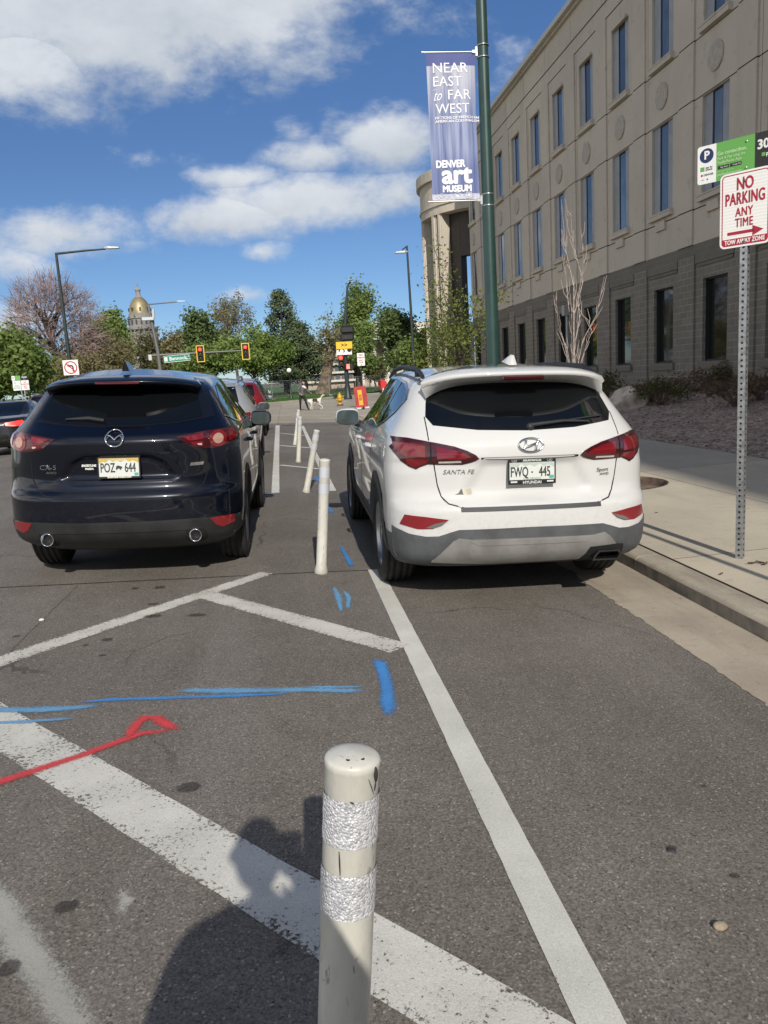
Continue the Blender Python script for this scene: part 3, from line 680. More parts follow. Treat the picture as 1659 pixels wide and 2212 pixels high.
    for c in cen:
        window(c, 5.96, 8.545, True); window(c, 10.31, 12.575, True); window(c, 1.38, 3.70, False)
    # conduit with a small light box on the brick
    mb = MB(); p = at(1103, 690, 31); z = p.z; y = 32.0
    mb.tube([(WALL_X - .06, y, .7), (WALL_X - .06, y, 3.55)], .06, 8); mb.box((WALL_X - .12, y, 3.75), (.22, .3, .42)); mb.build('conduit', M('pale conduit', (.36, .36, .35), .5, .3), t)
    # inside surfaces keep the rooms dark
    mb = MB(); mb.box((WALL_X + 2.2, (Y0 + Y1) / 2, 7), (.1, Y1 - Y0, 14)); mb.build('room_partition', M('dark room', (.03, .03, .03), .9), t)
office()

def rotunda():
    t = thing('rotunda', 'rounded beige corner pavilion with tall piers at the end of the long building', 'building', (15.0, 53.6, -.45))
    RR = 5.0
    mb = MB(); arc = lambda r, z0, z1, a0, a1, n=26: None
    def ring(r0, r1, z0, z1, a0=95, a1=275, n=30, mi=0):
        vs = []
        for i in range(n + 1):
            q = R(a0 + (a1 - a0) * i / n); c, s = math.cos(q), math.sin(q)
            vs += [(r0 * c, r0 * s, z0), (r1 * c, r1 * s, z0), (r1 * c, r1 * s, z1), (r0 * c, r0 * s, z1)]
        fs = [(i * 4 + j, i * 4 + (j + 1) % 4, (i + 1) * 4 + (j + 1) % 4, (i + 1) * 4 + j) for i in range(n) for j in range(4)]
        mb.add(vs, fs + [(3, 2, 1, 0), (n * 4, n * 4 + 1, n * 4 + 2, n * 4 + 3)], mi)
    ring(RR - .9, RR, 12.0, 14.1, 95, 300); ring(RR - 1.0, RR + .22, 14.1, 14.75, 95, 300); ring(RR - .9, RR + .08, 12.5, 12.62, 95, 300)
    mb.build('entablature', STUCCO, t)
    for q in (120, 150, 174):
        mb = MB(); q0 = q
        ring(RR - 1.5, RR - .12, -.1, 12.0, q0 - 3.6, q0 + 3.6, 4); ring(RR - .55, RR - .05, -.1, 12.0, q0 - 2.6, q0 + 2.6, 2); ring(RR - .45, RR + .0, -.1, 12.0, q0 - 1.0, q0 + 1.0, 2); ring(RR - .85, RR + .05, -.1, .7, q0 - 5.6, q0 + 5.6, 3); mb.build('pier', STUCCO, t)
    for q0, hw in ((201, 3.2), (208.5, 2.2)):
        mb = MB(); ring(RR - .8, RR - .10, -.1, 12.0, q0 - hw, q0 + hw, 3); ring(RR - .6, RR - .02, -.1, 12.0, q0 - hw * .5, q0 + hw * .5, 2); mb.build('pier', STUCCO, t)
    mb = MB(); ring(RR - 1.5, RR - .85, -.1, 12.0, 203, 222, 8); ring(RR - 1.5, RR - .85, 9.3, 12.0, 222.2, 244, 8); mb.build('inner_screen', M('dark brown panel', (.055, .043, .034), .6, var=.2), t)  # dark brown curved panels standing in the opening, with a lintel piece above
    mb = MB(); ring(RR - .5, RR - .02, -.1, 12.0, 238, 300, 16); mb.build('curved_wall', STUCCO, t)
    mb = MB(); ring(.01, RR - .4, 12.62, 12.9, 95, 300, 24); mb.build('roof', STUCCO, t)
    
rotunda()
def wing():
    # the neighbour behind the camera: its shadow lies over the bed and half the pavement
    t = thing('street_block', 'tall beige office block standing behind the viewpoint at the pavement', 'building', (8.45, -20, 0), R(-3.0))
    mb = MB(); mb.box((24, -22, 15.2), (48, 44, 31)); mb.build('wall', STUCCO, t)
    mb = MB(); mb.box((24, -22, 30.9), (48.3, 44.3, .5)); mb.build('roof_edge', CAPM, t)
    for k in range(7):
        for j in range(14):
            m2 = MB(); m2.box((-.0, -2.4 - 3.0 * j, 3 + 3.9 * k), (.10, 1.4, 2.3)); m2.build('window', GLASS, t)
wing()

# ================================================================== far buildings
def capitol():
    Y = 600.0; base = at(312, 760, Y); k = Y / FPX / 1.05
    t = thing('capitol_building', 'distant grey granite statehouse with a gold leafed dome and lantern', 'capitol', (base.x, Y, -2))
    GR = M('grey granite', (.27, .26, .245), .9, var=.2, vscale=.15); GOLD = M('gold leaf', (.34, .28, .16), .5, .5, var=.12, vscale=.3)
    DK = M('shaded openings', (.05, .05, .055), .8)
    z = lambda py: at(303, py, Y).z + 2
    r = lambda px: px * k
    mb = MB(); mb.box((0, 0, 12), (90, 40, 28)); mb.box((0, -3, 20), (34, 44, 34)); mb.build('main_block', GR, t)
    mb = MB()
    mb.lathe([(r(33), z(800)), (r(33), z(744)), (r(34), z(742)), (r(34), z(738)), (r(27), z(737)), (r(27), z(715)), (r(34), z(713)), (r(34), z(708)), (r(26), z(706)), (r(26), z(690)), (r(28.5), z(689)), (r(28.5), z(686)), (r(24), z(685)), (r(24), z(678))], 32, smooth=False)
    mb.build('drum', GR, t)
    for i in range(20):
        q = 2 * math.pi * i / 20; m2 = MB(); m2.tube([(r(31.5) * math.cos(q), r(31.5) * math.sin(q), z(737)), (r(31.5) * math.cos(q), r(31.5) * math.sin(q), z(714))], r(1.7), 6); m2.build('column', GR, t)
    for i in range(16):
        q = 2 * math.pi * (i + .5) / 16; c, s = math.cos(q), math.sin(q); m2 = MB()
        m2.box((r(26.1) * c, r(26.1) * s, (z(702) + z(692)) / 2), (r(3.4), .8, z(692) - z(702)), 0, Matrix.Rotation(q + math.pi / 2, 4, 'Z')); m2.build('window', DK, t)
    mb = MB(); prof = []
    for i in range(15):
        a = (i / 14) * math.pi / 2; prof.append((r(22.5) * math.cos(a) ** .9 if i < 14 else .001, z(680) + (z(641) - z(680)) * math.sin(a)))
    mb.lathe(prof, 32); 
    mb.build('dome', GOLD, t)
    for i in range(8):
        q = 2 * math.pi * (i + .25) / 8; c, s = math.cos(q), math.sin(q); m2 = MB()
        m2.box((r(21.6) * c, r(21.6) * s, z(669)), (r(3.2), 1.6, r(7)), 0, Matrix.Rotation(q + math.pi / 2, 4, 'Z')); m2.build('dormer', DK, t)
    mb = MB(); mb.lathe([(r(7.5), z(645)), (r(7.5), z(641)), (r(5), z(640)), (r(5), z(628)), (r(6.3), z(627)), (r(6.3), z(625)), (r(4), z(624)), (r(1.7), z(619)), (r(.8), z(614)), (r(1.2), z(612)), (.01, z(608))], 16)
    o = mb.build('lantern', GR, t)
capitol()
def stone_hall():
    Y = 118.0
    t = thing('colonnaded_hall', 'pale stone classical hall with columns and a stepped roof behind the trees', 'building', (0, 0, 0))
    ST = M('pale limestone', (.62, .58, .50), .85, var=.2, vscale=.4); PK = M('pink sandstone', (.50, .39, .32), .9, var=.35, vscale=.3, vcol=(.30, .25, .21)); SH = M('hall glazing', (.09, .10, .11), .3)
    X = lambda px: at(px, 800, Y).x
    Z = lambda py: at(790, py, Y).z
    mb = MB(); x0, x1 = X(772), X(1020)
    mb.box(((x0 + x1) / 2, Y + 8, 4), (x1 - x0, 12, 8.6)); mb.build('main_block', PK, t)
    mb = MB(); mb.box(((x0 + x1) / 2, Y + 4, Z(725)), (x1 - x0 + 3, 12, 1.5)); mb.box(((x0 + x1) / 2, Y + 5, Z(708)), (x1 - x0 - 2, 9, 1.0)); mb.box((X(815), Y + 2.6, Z(710)), (4.6, 3, 1.8)); mb.build('roof', ST, t)
    for i in range(9):
        x = x0 + (x1 - x0) * (i + .3) / 9; m2 = MB(); m2.lathe([(.75, 0), (.75, .5), (.55, .6), (.47, Z(738) - .6), (.7, Z(738) - .3), (.7, Z(735))], 14); o = m2.build('column', ST, t); o.location = (x, Y, 0)
    mb = MB(); xa, xb = X(655), X(765)
    mb.box(((xa + xb) / 2, Y + 6, 3.2), (xb - xa, 8, 6.4)); mb.build('side_wing', PK, t)
    mb = MB()
    for i in range(5): mb.box(((xa + xb) / 2, Y + 1.8 - .02 * i, 1.2 + i * 1.25), (xb - xa + .6, .8, .32))
    mb.build('string_course', ST, t)
    for i in range(8):
        m2 = MB(); m2.box((xa + (xb - xa) * (i + .5) / 8, Y + 1.95, 3.0), (.75, .3, 3.4)); m2.build('window', SH, t)
stone_hall()

# ================================================================== lamp posts, signals and signs
GREENP = M('dark green pole paint', (.018, .055, .046), .42, .1, coat=.3, var=.15, vscale=3)
BLACKP = M('black green pole paint', (.022, .032, .032), .45, .1)
GALV = M('galvanised steel', (.46, .47, .48), .42, .75, var=.2, vscale=30)
STEEL = M('bare clamp steel', (.60, .61, .62), .3, .85)
WHITES = M('white sign sheeting', (.80, .80, .77), .4, var=.05, vscale=3)
LAMPW = M('pale lamp head', (.55, .56, .57), .4, .3)
def lamp_head(mb, p, d, s=1.0, mi=0):
    p = Vector(p); d = Vector(d).normalized(); q = Vector((0, 0, 1)).cross(d)
    mb.add([p + d * a * s + q * b * s + Vector((0, 0, c * s)) for a, b, c in ((0, -.06, 0), (0, .06, 0), (.18, .17, -.02), (.72, .15, -.03), (.72, -.15, -.03), (.18, -.17, -.02), (0, -.06, .09), (0, .06, .09), (.18, .17, .09), (.72, .15, .03), (.72, -.15, .03), (.18, -.17, .09))],
           [(5, 4, 3, 2, 1, 0), (6, 7, 8, 9, 10, 11), (0, 1, 7, 6), (1, 2, 8, 7), (2, 3, 9, 8), (3, 4, 10, 9), (4, 5, 11, 10), (5, 0, 6, 11)], mi)
# tall green pole with the banner
PX, PY = 3.10, 11.4
def green_pole():
    t = thing('street_lamp', 'tall dark green pole rising beside the white car and carrying the blue banner', 'street lamp', (PX, PY, .01), group='street lamps')
    mb = MB(); mb.tube([(0, 0, 0), (.0, 0, 2.5), (0, 0, 6), (0, 0, 9.6)], [.105, .093, .076, .066], 28); mb.build('pole', GREENP, t)
    mb = MB(); mb.lathe([(.19, 0), (.19, .05), (.15, .10), (.13, .45), (.115, .52), (.11, .55)], 24); mb.build('base_cover', GREENP, t)
    mb = MB(); mb.tube([(0, 0, 9.4), (-.3, 0, 9.75), (-1.9, 0, 9.95)], [.05, .045, .04], 10); mb.build('arm', GREENP, t)
    mb = MB(); lamp_head(mb, (-1.85, 0, 9.93), (-1, 0, .05)); mb.build('lamp_head', LAMPW, t)
    for z in (.62, 1.35):
        mb = MB(); mb.tube([(-.0, -.1, z), (-.0, -.135, z)], .03, 10); mb.build('cover_plate', M('yellow tag', (.5, .33, .05), .5), t)
green_pole()
# the banner hangs between two rods clamped to the pole
BZ1, BZ0, BX0, BX1 = 5.87, 3.905, 2.26 - PX, -.085
def mat_banner():
    m, t, bs = new_mat('blue printed banner cloth'); tc = t.node('ShaderNodeTexCoord'); V = tc.outputs['Object']
    sp = t.node('ShaderNodeSeparateXYZ'); t.l.new(V, sp.inputs[0])
    n = t.noise(t.mapping(V, (9, 1, .35)), 1.0, 4, .6); n2 = t.noise(t.mapping(V, (22, 1, .6)), 1.0, 3, .6)
    # printed drapery: pale figure at the top fading into blue folds
    fold = t.math('ADD', t.math('MULTIPLY', n, .75), t.math('MULTIPLY', n2, .25))
    c = t.mix(t.maprange(fold, .36, .62), (.085, .125, .31), (.38, .43, .62))
    up = t.maprange(sp.outputs[2], 1.05, 1.75)
    c = t.mix(t.math('MULTIPLY', up, t.maprange(fold, .35, .6, .35, .85)), c, (.60, .60, .66))
    low = t.maprange(sp.outputs[2], .75, .35); c = t.mix(t.math('MULTIPLY', low, .6), c, (.075, .11, .30))
    t.l.new(c, bs.inputs['Base Color']); bs.inputs['Roughness'].default_value = .6
    tl = t.node('ShaderNodeBsdfTranslucent'); t.l.new(c, tl.inputs[0]); mx = t.node('ShaderNodeMixShader'); mx.inputs[0].default_value = .22
    t.l.new(bs.outputs[0], mx.inputs[1]); t.l.new(tl.outputs[0], mx.inputs[2]); t.l.new(mx.outputs[0], t.n['Material Output'].inputs[0]); return m
def banner():
    t = thing('banner', 'blue printed museum banner hung from two rods on the green pole', 'banner', (PX, PY, BZ0))
    H = BZ1 - BZ0; mb = MB(); nx, nz = 26, 50; x0, x1 = BX0 + .03, BX1 - .03
    vs = []
    for j in range(nz + 1):
        f = j / nz
        for i in range(nx + 1):
            g = i / nx; pull = math.sin(f * math.pi)
            x = x0 + (x1 - x0) * g - .018 * pull * (g - .5); y = .018 * math.sin(g * 5.5 + f * 2) * pull + .012 * math.sin(g * 13 + 1) * pull
            vs.append((x, y, .02 + (H - .04) * f))
    yz = lambda x, z: (.018 * math.sin((x - x0) / (x1 - x0) * 5.5 + (z - .02) / (H - .04) * 2) + .012 * math.sin((x - x0) / (x1 - x0) * 13 + 1)) * math.sin(max(0, min(1, (z - .02) / (H - .04))) * math.pi)
    fs = [(j * (nx + 1) + i, j * (nx + 1) + i + 1, (j + 1) * (nx + 1) + i + 1, (j + 1) * (nx + 1) + i) for j in range(nz) for i in range(nx)]
    mi = [1 if j < 2 else (2 if j >= nz - 4 else 0) for j in range(nz) for i in range(nx)]
    mb.add(vs, fs, 0, True); mb.mi = mi
    cl = mb.build('cloth', [mat_banner(), M('pale banner hem', (.55, .56, .66), .6, var=.2, vscale=25), M('banner top blue', (.05, .07, .24), .6)], t)
    WT = M('white banner print', (.78, .78, .80), .6); mb = MB(); xc = (x0 + x1) / 2
    def line(s, x, z, size, **kw):
        vs, fs = text_mesh(s, size, **kw)
        mb.add([(x + v.x, yz(x + v.x, z + v.y) - .004 - max(v.z, 0), z + v.y) for v in vs], fs)
    k = H / 1.97; L = x0 + .075
    line('NEAR', L, 1.76 * k, .185, sx=1.08, align='LEFT'); line('EAST', L + .0, 1.585 * k, .185, sx=1.0, align='LEFT')
    line('FAR', L + .20, 1.41 * k, .185, sx=1.05, align='LEFT'); line('WEST', L + .03, 1.23 * k, .185, sx=1.0, align='LEFT')
    line('to', L + .0, 1.405 * k, .20, sx=.62, align='LEFT', shear=.55)
    mb.tube([(L + .0, yz(L, 1.46 * k) - .006, 1.47 * k), (L + .06, yz(L, 1.5 * k) - .006, 1.505 * k), (L + .16, yz(L + .1, 1.5 * k) - .006, 1.515 * k)], [.002, .004, .002], 5)
    line('FICTIONS OF FRENCH AND', L + .02, 1.115 * k, .048, sx=1.12, bold=.0014, align='LEFT'); line('AMERICAN COLONIALISM', L + .02, 1.07 * k, .048, sx=1.12, bold=.0014, align='LEFT')
    line('DENVER', xc - .065, .50 * k, .135, sx=.82, bold=.006); line('art', xc + .02, .352 * k, .35, sx=1.08, bold=.014, spacing=.98); line('MUSEUM', xc + .02, .165 * k, .12, sx=.90, bold=.006)
    for dx in (-.19, .0, .19):
        cx, cz = xc + .02 + dx, .075 * k
        if dx < 0:
            pts = [(cx - .04 + .03 * math.cos(q * math.pi / 10), cz + .03 * math.sin(q * math.pi / 10)) for q in range(21)]
            mb.tube([(a, yz(a, b) - .006, b) for a, b in pts], .003, 4, cap=False); line('x\nx\nx', cx + .035, cz, .022, sx=2.6)
        elif dx == 0:
            pts = [(cx + .055 * math.cos(q * math.pi / 10), cz - .02 + .055 * math.sin(q * math.pi / 10)) for q in range(11)]
            mb.tube([(a, yz(a, b) - .006, b) for a, b in pts], .004, 4, cap=False); line('W', cx, cz - .012, .05, bold=.002)
        else:
            pts = [(cx - .055, cz - .035), (cx + .015, cz - .035), (cx + .015, cz + .035), (cx - .055, cz + .035), (cx - .055, cz - .035)]
            mb.tube([(a, yz(a, b) - .006, b) for a, b in pts], .006, 4, cap=False); line('8', cx - .02, cz, .06, bold=.002); line('x x\nx x', cx + .055, cz, .03, sx=1.1)
    mb.build('printing', WT, cl)
    for z, s in ((H, 1), (0, -1)):
        mb = MB(); mb.tube([(BX0 - .015, 0, z), (-.02, 0, z)], .0115, 12); mb.lathe([(.018, -.01), (.018, .012)], 12, 0, Matrix.Rotation(R(90), 4, 'Y'), (BX0 - .02, 0, z)); mb.build('rod', STEEL, t)
        mb = MB(); mb.box((-.095, 0, z), (.035, .05, .13), bev=.006); mb.box((-.13, 0, z), (.06, .04, .05), bev=.008)
        for dz in (-.08, .075):
            n = 24; mb.tube([(.083 * math.cos(q * 2 * math.pi / n), .083 * math.sin(q * 2 * math.pi / n), z + dz) for q in range(n + 1)], .009, 6, cap=False)
        mb.build('clamp', STEEL, t)
banner()

# street-lamp poles along the far kerbs
def far_lamp(name, label, px_base, base_py, px_top, top_py, Y, arm_px=None, arm_py=None, r=.1, group=None, mat=BLACKP, z0=0):
    top = at(px_top, top_py, Y); b = at(px_base, base_py, Y)
    t = thing(name, label, 'street lamp', (b.x, Y, z0), group=group or 'street lamps')
    H = top.z - z0; dx = top.x - b.x
    mb = MB(); mb.tube([(0, 0, 0), (0, 0, H * .5), (dx * .3, 0, H)], [r, r * .8, r * .55], 12); mb.build('pole', mat, t)
    mb = MB(); mb.lathe([(r * 1.7, 0), (r * 1.7, .12), (r * 1.25, .2), (r * 1.2, .8), (r, .9)], 14); mb.build('base_cover', mat, t)
    if arm_px is not None:
        a = at(arm_px, arm_py, Y); e = Vector((a.x - b.x, 0, a.z - z0)); s = 1 if e.x > 0 else -1
        p0 = Vector((dx * .3, 0, H - .05))
        mb = MB(); mb.tube([p0, p0 + (e - p0) * .5 + Vector((0, 0, .03)), e - Vector((s * .5, 0, 0))], [r * .5, r * .42, r * .35], 8); mb.build('arm', mat, t)
        mb = MB(); lamp_head(mb, e - Vector((s * .55, 0, -.02)), (s, 0, .02), 1.0); mb.build('lamp_head', LAMPW, t)
    return t
tl_ = far_lamp('street_lamp', 'dark street lamp with a long arm and a white no left turn sign', 153, 800, 122, 546, 43, 250, 537, .12, z0=.05)
def no_left():
    p = at(153, 794, 43 - .2); t = thing('turn_sign', 'square white sign with a red ring forbidding left turns', 'sign', (p.x, 42.8, p.z))
    mb = MB(); mb.box((0, 0, 0), (.78, .02, .78), bev=.008); mb.build('panel', WHITES, t)
    mb = MB(); n = 32; rr = []
    for i in range(n): q0, q1 = 2 * math.pi * i / n, 2 * math.pi * (i + 1) / n; mb.quad((.33 * math.cos(q0), -.014, .33 * math.sin(q0)), (.27 * math.cos(q0), -.014, .27 * math.sin(q0)), (.27 * math.cos(q1), -.014, .27 * math.sin(q1)), (.33 * math.cos(q1), -.014, .33 * math.sin(q1)))
    mb.build('red_ring', M('sign red', (.45, .02, .03), .5), t)
    mb = MB(); f = lambda pts, y: mb.add([(x, y, z) for x, z in pts], [tuple(range(len(pts)))])
    f([(.07, -.22), (.15, -.22), (.15, .02), (.07, .02)], -.012); f([(.15, .02), (.09, .13), (-.05, .13), (-.05, .05), (.05, .05), (.07, .02)], -.012); f([(-.05, .01), (-.05, .18), (-.2, .09)], -.012); mb.build('arrow', M('sign black', (.02, .02, .02), .5), t)
    mb = MB(); mb.add([(-.21, -.016, .17), (-.17, -.016, .21), (.21, -.016, -.17), (.17, -.016, -.21)], [(0, 1, 2, 3)]); mb.build('red_slash', M('sign red', (.45, .02, .03), .5), t)
no_left()
far_lamp('street_lamp', 'thin dark street lamp rising above the leafy sapling, arm to the left', 889, 690, 874, 531, 46, 860, 547, .10)

YEL = M('signal yellow', (.75, .47, .02), .45); SBLACK = M('signal black', (.015, .015, .016), .4)
def lens(col, on):
    return M('lit %s lens' % col if on else 'unlit %s lens' % col, {'red': (.5, .02, .02), 'amber': (.09, .05, .01), 'green': (.015, .05, .03)}[col], .3, emit=(1.0, .05, .03) if on else None, es=2.6 if on else None)
def signal(name, label, p, back=True, scale=1.0, group=None, face=None):
    t = thing(name, label, 'traffic light', p, group=group, rotz=0 if face is None else face); s = scale
    if back:
        mb = MB(); mb.box((0, .02, 0), (.62 * s, .02, 1.34 * s), bev=.006); mb.build('backplate', SBLACK, t)
        mb = MB()
        for c, d in (((0, .0, .66 * s), (.66 * s, .024, .07 * s)), ((0, .0, -.66 * s), (.66 * s, .024, .07 * s)), ((.30 * s, .0, 0), (.07 * s, .024, 1.24 * s)), ((-.30 * s, .0, 0), (.07 * s, .024, 1.24 * s))): mb.box(c, d)
        mb.build('yellow_border', YEL, t)
    mb = MB(); mb.box((0, -.06, 0), (.36 * s, .16, 1.08 * s), bev=.03); mb.build('housing', SBLACK, t)
    for k, (c, on) in enumerate((('red', True), ('amber', False), ('green', False))):
        z = (.35 - .35 * k) * s
        mb = MB(); mb.lathe([(.135 * s, 0), (.12 * s, .02), (.07 * s, .04), (.001, .05)], 18, 0, Matrix.Rotation(R(90), 4, 'X'), (0, -.14, z)); mb.build('lens', lens(c, on), t)
        mb = MB(); vs = []; n = 14
        for i in range(n + 1):
            q = R(-30 + 240 * i / n); vs += [(.16 * s * math.cos(q), -.14, z + .16 * s * math.sin(q)), (.16 * s * math.cos(q), -.14 - .22 * s * (.45 + .55 * max(0, math.sin(q))), z + .16 * s * math.sin(q))]
        mb.add(vs, [(2 * i, 2 * i + 1, 2 * i + 3, 2 * i + 2) for i in range(n)], 0, True); mb.build('visor', SBLACK, t)
    return t
def mast():
    Y = 68.0; b = at(334, 800, Y); top = at(320, 658, Y); bx = b.x + .55
    t = thing('mast_arm_pole', 'grey pole with a lamp arm on top and a long signal arm over the crossing', 'signal pole', (bx, Y, .02))
    H = top.z; GP = M('weathered pole grey', (.15, .15, .145), .5, .3)
    mb = MB(); mb.tube([(0, 0, 0), (-.12, 0, H * .55), (top.x - bx, 0, H)], [.19, .15, .1], 12); mb.build('pole', GP, t)
    e = at(398, 652, Y); mb = MB(); mb.tube([(top.x - bx, 0, H), (e.x - bx - .6, 0, e.z)], [.06, .045], 8); mb.build('arm', GP, t)
    mb = MB(); lamp_head(mb, (e.x - bx - .62, 0, e.z), (1, 0, .02)); mb.build('lamp_head', LAMPW, t)
    a0 = at(337, 768, Y); a1 = at(541, 757, Y); mb = MB(); mb.tube([(a0.x - bx - .3, 0, a0.z), (a1.x - bx, 0, a1.z)], [.11, .06], 10); mb.build('signal_arm', GP, t)
    c = at(318, 690, Y); mb = MB(); mb.box((c.x - bx + .1, -.2, c.z), (1.0, .3, .3), bev=.05); mb.tube([(c.x - bx + .55, -.2, c.z), (c.x - bx + .6, -.2, c.z + .75)], .12, 8); mb.build('camera_housing', LAMPW, t)
    mb = MB(); c = at(328, 773, Y); mb.box((c.x - bx - .1, -.15, c.z), (.3, .2, .5), bev=.04); mb.build('push_button_box', LAMPW, t)
    for px, py, w in ((433, 764, 'left'), (530.5, 759, 'right')):
        p = at(px, py, Y - .25); signal('traffic_light', 'red traffic light in a yellow border, %s on the signal arm' % ('nearer the green street sign' if w == 'left' else 'at the far end'), p, group='traffic lights on the signal arm')
    p = at(382, 774, Y - .3); t2 = thing('street_name_sign', 'green street name sign reading Bannock hung from the signal arm', 'street sign', (p.x, p.y, p.z), rot=(0, R(-2.5), 0))
    mb = MB(); mb.box((0, 0, 0), (2.25, .03, .56), bev=.01); mb.build('panel', M('street sign green', (.012, .20, .13), .45), t2)
    mb = MB(); X = basis((.1, -.017, -.0), (1, 0, 0), (0, 0, 1)); put_text(mb, 'Bannock', X, .42, bold=.006); put_text(mb, 'St', basis((1.0, -.017, .1), (1, 0, 0), (0, 0, 1)), .2); put_text(mb, '300 W', basis((.92, -.017, -.13), (1, 0, 0), (0, 0, 1)), .15)
    mb.box((-.9, -.017, 0), (.26, .006, .34)); 
    for c, d in (((0, -.016, .265), (2.2, .004, .03)), ((0, -.016, -.265), (2.2, .004, .03))): mb.box(c, d)
    mb.build('lettering', WHITES, t2)
mast()
def corner_signals():
    Y = 56.0; b = at(752, 861, Y); tp = at(733, 603, Y)
    t = thing('signal_pole', 'dark corner pole with stacked signals, a yellow sign and a lamp on top', 'signal pole', (b.x, Y, 0))
    mb = MB(); mb.tube([(0, 0, 0), (0, 0, tp.z * .5), (tp.x - b.x + .5, 0, tp.z - .9), (tp.x - b.x + .52, 0, tp.z - .55), (tp.x - b.x + .75, 0, tp.z - .2)], [.17, .13, .09, .07, .05], 12); mb.build('pole', BLACKP, t)
    mb = MB(); lamp_head(mb, (tp.x - b.x + .65, -.1, tp.z - .15), (.5, -1, .05), .9); mb.build('lamp_head', LAMPW, t)
    mb = MB(); mb.lathe([(.3, 0), (.3, .2), (.22, .35), (.2, 1.0)], 14); mb.build('base_cover', BLACKP, t)
    for py in (713, 729):     # side-on heads
        c = at(746, py, Y); mb = MB(); mb.box((c.x - b.x + .1, -.3, c.z), (.95, .4, .5), bev=.1); mb.build('side_signal', SBLACK, t)
    c = at(741, 746.5, Y); p = thing('warning_sign', 'small yellow sign strapped across the dark signal pole', 'sign', (c.x + .05, Y - .36, c.z))
    mb = MB(); mb.box((0, 0, 0), (1.15, .03, .5), bev=.01); mb.build('panel', YEL, p); mb = MB(); put_text(mb, '>>', basis((0, -.017, 0), (1, 0, 0), (0, 0, 1)), .4, bold=.01); mb.build('lettering', SBLACK, p)
    c = at(741, 757.5, Y); p = thing('lane_sign', 'white rectangular traffic sign under the yellow one on the signal pole', 'sign', (c.x + .05, Y - .30, c.z))
    mb = MB(); mb.box((0, 0, 0), (1.1, .03, .62), bev=.01); mb.build('panel', WHITES, p); mb = MB(); put_text(mb, '\u2191 5 \u25cf', basis((0, -.017, 0), (1, 0, 0), (0, 0, 1)), .4, bold=.01)
    mb.build('lettering', SBLACK, p)
    signal('traffic_light', 'black traffic light showing red on the left side of the corner pole', at(736.5, 784, Y - .2), back=False, scale=1.05)
    c = at(751, 792.5, Y - .2); p = thing('pedestrian_signal', 'black pedestrian signal with a lit red hand on the corner pole', 'pedestrian signal', c)
    mb = MB(); mb.box((.1, 0, 0), (.62, .25, .5), bev=.05); mb.build('housing', SBLACK, p)
    mb = MB(); mb.box((.02, -.13, -.04), (.22, .02, .2)); [mb.box((-.06 + .055 * k, -.13, .11), (.04, .02, .16)) for k in range(4)]; mb.build('hand_symbol', M('lit red hand', (.5, .05, .04), .4, emit=(1, .16, .12), es=2.0), p)
corner_signals()

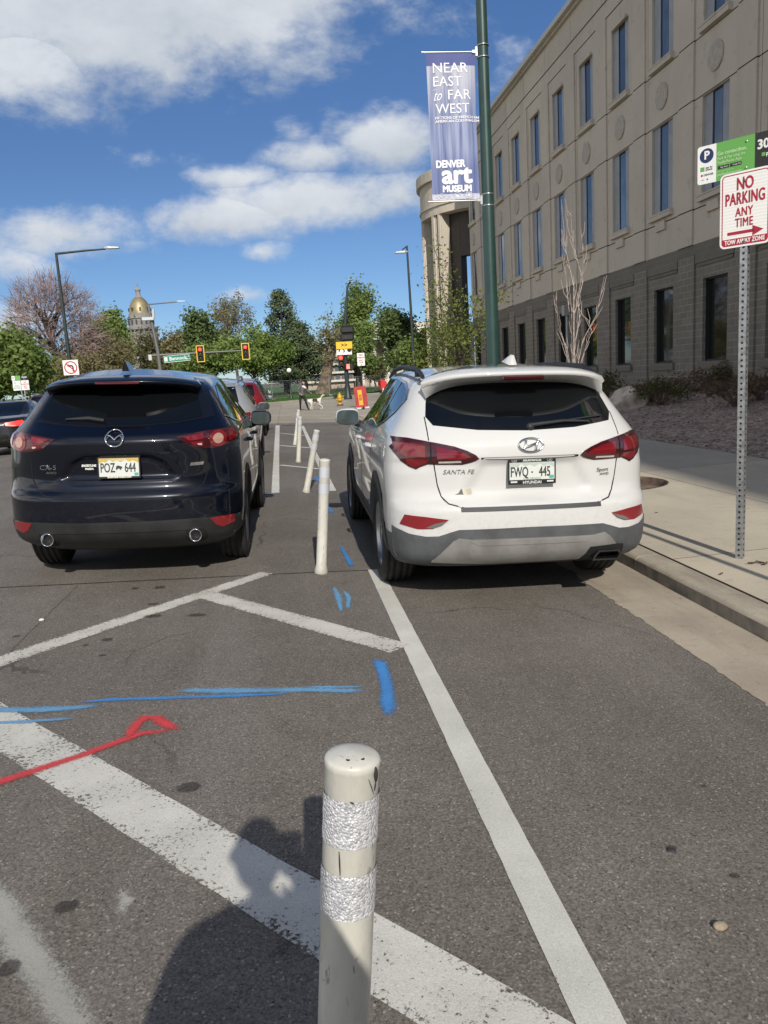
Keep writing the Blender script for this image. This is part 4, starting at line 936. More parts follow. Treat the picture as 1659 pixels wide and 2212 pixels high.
# perforated post with the two signs on the right
def sign_text_face(t_, items, mat, name, par, M4): pass
def parking_sign():
    x, y = 3.24, 5.20; rz = R(-51)         # sign faces the street, turned towards the camera
    t = thing('parking_sign_post', 'perforated steel post with a red and white no parking sign under a green pay sign', 'sign post', (x, y, .012), rot=(0, R(-.3), rz))
    H = 2.91; mb = MB(); w = .049
    for c, d in (((0, -w / 2, H / 2), (w, .004, H)), ((0, w / 2, H / 2), (w, .004, H)), ((w / 2 - .002, 0, H / 2), (.004, w - .006, H)), ((-w / 2 + .002, 0, H / 2), (.004, w - .006, H))): mb.box(c, d)
    n = 0
    for i in range(int(H / .0405)):
        for Mx, off in ((Matrix.Rotation(R(90), 4, 'X'), (0, -w / 2 - .0024, .03 + i * .0405)), (Matrix.Rotation(R(-90), 4, 'Y'), (-w / 2 - .0004, 0, .03 + i * .0405)), (Matrix.Rotation(R(90), 4, 'Y'), (w / 2 + .0004, 0, .03 + i * .0405))):
            mb.lathe([(.0085, 0), (.0085, .0012)], 10, 1, Mx, off, False)
    mb.build('post', [GALV, M('hole dark', (.015, .015, .016), .8)], t)
    RD = M('sign crimson', (.36, .012, .035), .45)
    sheet_m, ts, bs = new_mat('white reflective sheeting'); tc = ts.node('ShaderNodeTexCoord')
    wv = ts.node('ShaderNodeTexWave', bands_direction='Z'); wv.inputs['Scale'].default_value = 14; wv.inputs['Distortion'].default_value = 1.2; ts.l.new(tc.outputs['Object'], wv.inputs[0])
    ts.l.new(ts.mix(wv.outputs['Fac'], (.74, .73, .69), (.83, .82, .79)), bs.inputs['Base Color']); bs.inputs['Roughness'].default_value = .35
    def rrect(w, h, r, n=6):
        return [(sx * (w / 2 - r) + r * math.cos(q), sy * (h / 2 - r) + r * math.sin(q)) for sx, sy, a in ((1, 1, 0), (-1, 1, 90), (-1, -1, 180), (1, -1, 270)) for q in [R(a + 90 * k / n) for k in range(n + 1)]]
    # face plane: local X to the reader's right, Z up, outward -Y
    F = lambda dx, dz, dy=0: basis((dx, -w / 2 - .004 - dy, dz), (1, 0, 0), (0, 0, 1))
    SW, SH, zc = .350, .520, 2.47
    mb = MB(); mb.prism(rrect(SW, SH, .035), .004, F(.012, zc)); s = mb.build('no_parking_sign', [sheet_m], t)
    mb = MB(); o, i_ = rrect(SW - .026, SH - .026, .026), rrect(SW - .040, SH - .040, .020); n = len(o); f2 = F(.012, zc, .0045)
    mb.add([f2 @ Vector((a, b, 0)) for a, b in o + i_], [(k, (k + 1) % n, n + (k + 1) % n, n + k) for k in range(n)]); mb.build('border', RD, s)
    T = lambda dx, dz: F(.012 + dx, zc + dz, .0048)
    mb = MB()
    put_text(mb, 'NO', T(0, .172), .118, sx=.64, bold=.0022, ext=.0006); put_text(mb, 'PARKING', T(0, .073), .116, sx=.545, bold=.0022, ext=.0006, spacing=1.06)
    put_text(mb, 'ANY', T(-.004, -.020), .085, sx=.66, bold=.0014, ext=.0006, spacing=1.1); put_text(mb, 'TIME', T(-.004, -.094), .085, sx=.64, bold=.0014, ext=.0006, spacing=1.1)
    fa = T(.005, -.160); mb.add([fa @ Vector((a, b, .0005)) for a, b in ((-.125, -.011), (.06, -.011), (.06, .011), (-.125, .011), (.05, -.036), (.125, 0), (.05, .036))], [(0, 1, 2, 3), (4, 5, 6)])
    mb.build('lettering', RD, s)
    mb = MB(); mb.add([F(.012, zc, .0043) @ Vector((a, b, 0)) for a, b in ((-.155, -.197), (.155, -.197), (.155, -.233), (.145, -.2465), (-.145, -.2465), (-.155, -.233))], [(0, 5, 4, 3, 2, 1)][::1]); 
    mb.f = [tuple(reversed(f)) for f in mb.f]; mb.build('tow_strip', RD, s)
    mb = MB(); put_text(mb, 'TOW AWAY ZONE', T(0, -.222), .044, sx=.70, bold=.0010, ext=.0006, spacing=1.05); mb.build('tow_lettering', sheet_m, s)
    for dz in (.19, -.225):
        mb = MB(); mb.lathe([(.009, 0), (.009, .004), (.005, .007), (.001, .007)], 10, 0, Matrix.Rotation(R(90), 4, 'X'), (0.012, -w / 2 - .009, zc + dz)); mb.build('bolt', M('bolt', (.2, .2, .2), .4, .8), s)
    # pay sign: white, green and black thirds
    PWd, PHt, pz, pxo = .68, .262, 2.815, .035; bk = .004
    mb = MB(); G = M('pay sign green', (.12, .36, .075), .45); KB = M('pay sign black', (.02, .019, .018), .45)
    L = -PWd / 2; fb = lambda dx, dz, dy=.0: basis((pxo + dx, -w / 2 - .0042 - dy, pz + dz), (1, 0, 0), (0, 0, 1))
    FB = lambda dx, dz, up=0.0: fb(dx, dz, up)
    rr = [(a, b) for a, b in rrect(PWd, PHt, .018)]
    def third(xa, xb, mi):
        pts = [(max(xa, min(xb, a)), b) for a, b in rr]; q = []
        for p_ in pts:
            if not q or (abs(p_[0] - q[-1][0]) + abs(p_[1] - q[-1][1])) > 1e-5: q.append(p_)
        mb.prism(q, .003, fb(0, 0, .0), mi)
    third(L, L + .135, 0); third(L + .135, L + .40, 1); third(L + .40, -L, 2)
    s2 = mb.build('pay_sign', [WHITES, G, KB], t)
    NV = M('navy disc', (.012, .03, .105), .45); LT = M('pale green print', (.42, .62, .33), .5); DG = M('grey print', (.16, .17, .17), .5)
    mb = MB(); mb.lathe([(.05, 0), (.05, .001)], 32, 0, FB(L + .066, .062, .0032)); mb.build('disc', NV, s2)
    mb = MB(); put_text(mb, 'P', FB(L + .067, .062, .0048), .078, bold=.0025, ext=.0004)
    put_text(mb, '303', FB(L + .415, .048, .0038), .085, bold=.0030, ext=.0004, align='LEFT', sx=.95); put_text(mb, '002', FB(L + .545, .048, .0038), .085, bold=.0030, ext=.0004, align='LEFT', sx=.95)
    put_text(mb, 'Location', FB(L + .50, .108, .0038), .022, ext=.0004, align='LEFT'); put_text(mb, 'paybyphone', FB(L + .475, -.018, .0038), .036, bold=.001, ext=.0004, align='LEFT', sx=.9); put_text(mb, 'Use this number', FB(L + .5, -.055, .0038), .016, ext=.0004, align='LEFT')
    mb.build('white_lettering', WHITES, s2)
    mb = MB(); put_text(mb, 'Go contactless.', FB(L + .143, .053, .0038), .037, bold=.0010, ext=.0004, align='LEFT', sx=.88)
    put_text(mb, 'Park & Pay using the', FB(L + .143, .020, .0038), .027, bold=.0004, ext=.0004, align='LEFT', sx=.86); put_text(mb, 'PayByPhone App.', FB(L + .143, -.008, .0038), .027, bold=.0004, ext=.0004, align='LEFT', sx=.9)
    put_text(mb, 'Or pay online at', FB(L + .143, -.066, .0038), .017, ext=.0004, align='LEFT'); put_text(mb, 'paybyphone.com', FB(L + .143, -.089, .0038), .026, bold=.0004, ext=.0004, align='LEFT', sx=.95); mb.build('green_lettering', LT, s2)
    mb = MB()
    for dx in (.186, .272): mb.prism([(-.04, -.0115), (.04, -.0115), (.04, .0115), (-.04, .0115)], .0006, FB(L + dx, -.041, .0034))
    mb.build('store_button', KB, s2)
    mb = MB(); put_text(mb, 'App Store', FB(L + .192, -.041, .0046), .013, ext=.0003); put_text(mb, 'Google Play', FB(L + .279, -.041, .0046), .012, ext=.0003); mb.build('button_lettering', WHITES, s2)
    mb = MB(); mb.prism([(-.015, -.015), (.015, -.015), (.015, .015), (-.015, .015)], .0005, FB(L + .036, -.028, .0034)); mb.prism([(-.012, -.012), (.012, -.012), (.012, .012), (-.012, .012)], .0005, FB(L + .458, -.018, .0034)); mb.build('green_square', G, s2)
    mb = MB(); put_text(mb, 'pay by\nphone', FB(L + .06, -.028, .0036), .019, ext=.0003, align='LEFT', bold=.0004, space_line=.8); put_text(mb, 'DENVER', FB(L + .045, -.070, .0036), .019, ext=.0003, align='LEFT', bold=.0003); put_text(mb, 'VISA', FB(L + .028, -.102, .0036), .011, ext=.0003, align='LEFT')
    mb.build('grey_lettering', DG, s2)
    mb = MB(); mb.lathe([(.006, 0), (.006, .0006)], 12, 0, FB(L + .072, -.102, .0034)); mb.lathe([(.008, 0), (.008, .0006)], 12, 0, FB(L + .032, -.070, .0034)); mb.build('red_dot', RD, s2)
    for dz in (.095, -.08):
        mb = MB(); mb.lathe([(.008, 0), (.008, .004), (.001, .006)], 10, 0, FB(L + .345, dz, .0034)); mb.build('bolt', STEEL, s2)
    s.scale = (.95, 1, .95); s.location = (.05 * .012 - .006, 0, .05 * zc)
    s2.scale = (.96, 1, .96); s2.location = (.04 * pxo - .028, 0, .04 * pz - .004)
parking_sign()
def bare_post():
    t = thing('steel_post', 'bare galvanised post at the kerb just outside the picture', 'sign post', (3.22, 2.3, .012))
    mb = MB(); mb.box((0, 0, 1.55), (.055, .055, 3.1)); mb.build('post', GALV, t)
bare_post()

def far_signs():
    # no parking plate on the far kerb
    Y = 37.5; b = at(785, 880, Y); c = at(779.5, 775.5, Y); t = thing('no_parking_sign', 'small red and white parking sign on a thin post at the far kerb', 'sign', (b.x, Y, -.02))
    mb = MB(); mb.tube([(0, 0, 0), (c.x - b.x, 0, c.z + .2)], .03, 8); mb.build('post', BLACKP, t)
    mb = MB(); mb.box((c.x - b.x, -.05, c.z), (.36, .01, .60), bev=.004); p = mb.build('panel', WHITES, t)
    RD = M('sign crimson', (.36, .012, .035), .45); mb = MB(); k = lambda z: basis((c.x - b.x, -.058, c.z + z), (1, 0, 0), (0, 0, 1))
    put_text(mb, 'NO', k(.2), .13, bold=.003); put_text(mb, 'PARKING', k(.08), .1, sx=.75, bold=.003); put_text(mb, 'ANY', k(-.05), .1, bold=.002); put_text(mb, 'TIME', k(-.15), .1, bold=.002); put_text(mb, '\u2192', k(-.25), .12, bold=.003)
    mb.build('lettering', RD, p)
    # red board with an orange strip, leaning on a stand
    Y = 36.8; t = thing('work_sign', 'red fabric roadwork board with a narrow orange panel on a low stand', 'road sign', (at(783, 882, Y).x, Y, -.0), rot=(R(-6), R(-3), R(8)))
    mb = MB(); mb.box((0, 0, .60), (.60, .02, .98), bev=.005); mb.build('board', M('road sign red', (.42, .03, .035), .6, var=.2, vscale=4), t)
    mb = MB(); mb.box((-.03, -.016, .56), (.20, .008, .72)); mb.build('orange_panel', M('road sign orange', (.85, .36, .02), .6), t)
    mb = MB(); put_text(mb, 'ROAD\nWORK', basis((-.03, -.022, .56), (0, 0, -1), (1, 0, 0)), .1, bold=.003, space_line=.8); mb.build('lettering', SBLACK, t)
    mb = MB(); mb.tube([(-.28, .02, 0), (-.28, .02, .15)], .03, 6); mb.tube([(.28, .02, 0), (.28, .02, .15)], .03, 6); mb.box((-.2, -.05, .05), (.2, .3, .08)); mb.box((.2, -.05, .05), (.2, .3, .08)); mb.build('stand', LAMPW, t)
    # red octagon by the car roof
    Y = 58; p = at(826, 830, Y); t = thing('stop_sign', 'red octagonal sign half hidden by the white car roof', 'sign', (p.x, Y, 0)); 
    mb = MB(); mb.tube([(0, 0, 0), (0, 0, p.z + .2)], .035, 8); mb.build('post', BLACKP, t)
    mb = MB(); mb.prism([(.36 * math.cos(R(22.5 + 45 * k)), .36 * math.sin(R(22.5 + 45 * k))) for k in range(8)], .01, basis((0, -.05, p.z), (1, 0, 0), (0, 0, 1))); mb.build('panel', M('stop red', (.5, .02, .025), .5), t)
    # four-panel parking sign on two posts at left
    Y = 34; c = at(45, 829, Y); t = thing('parking_sign_post', 'cluster of four small parking signs on twin steel posts at far left', 'sign post', (c.x, Y, .0))
    for dx in (-.02, .10):
        mb = MB(); mb.box((dx, .04, c.z / 2), (.045, .045, c.z), bev=.004); mb.build('post', GALV, t)
    TEAL = M('teal print', (.05, .30, .25), .5); G = M('pay sign green', (.12, .36, .075), .45)
    for dx, dz, w_, h_, m_, nm in ((-.17, .24, .33, .19, WHITES, 'pay_panel'), (.165, .24, .32, .19, SBLACK, 'code_panel'), (-.165, -.07, .31, .40, WHITES, 'hours_panel'), (.165, -.07, .31, .40, WHITES, 'restriction_panel')):
        mb = MB(); mb.box((dx, 0, c.z + dz), (w_, .01, h_), bev=.004); o = mb.build(nm, m_, t); mb = MB(); k = lambda x, z: basis((dx + x, -.007, c.z + dz + z), (1, 0, 0), (0, 0, 1))
        if nm == 'pay_panel': mb.box((dx + .06, -.007, c.z + dz), (.2, .004, .185)); mb.build('green_print', G, o); mb = MB(); put_text(mb, 'P', k(-.1, .0), .1, bold=.002); mb.build('lettering', SBLACK, o)
        elif nm == 'code_panel': put_text(mb, '303002', k(0, .02), .07, bold=.002); put_text(mb, 'phone', k(0, -.05), .04); mb.build('lettering', WHITES, o)
        elif nm == 'hours_panel': put_text(mb, '2', k(-.06, .12), .12, bold=.003); put_text(mb, 'HOUR\nPARKING\n8AM-10PM', k(0, -.05), .06, bold=.001); mb.build('lettering', TEAL, o)
        else: put_text(mb, 'NO\nPARKING\nANY\nTIME', k(0, 0), .09, sx=.8, bold=.001, space_line=.9); mb.build('lettering', M('sign crimson', (.36, .012, .035), .45), o)
far_signs()

def hydrant():
    p = at(735, 876, 43.5); t = thing('fire_hydrant', 'yellow fire hydrant on the concrete by the crossing', 'fire hydrant', (p.x, 43.5, 0)); Y_ = M('hydrant yellow', (.62, .36, .03), .45, var=.15, vscale=8)
    mb = MB(); mb.lathe([(.16, 0), (.16, .05), (.11, .06), (.11, .42), (.14, .43), (.14, .47), (.125, .48), (.12, .56), (.09, .64), (.04, .68), (.03, .75), (.001, .75)], 18); mb.build('barrel', Y_, t)
    for M4, c, r in ((Matrix.Rotation(R(90), 4, 'X'), (0, -.08, .33), .085), (Matrix.Rotation(R(90), 4, 'Y'), (.08, 0, .36), .06), (Matrix.Rotation(R(-90), 4, 'Y'), (-.08, 0, .36), .06)):
        mb = MB(); mb.lathe([(r, 0), (r, .08), (r * 1.25, .085), (r * 1.25, .12), (r * .4, .13), (r * .35, .16), (.001, .16)], 14, 0, M4, c); mb.build('outlet', Y_, t)
    mb = MB(); mb.lathe([(.17, .0), (.17, .09), (.115, .095)], 18); mb.build('base_flange', M('hydrant dark base', (.07, .05, .04), .7), t)
hydrant()
def cone():
    p = at(826, 858, 55.5); t = thing('traffic_cone', 'orange traffic cone with white collars at the lawn edge', 'traffic cone', (p.x + .1, 55.5, 0)); OR = M('cone orange', (.75, .14, .03), .5)
    mb = MB(); mb.box((0, 0, .02), (.38, .38, .04), bev=.01); mb.build('base', OR, t)
    mb = MB(); mb.lathe([(.14, .04), (.03, .71), (.02, .71)], 16); mb.build('cone_body', OR, t)
    for a, b in ((.36, .47), (.54, .62)):
        mb = MB(); f = lambda z: .14 - (z - .04) * .11 / .67 + .004; mb.lathe([(f(a), a), (f(b), b)], 16, caps=False); mb.build('collar', WHITES, t)
cone()
def globe_lamps():
    for px, pyt, pyb, Y, lab in ((629, 800, 859, 66, 'short park lamp with a white globe beside the dog walker'), (1000, 832, 850, 92, None)):
        if lab is None: continue
        b = at(px, pyb, Y); c = at(px, pyt, Y); t = thing('park_lamp', lab, 'park lamp', (b.x, Y, 0))
        mb = MB(); mb.lathe([(.16, 0), (.14, .3), (.06, .4), (.045, c.z - .2), (.09, c.z - .17), (.09, c.z - .12)], 12); mb.build('post', BLACKP, t)
        mb = MB(); mb.lathe([(.001, -.2)] + [(.2 * math.cos(R(a)), .2 * math.sin(R(a))) for a in range(-75, 90, 15)] + [(.001, .2)], 16, c=(0, 0, c.z)); mb.build('globe', M('opal globe', (.85, .84, .80), .3), t)
globe_lamps()
def mesh_fence():
    t = thing('mesh_fence', 'temporary wire mesh fence standing across the lawn', 'fence', (0, 0, 0)); FM = M('fence wire', (.40, .42, .42), .4, .6)
    pts = [(-9 + 2.6 * i, 64.5 + 1.55 * i) for i in range(10)]
    for x, y in pts:
        mb = MB(); mb.tube([(x, y, .03), (x, y, 1.62)], .022, 6); mb.box((x, y, .06), (.5, .2, .06)); mb.build('post', FM, t)
    for (xa, ya), (xb, yb) in zip(pts[:-1], pts[1:]):
        mb = MB(); a, b = Vector((xa, ya, 0)), Vector((xb, yb, 0))
        for z in (.12, 1.6): mb.tube([a + Vector((0, 0, z)), b + Vector((0, 0, z))], .015, 4)
        for i in range(1, 24): mb.tube([a.lerp(b, i / 24) + Vector((0, 0, .12)), a.lerp(b, i / 24) + Vector((0, 0, 1.6))], .0035, 3)
        for i in range(1, 9): mb.tube([a + Vector((0, 0, .12 + 1.48 * i / 9)), b + Vector((0, 0, .12 + 1.48 * i / 9))], .0035, 3)
        mb.build('mesh_panel', FM, t)
mesh_fence()

# ------------------------------------------------------------------ flexible delineator posts
POSTM, _pt, _pb = new_mat('scuffed white plastic')
def _postm():
    t, bs = _pt, _pb; tc = t.node('ShaderNodeTexCoord'); V = tc.outputs['Object']
    n = t.noise(t.mapping(V, (1, 1, .35)), 14, 6, .7); c = t.mix(t.maprange(n, .38, .72), (.58, .57, .51), (.46, .45, .40))
    s = t.noise(t.mapping(V, (1, 1, .22)), 34, 3, .8, .8); c = t.mix(t.math('MULTIPLY', t.maprange(s, .60, .68), .6), c, (.10, .095, .085))
    sp = t.node('ShaderNodeSeparateXYZ'); t.l.new(V, sp.inputs[0])
    low = t.maprange(t.math('ADD', sp.outputs[2], t.math('MULTIPLY', n, .06)), .12, .0); c = t.mix(t.math('MULTIPLY', low, .6), c, (.22, .19, .14))
    t.l.new(c, bs.inputs['Base Color']); bs.inputs['Roughness'].default_value = .42
    bp = t.node('ShaderNodeBump'); bp.inputs['Strength'].default_value = .2; bp.inputs['Distance'].default_value = .002; t.l.new(n, bp.inputs['Height']); t.l.new(bp.outputs[0], bs.inputs['Normal'])
_postm()
BAND, _bt, _bb = new_mat('worn prismatic reflective band')
def _bandm():
    t, bs = _bt, _bb; tc = t.node('ShaderNodeTexCoord'); V = tc.outputs['Object']
    v = t.voronoi(V, 230); d = t.voronoi(V, 230, 'Distance'); vc = t.node('ShaderNodeSeparateColor'); t.l.new(v, vc.inputs[0])
    c = t.mix(vc.outputs[0], (.46, .47, .50), (.86, .86, .88)); n = t.noise(t.mapping(V, (1, 1, .5)), 26, 5, .7)
    c = t.mix(t.maprange(n, .64, .70), c, (.10, .07, .06)); t.l.new(c, bs.inputs['Base Color']); bs.inputs['Roughness'].default_value = .25; bs.inputs['Metallic'].default_value = .35
    bp = t.node('ShaderNodeBump'); bp.inputs['Strength'].default_value = .55; bp.inputs['Distance'].default_value = .005; bp.invert = True; t.l.new(d, bp.inputs['Height']); t.l.new(bp.outputs[0], bs.inputs['Normal'])
_bandm()
BANDC = M('clean grey reflective band', (.55, .57, .61), .35, .2)
def post(x, y, lean, label, H=.9, r=.044, worn=False, far=0.0, turn=0):
    t = thing('delineator_post', label, 'post', (x, y, road_z(x, y) + .001), rot=(R(far), R(lean), R(turn)), group='white flexible posts along the buffer')
    n = 40 if worn else 24
    mb = MB(); mb.lathe([(r * 1.28, 0), (r * 1.28, .02), (r * 1.1, .05), (r, .075), (r, H - .014), (r * 1.015, H - .013), (r * 1.025, H - .004), (r * 1.0, H - .0005), (r * .9, H + .003), (r * .5, H + .009), (.001, H + .011)], n); mb.build('tube', POSTM, t)
    for a, b in ((H - .138, H - .056), (H - .264, H - .186)):
        mb = MB(); nz = 14; mb.lathe([(r + .0016 + (.0009 * mnoise.noise((i * 3.1, a * 9, 0)) if worn else 0), a + (b - a) * i / nz) for i in range(nz + 1)], n, caps=False)
        mb.build('reflective_band', BAND if worn else BANDC, t)
    if worn:
        mb = MB()
        for q in (250, 300):
            mb = MB(); mb.lathe([(.0035, 0), (.0035, .001)], 8, 0, None, (r * .62 * math.cos(R(q)), r * .62 * math.sin(R(q)), H + .0065)); mb.build('cap_hole', M('scuff black', (.03, .027, .025), .7), t)
        # split in the cap rim and long scratches
        for q0, z0, q1, z1, w_ in ((318, H - .004, 322, H - .03, .004), (322, H - .03, 318, H - .045, .0014), (300, H - .02, 316, H - .05, .0008), (262, H - .055, 272, H - .058, .0016), (243, H - .142, 247, H - .184, .0014), (281, H - .345, 283, H - .36, .0006)):
            pts = [((r + .0012) * math.cos(R(q0 + (q1 - q0) * i / 6)) for i in (0,)) for _ in (0,)]
            P = [Vector(((r + .001) * math.cos(R(q0 + (q1 - q0) * i / 6)), (r + .001) * math.sin(R(q0 + (q1 - q0) * i / 6)), z0 + (z1 - z0) * i / 6)) for i in range(7)]
            mb = MB(); mb.tube(P, [w_ * (.3 + .7 * math.sin(math.pi * (i + .5) / 7)) for i in range(7)], 5); mb.build('scuff', M('scuff black', (.03, .027, .025), .7), t)
    return t
post(-.028, 1.16, 5.6, 'battered white post with crinkled silver bands closest in front', worn=True, H=.9, r=.0445)
post(.162, 5.957, 6.0, 'upright white post with two grey bands beside the white car wheel', r=.042)
post(.165, 10.49, 14.0, 'white post leaning clearly to the right behind the upright one', H=.86, r=.042)
post(.126, 14.57, 6.4, 'white post further down the buffer, straight and slightly right of the last', H=.85, r=.042)
post(.112, 18.6, 10.5, 'farthest white post in the row, just below the dog walker', H=.84, r=.042)
# ================================================================== cars
def pchip(xs, ys, q):
    xs = np.array(xs, float); ys = np.array(ys, float); h = np.diff(xs); d = np.diff(ys) / h; m = np.zeros_like(ys); m[0], m[-1] = d[0], d[-1]
    for i in range(1, len(xs) - 1):
        if d[i - 1] * d[i] > 0: w1, w2 = 2 * h[i] + h[i - 1], h[i] + 2 * h[i - 1]; m[i] = (w1 + w2) / (w1 / d[i - 1] + w2 / d[i])
    q = np.clip(q, xs[0], xs[-1]); i = np.clip(np.searchsorted(xs, q) - 1, 0, len(h) - 1); t = (q - xs[i]) / h[i]
    return (2 * t**3 - 3 * t**2 + 1) * ys[i] + (t**3 - 2 * t**2 + t) * h[i] * m[i] + (-2 * t**3 + 3 * t**2) * ys[i + 1] + (t**3 - t**2) * h[i] * m[i + 1]
def in_poly(x, z, poly):
    c = False; n = len(poly); j = n - 1
    for i in range(n):
        if (poly[i][1] > z) != (poly[j][1] > z) and x < (poly[j][0] - poly[i][0]) * (z - poly[i][1]) / (poly[j][1] - poly[i][1]) + poly[i][0]: c = not c
        j = i
    return c
def seg_dist(x, z, poly):
    b = 9e9; n = len(poly)
    for i in range(n):
        x0, z0 = poly[i]; x1, z1 = poly[(i + 1) % n]; dx, dz = x1 - x0, z1 - z0; l = dx * dx + dz * dz
        t = 0 if l == 0 else max(0, min(1, ((x - x0) * dx + (z - z0) * dz) / l)); b = min(b, math.hypot(x - x0 - t * dx, z - z0 - t * dz))
    return b

TYRE, _tt, _tb = new_mat('tyre rubber')
def _tyrem():
    t, bs = _tt, _tb; tc = t.node('ShaderNodeTexCoord'); V = tc.outputs['Object']; n = t.noise(V, 14, 4, .6)
    t.l.new(t.mix(t.maprange(n, .35, .7), (.016, .016, .017), (.035, .033, .031)), bs.inputs['Base Color']); bs.inputs['Roughness'].default_value = .8
_tyrem()
ARCH = M('wheel arch dark', (.006, .006, .006), .9)
CLADB = M('black bumper plastic', (.022, .023, .024), .55, var=.25, vscale=5, bump=.12, bscale=900)
CLADG = M('grey bumper plastic', (.085, .09, .095), .55, var=.3, vscale=6, bump=.15, bscale=900, vcol=(.055, .058, .062))
SKID = M('silver skid plate', (.30, .295, .28), .45, .35, var=.15, vscale=5)
CARGLASS = M('tinted car glass', (.004, .005, .006), .015, 0, spec=.55)
TRIMB = M('gloss black trim', (.006, .006, .007), .12, 0, coat=.6)
GAP = M('panel gap', (.004, .004, .004), .9)
CHROME = M('chrome', (.72, .73, .74), .10, 1.0)
REDL = M('red lamp lens', (.16, .006, .009), .12, 0, coat=1.0)
REDD = M('dark red lamp rim', (.045, .004, .006), .12, 0, coat=1.0)
REDB = M('bright red reflector', (.20, .010, .014), .2, 0, coat=1.0)
CLEARL = M('clear lamp lens', (.50, .46, .43), .15, .1, coat=1.0)
RIM = M('alloy wheel', (.40, .41, .42), .3, .9); RIMD = M('dark wheel inside', (.02, .02, .02), .6)
PLATE_W = M('plate white', (.58, .60, .57), .4); PLATE_BK = M('plate frame black', (.012, .012, .013), .35); PLATE_INK = M('plate ink', (.02, .03, .03), .45)

def car_body(spec, paint, parent):
    """rings of the body at rising heights, closed top and bottom, wheel wells cut out"""
    K = spec['rows']; zk = [r[0] for r in K]
    L1 = spec['front']; zs = np.arange(zk[0], zk[-1] + 1e-6, .0165 if spec.get('fine') else .045)
    W = pchip(zk, [r[1] for r in K], zs); YR = pchip(zk, [r[2] for r in K], zs); CRN = pchip(zk, [r[3] for r in K], zs); EX = pchip(zk, [r[4] for r in K], zs)
    fz = spec['frontrows']; YF = pchip([a for a, _ in fz], [b for _, b in fz], zs)
    nr, ns, nf = (71, 26, 25) if spec.get('fine') else (31, 12, 13)
    taper = spec.get('taper', .05); rings = []
    zt = zk[-1]
    def ring(z, w, yr, cr, ex, yf, k=1.0):
        th = np.linspace(-math.pi / 2, math.pi / 2, 241)
        def arc(w, y0, c, ex, sgn, n):
            x = w * np.sign(np.sin(th)) * np.abs(np.sin(th)) ** (2 / ex); y = y0 + sgn * c * (1 - np.abs(np.cos(th)) ** (2 / ex))
            s = np.concatenate([[0], np.cumsum(np.hypot(np.diff(x), np.diff(y)))]); q = np.linspace(0, s[-1], n)
            return np.interp(q, s, x), np.interp(q, s, y)
        xr, yr_ = arc(w, yr, cr, ex, 1, nr); wf = w * (1 - taper); cf = min(.75, (yf - yr) * .3)
        xf, yf_ = arc(wf, yf, cf, 2.6, -1, nf)
        ya, yb = yr + cr, yf - cf; ym = (ya + yb) / 2
        tq = np.linspace(0, 1, ns + 2)[1:-1]; sy = ya + (yb - ya) * tq
        sx = w + (wf - w) * tq + .012 * np.sin(tq * math.pi) 
        xs = np.concatenate([xr, sx, xf[::-1], -sx[::-1]]); ys = np.concatenate([yr_, sy, yf_[::-1], sy[::-1]])
        if k != 1.0:
            yc = (yr + yf) / 2; xs = xs * k; ys = yc + (ys - yc) * k
        return xs, ys
    V = []
    def zadj(z, ys):
        b = max(0, min(1, (z - 1.05) / (zt - 1.05))); return z + b * (-spec.get('arch', .05) * ((ys - spec.get('archy', 1.0)) / 1.4) ** 2)
    for i, z in enumerate(zs):
        xs, ys = ring(z, W[i], YR[i], CRN[i], EX[i], YF[i]); rings.append((xs, ys, zadj(z, ys)))
    for k in (.93, .8, .6, .35, .12):
        xs, ys = ring(zt, W[-1], YR[-1], CRN[-1], EX[-1], YF[-1], k); rings.append((xs, ys, zadj(zt, ys) + spec.get('crown', .045) * (1 - k * k)))
    n = len(rings[0][0])
    for xs, ys, z in rings:
        for x, y, zz in zip(xs, ys, z):
            if y < -.3:
                for poly, dep, soft in spec.get('press', ()):
                    if in_poly(x, zz, poly): y += dep * smooth01(seg_dist(x, zz, poly) / soft)
            V.append((x, y, zz))
    m = len(rings); F = []; MI = []
    clad = spec.get('clad', -1)
    for r in range(m - 1):
        for j in range(n):
            F.append((r * n + j, r * n + (j + 1) % n, (r + 1) * n + (j + 1) % n, (r + 1) * n + j))
            MI.append(1 if rings[r][2][j] < clad else 0)
    V.append((0, (V[0][1] + 2) / 2, rings[0][2][0])); V.append((0, 1.0, float(np.mean(rings[-1][2]))))
    for j in range(n): F.append((j, len(V) - 2, (j + 1) % n)); MI.append(2); F.append(((m - 1) * n + j, (m - 1) * n + (j + 1) % n, len(V) - 1)); MI.append(0)
    me = bpy.data.meshes.new('body'); me.from_pydata(V, [], F)
    for mm in (paint, spec.get('cladmat', CLADB), ARCH): me.materials.append(mm)
    me.polygons.foreach_set('material_index', MI); me.polygons.foreach_set('use_smooth', [True] * len(F)); me.update()
    bm = bmesh.new(); bm.from_mesh(me); bmesh.ops.recalc_face_normals(bm, faces=bm.faces); bm.to_mesh(me); bm.free()
    o = bpy.data.objects.new('body', me); COL.objects.link(o)
    # wheel wells
    mb = MB(); rw = spec['wheel_r'] + .045
    for y in (0, spec['wb']):
        for s in (-1, 1):
            mb.lathe([(rw, 0), (rw, .52)], 40, 2, Matrix.Rotation(R(90 * s), 4, 'Y'), (s * .58, y, spec['wheel_r'] + .01), False)
    cut = mb.build('cutter', [ARCH, ARCH, ARCH]); bm = bmesh.new(); bm.from_mesh(cut.data); bmesh.ops.recalc_face_normals(bm, faces=bm.faces); bm.to_mesh(cut.data); bm.free()
    md = o.modifiers.new('b', 'BOOLEAN'); md.operation = 'DIFFERENCE'; md.object = cut; md.solver = 'EXACT'
    dg = bpy.context.evaluated_depsgraph_get(); dg.update()
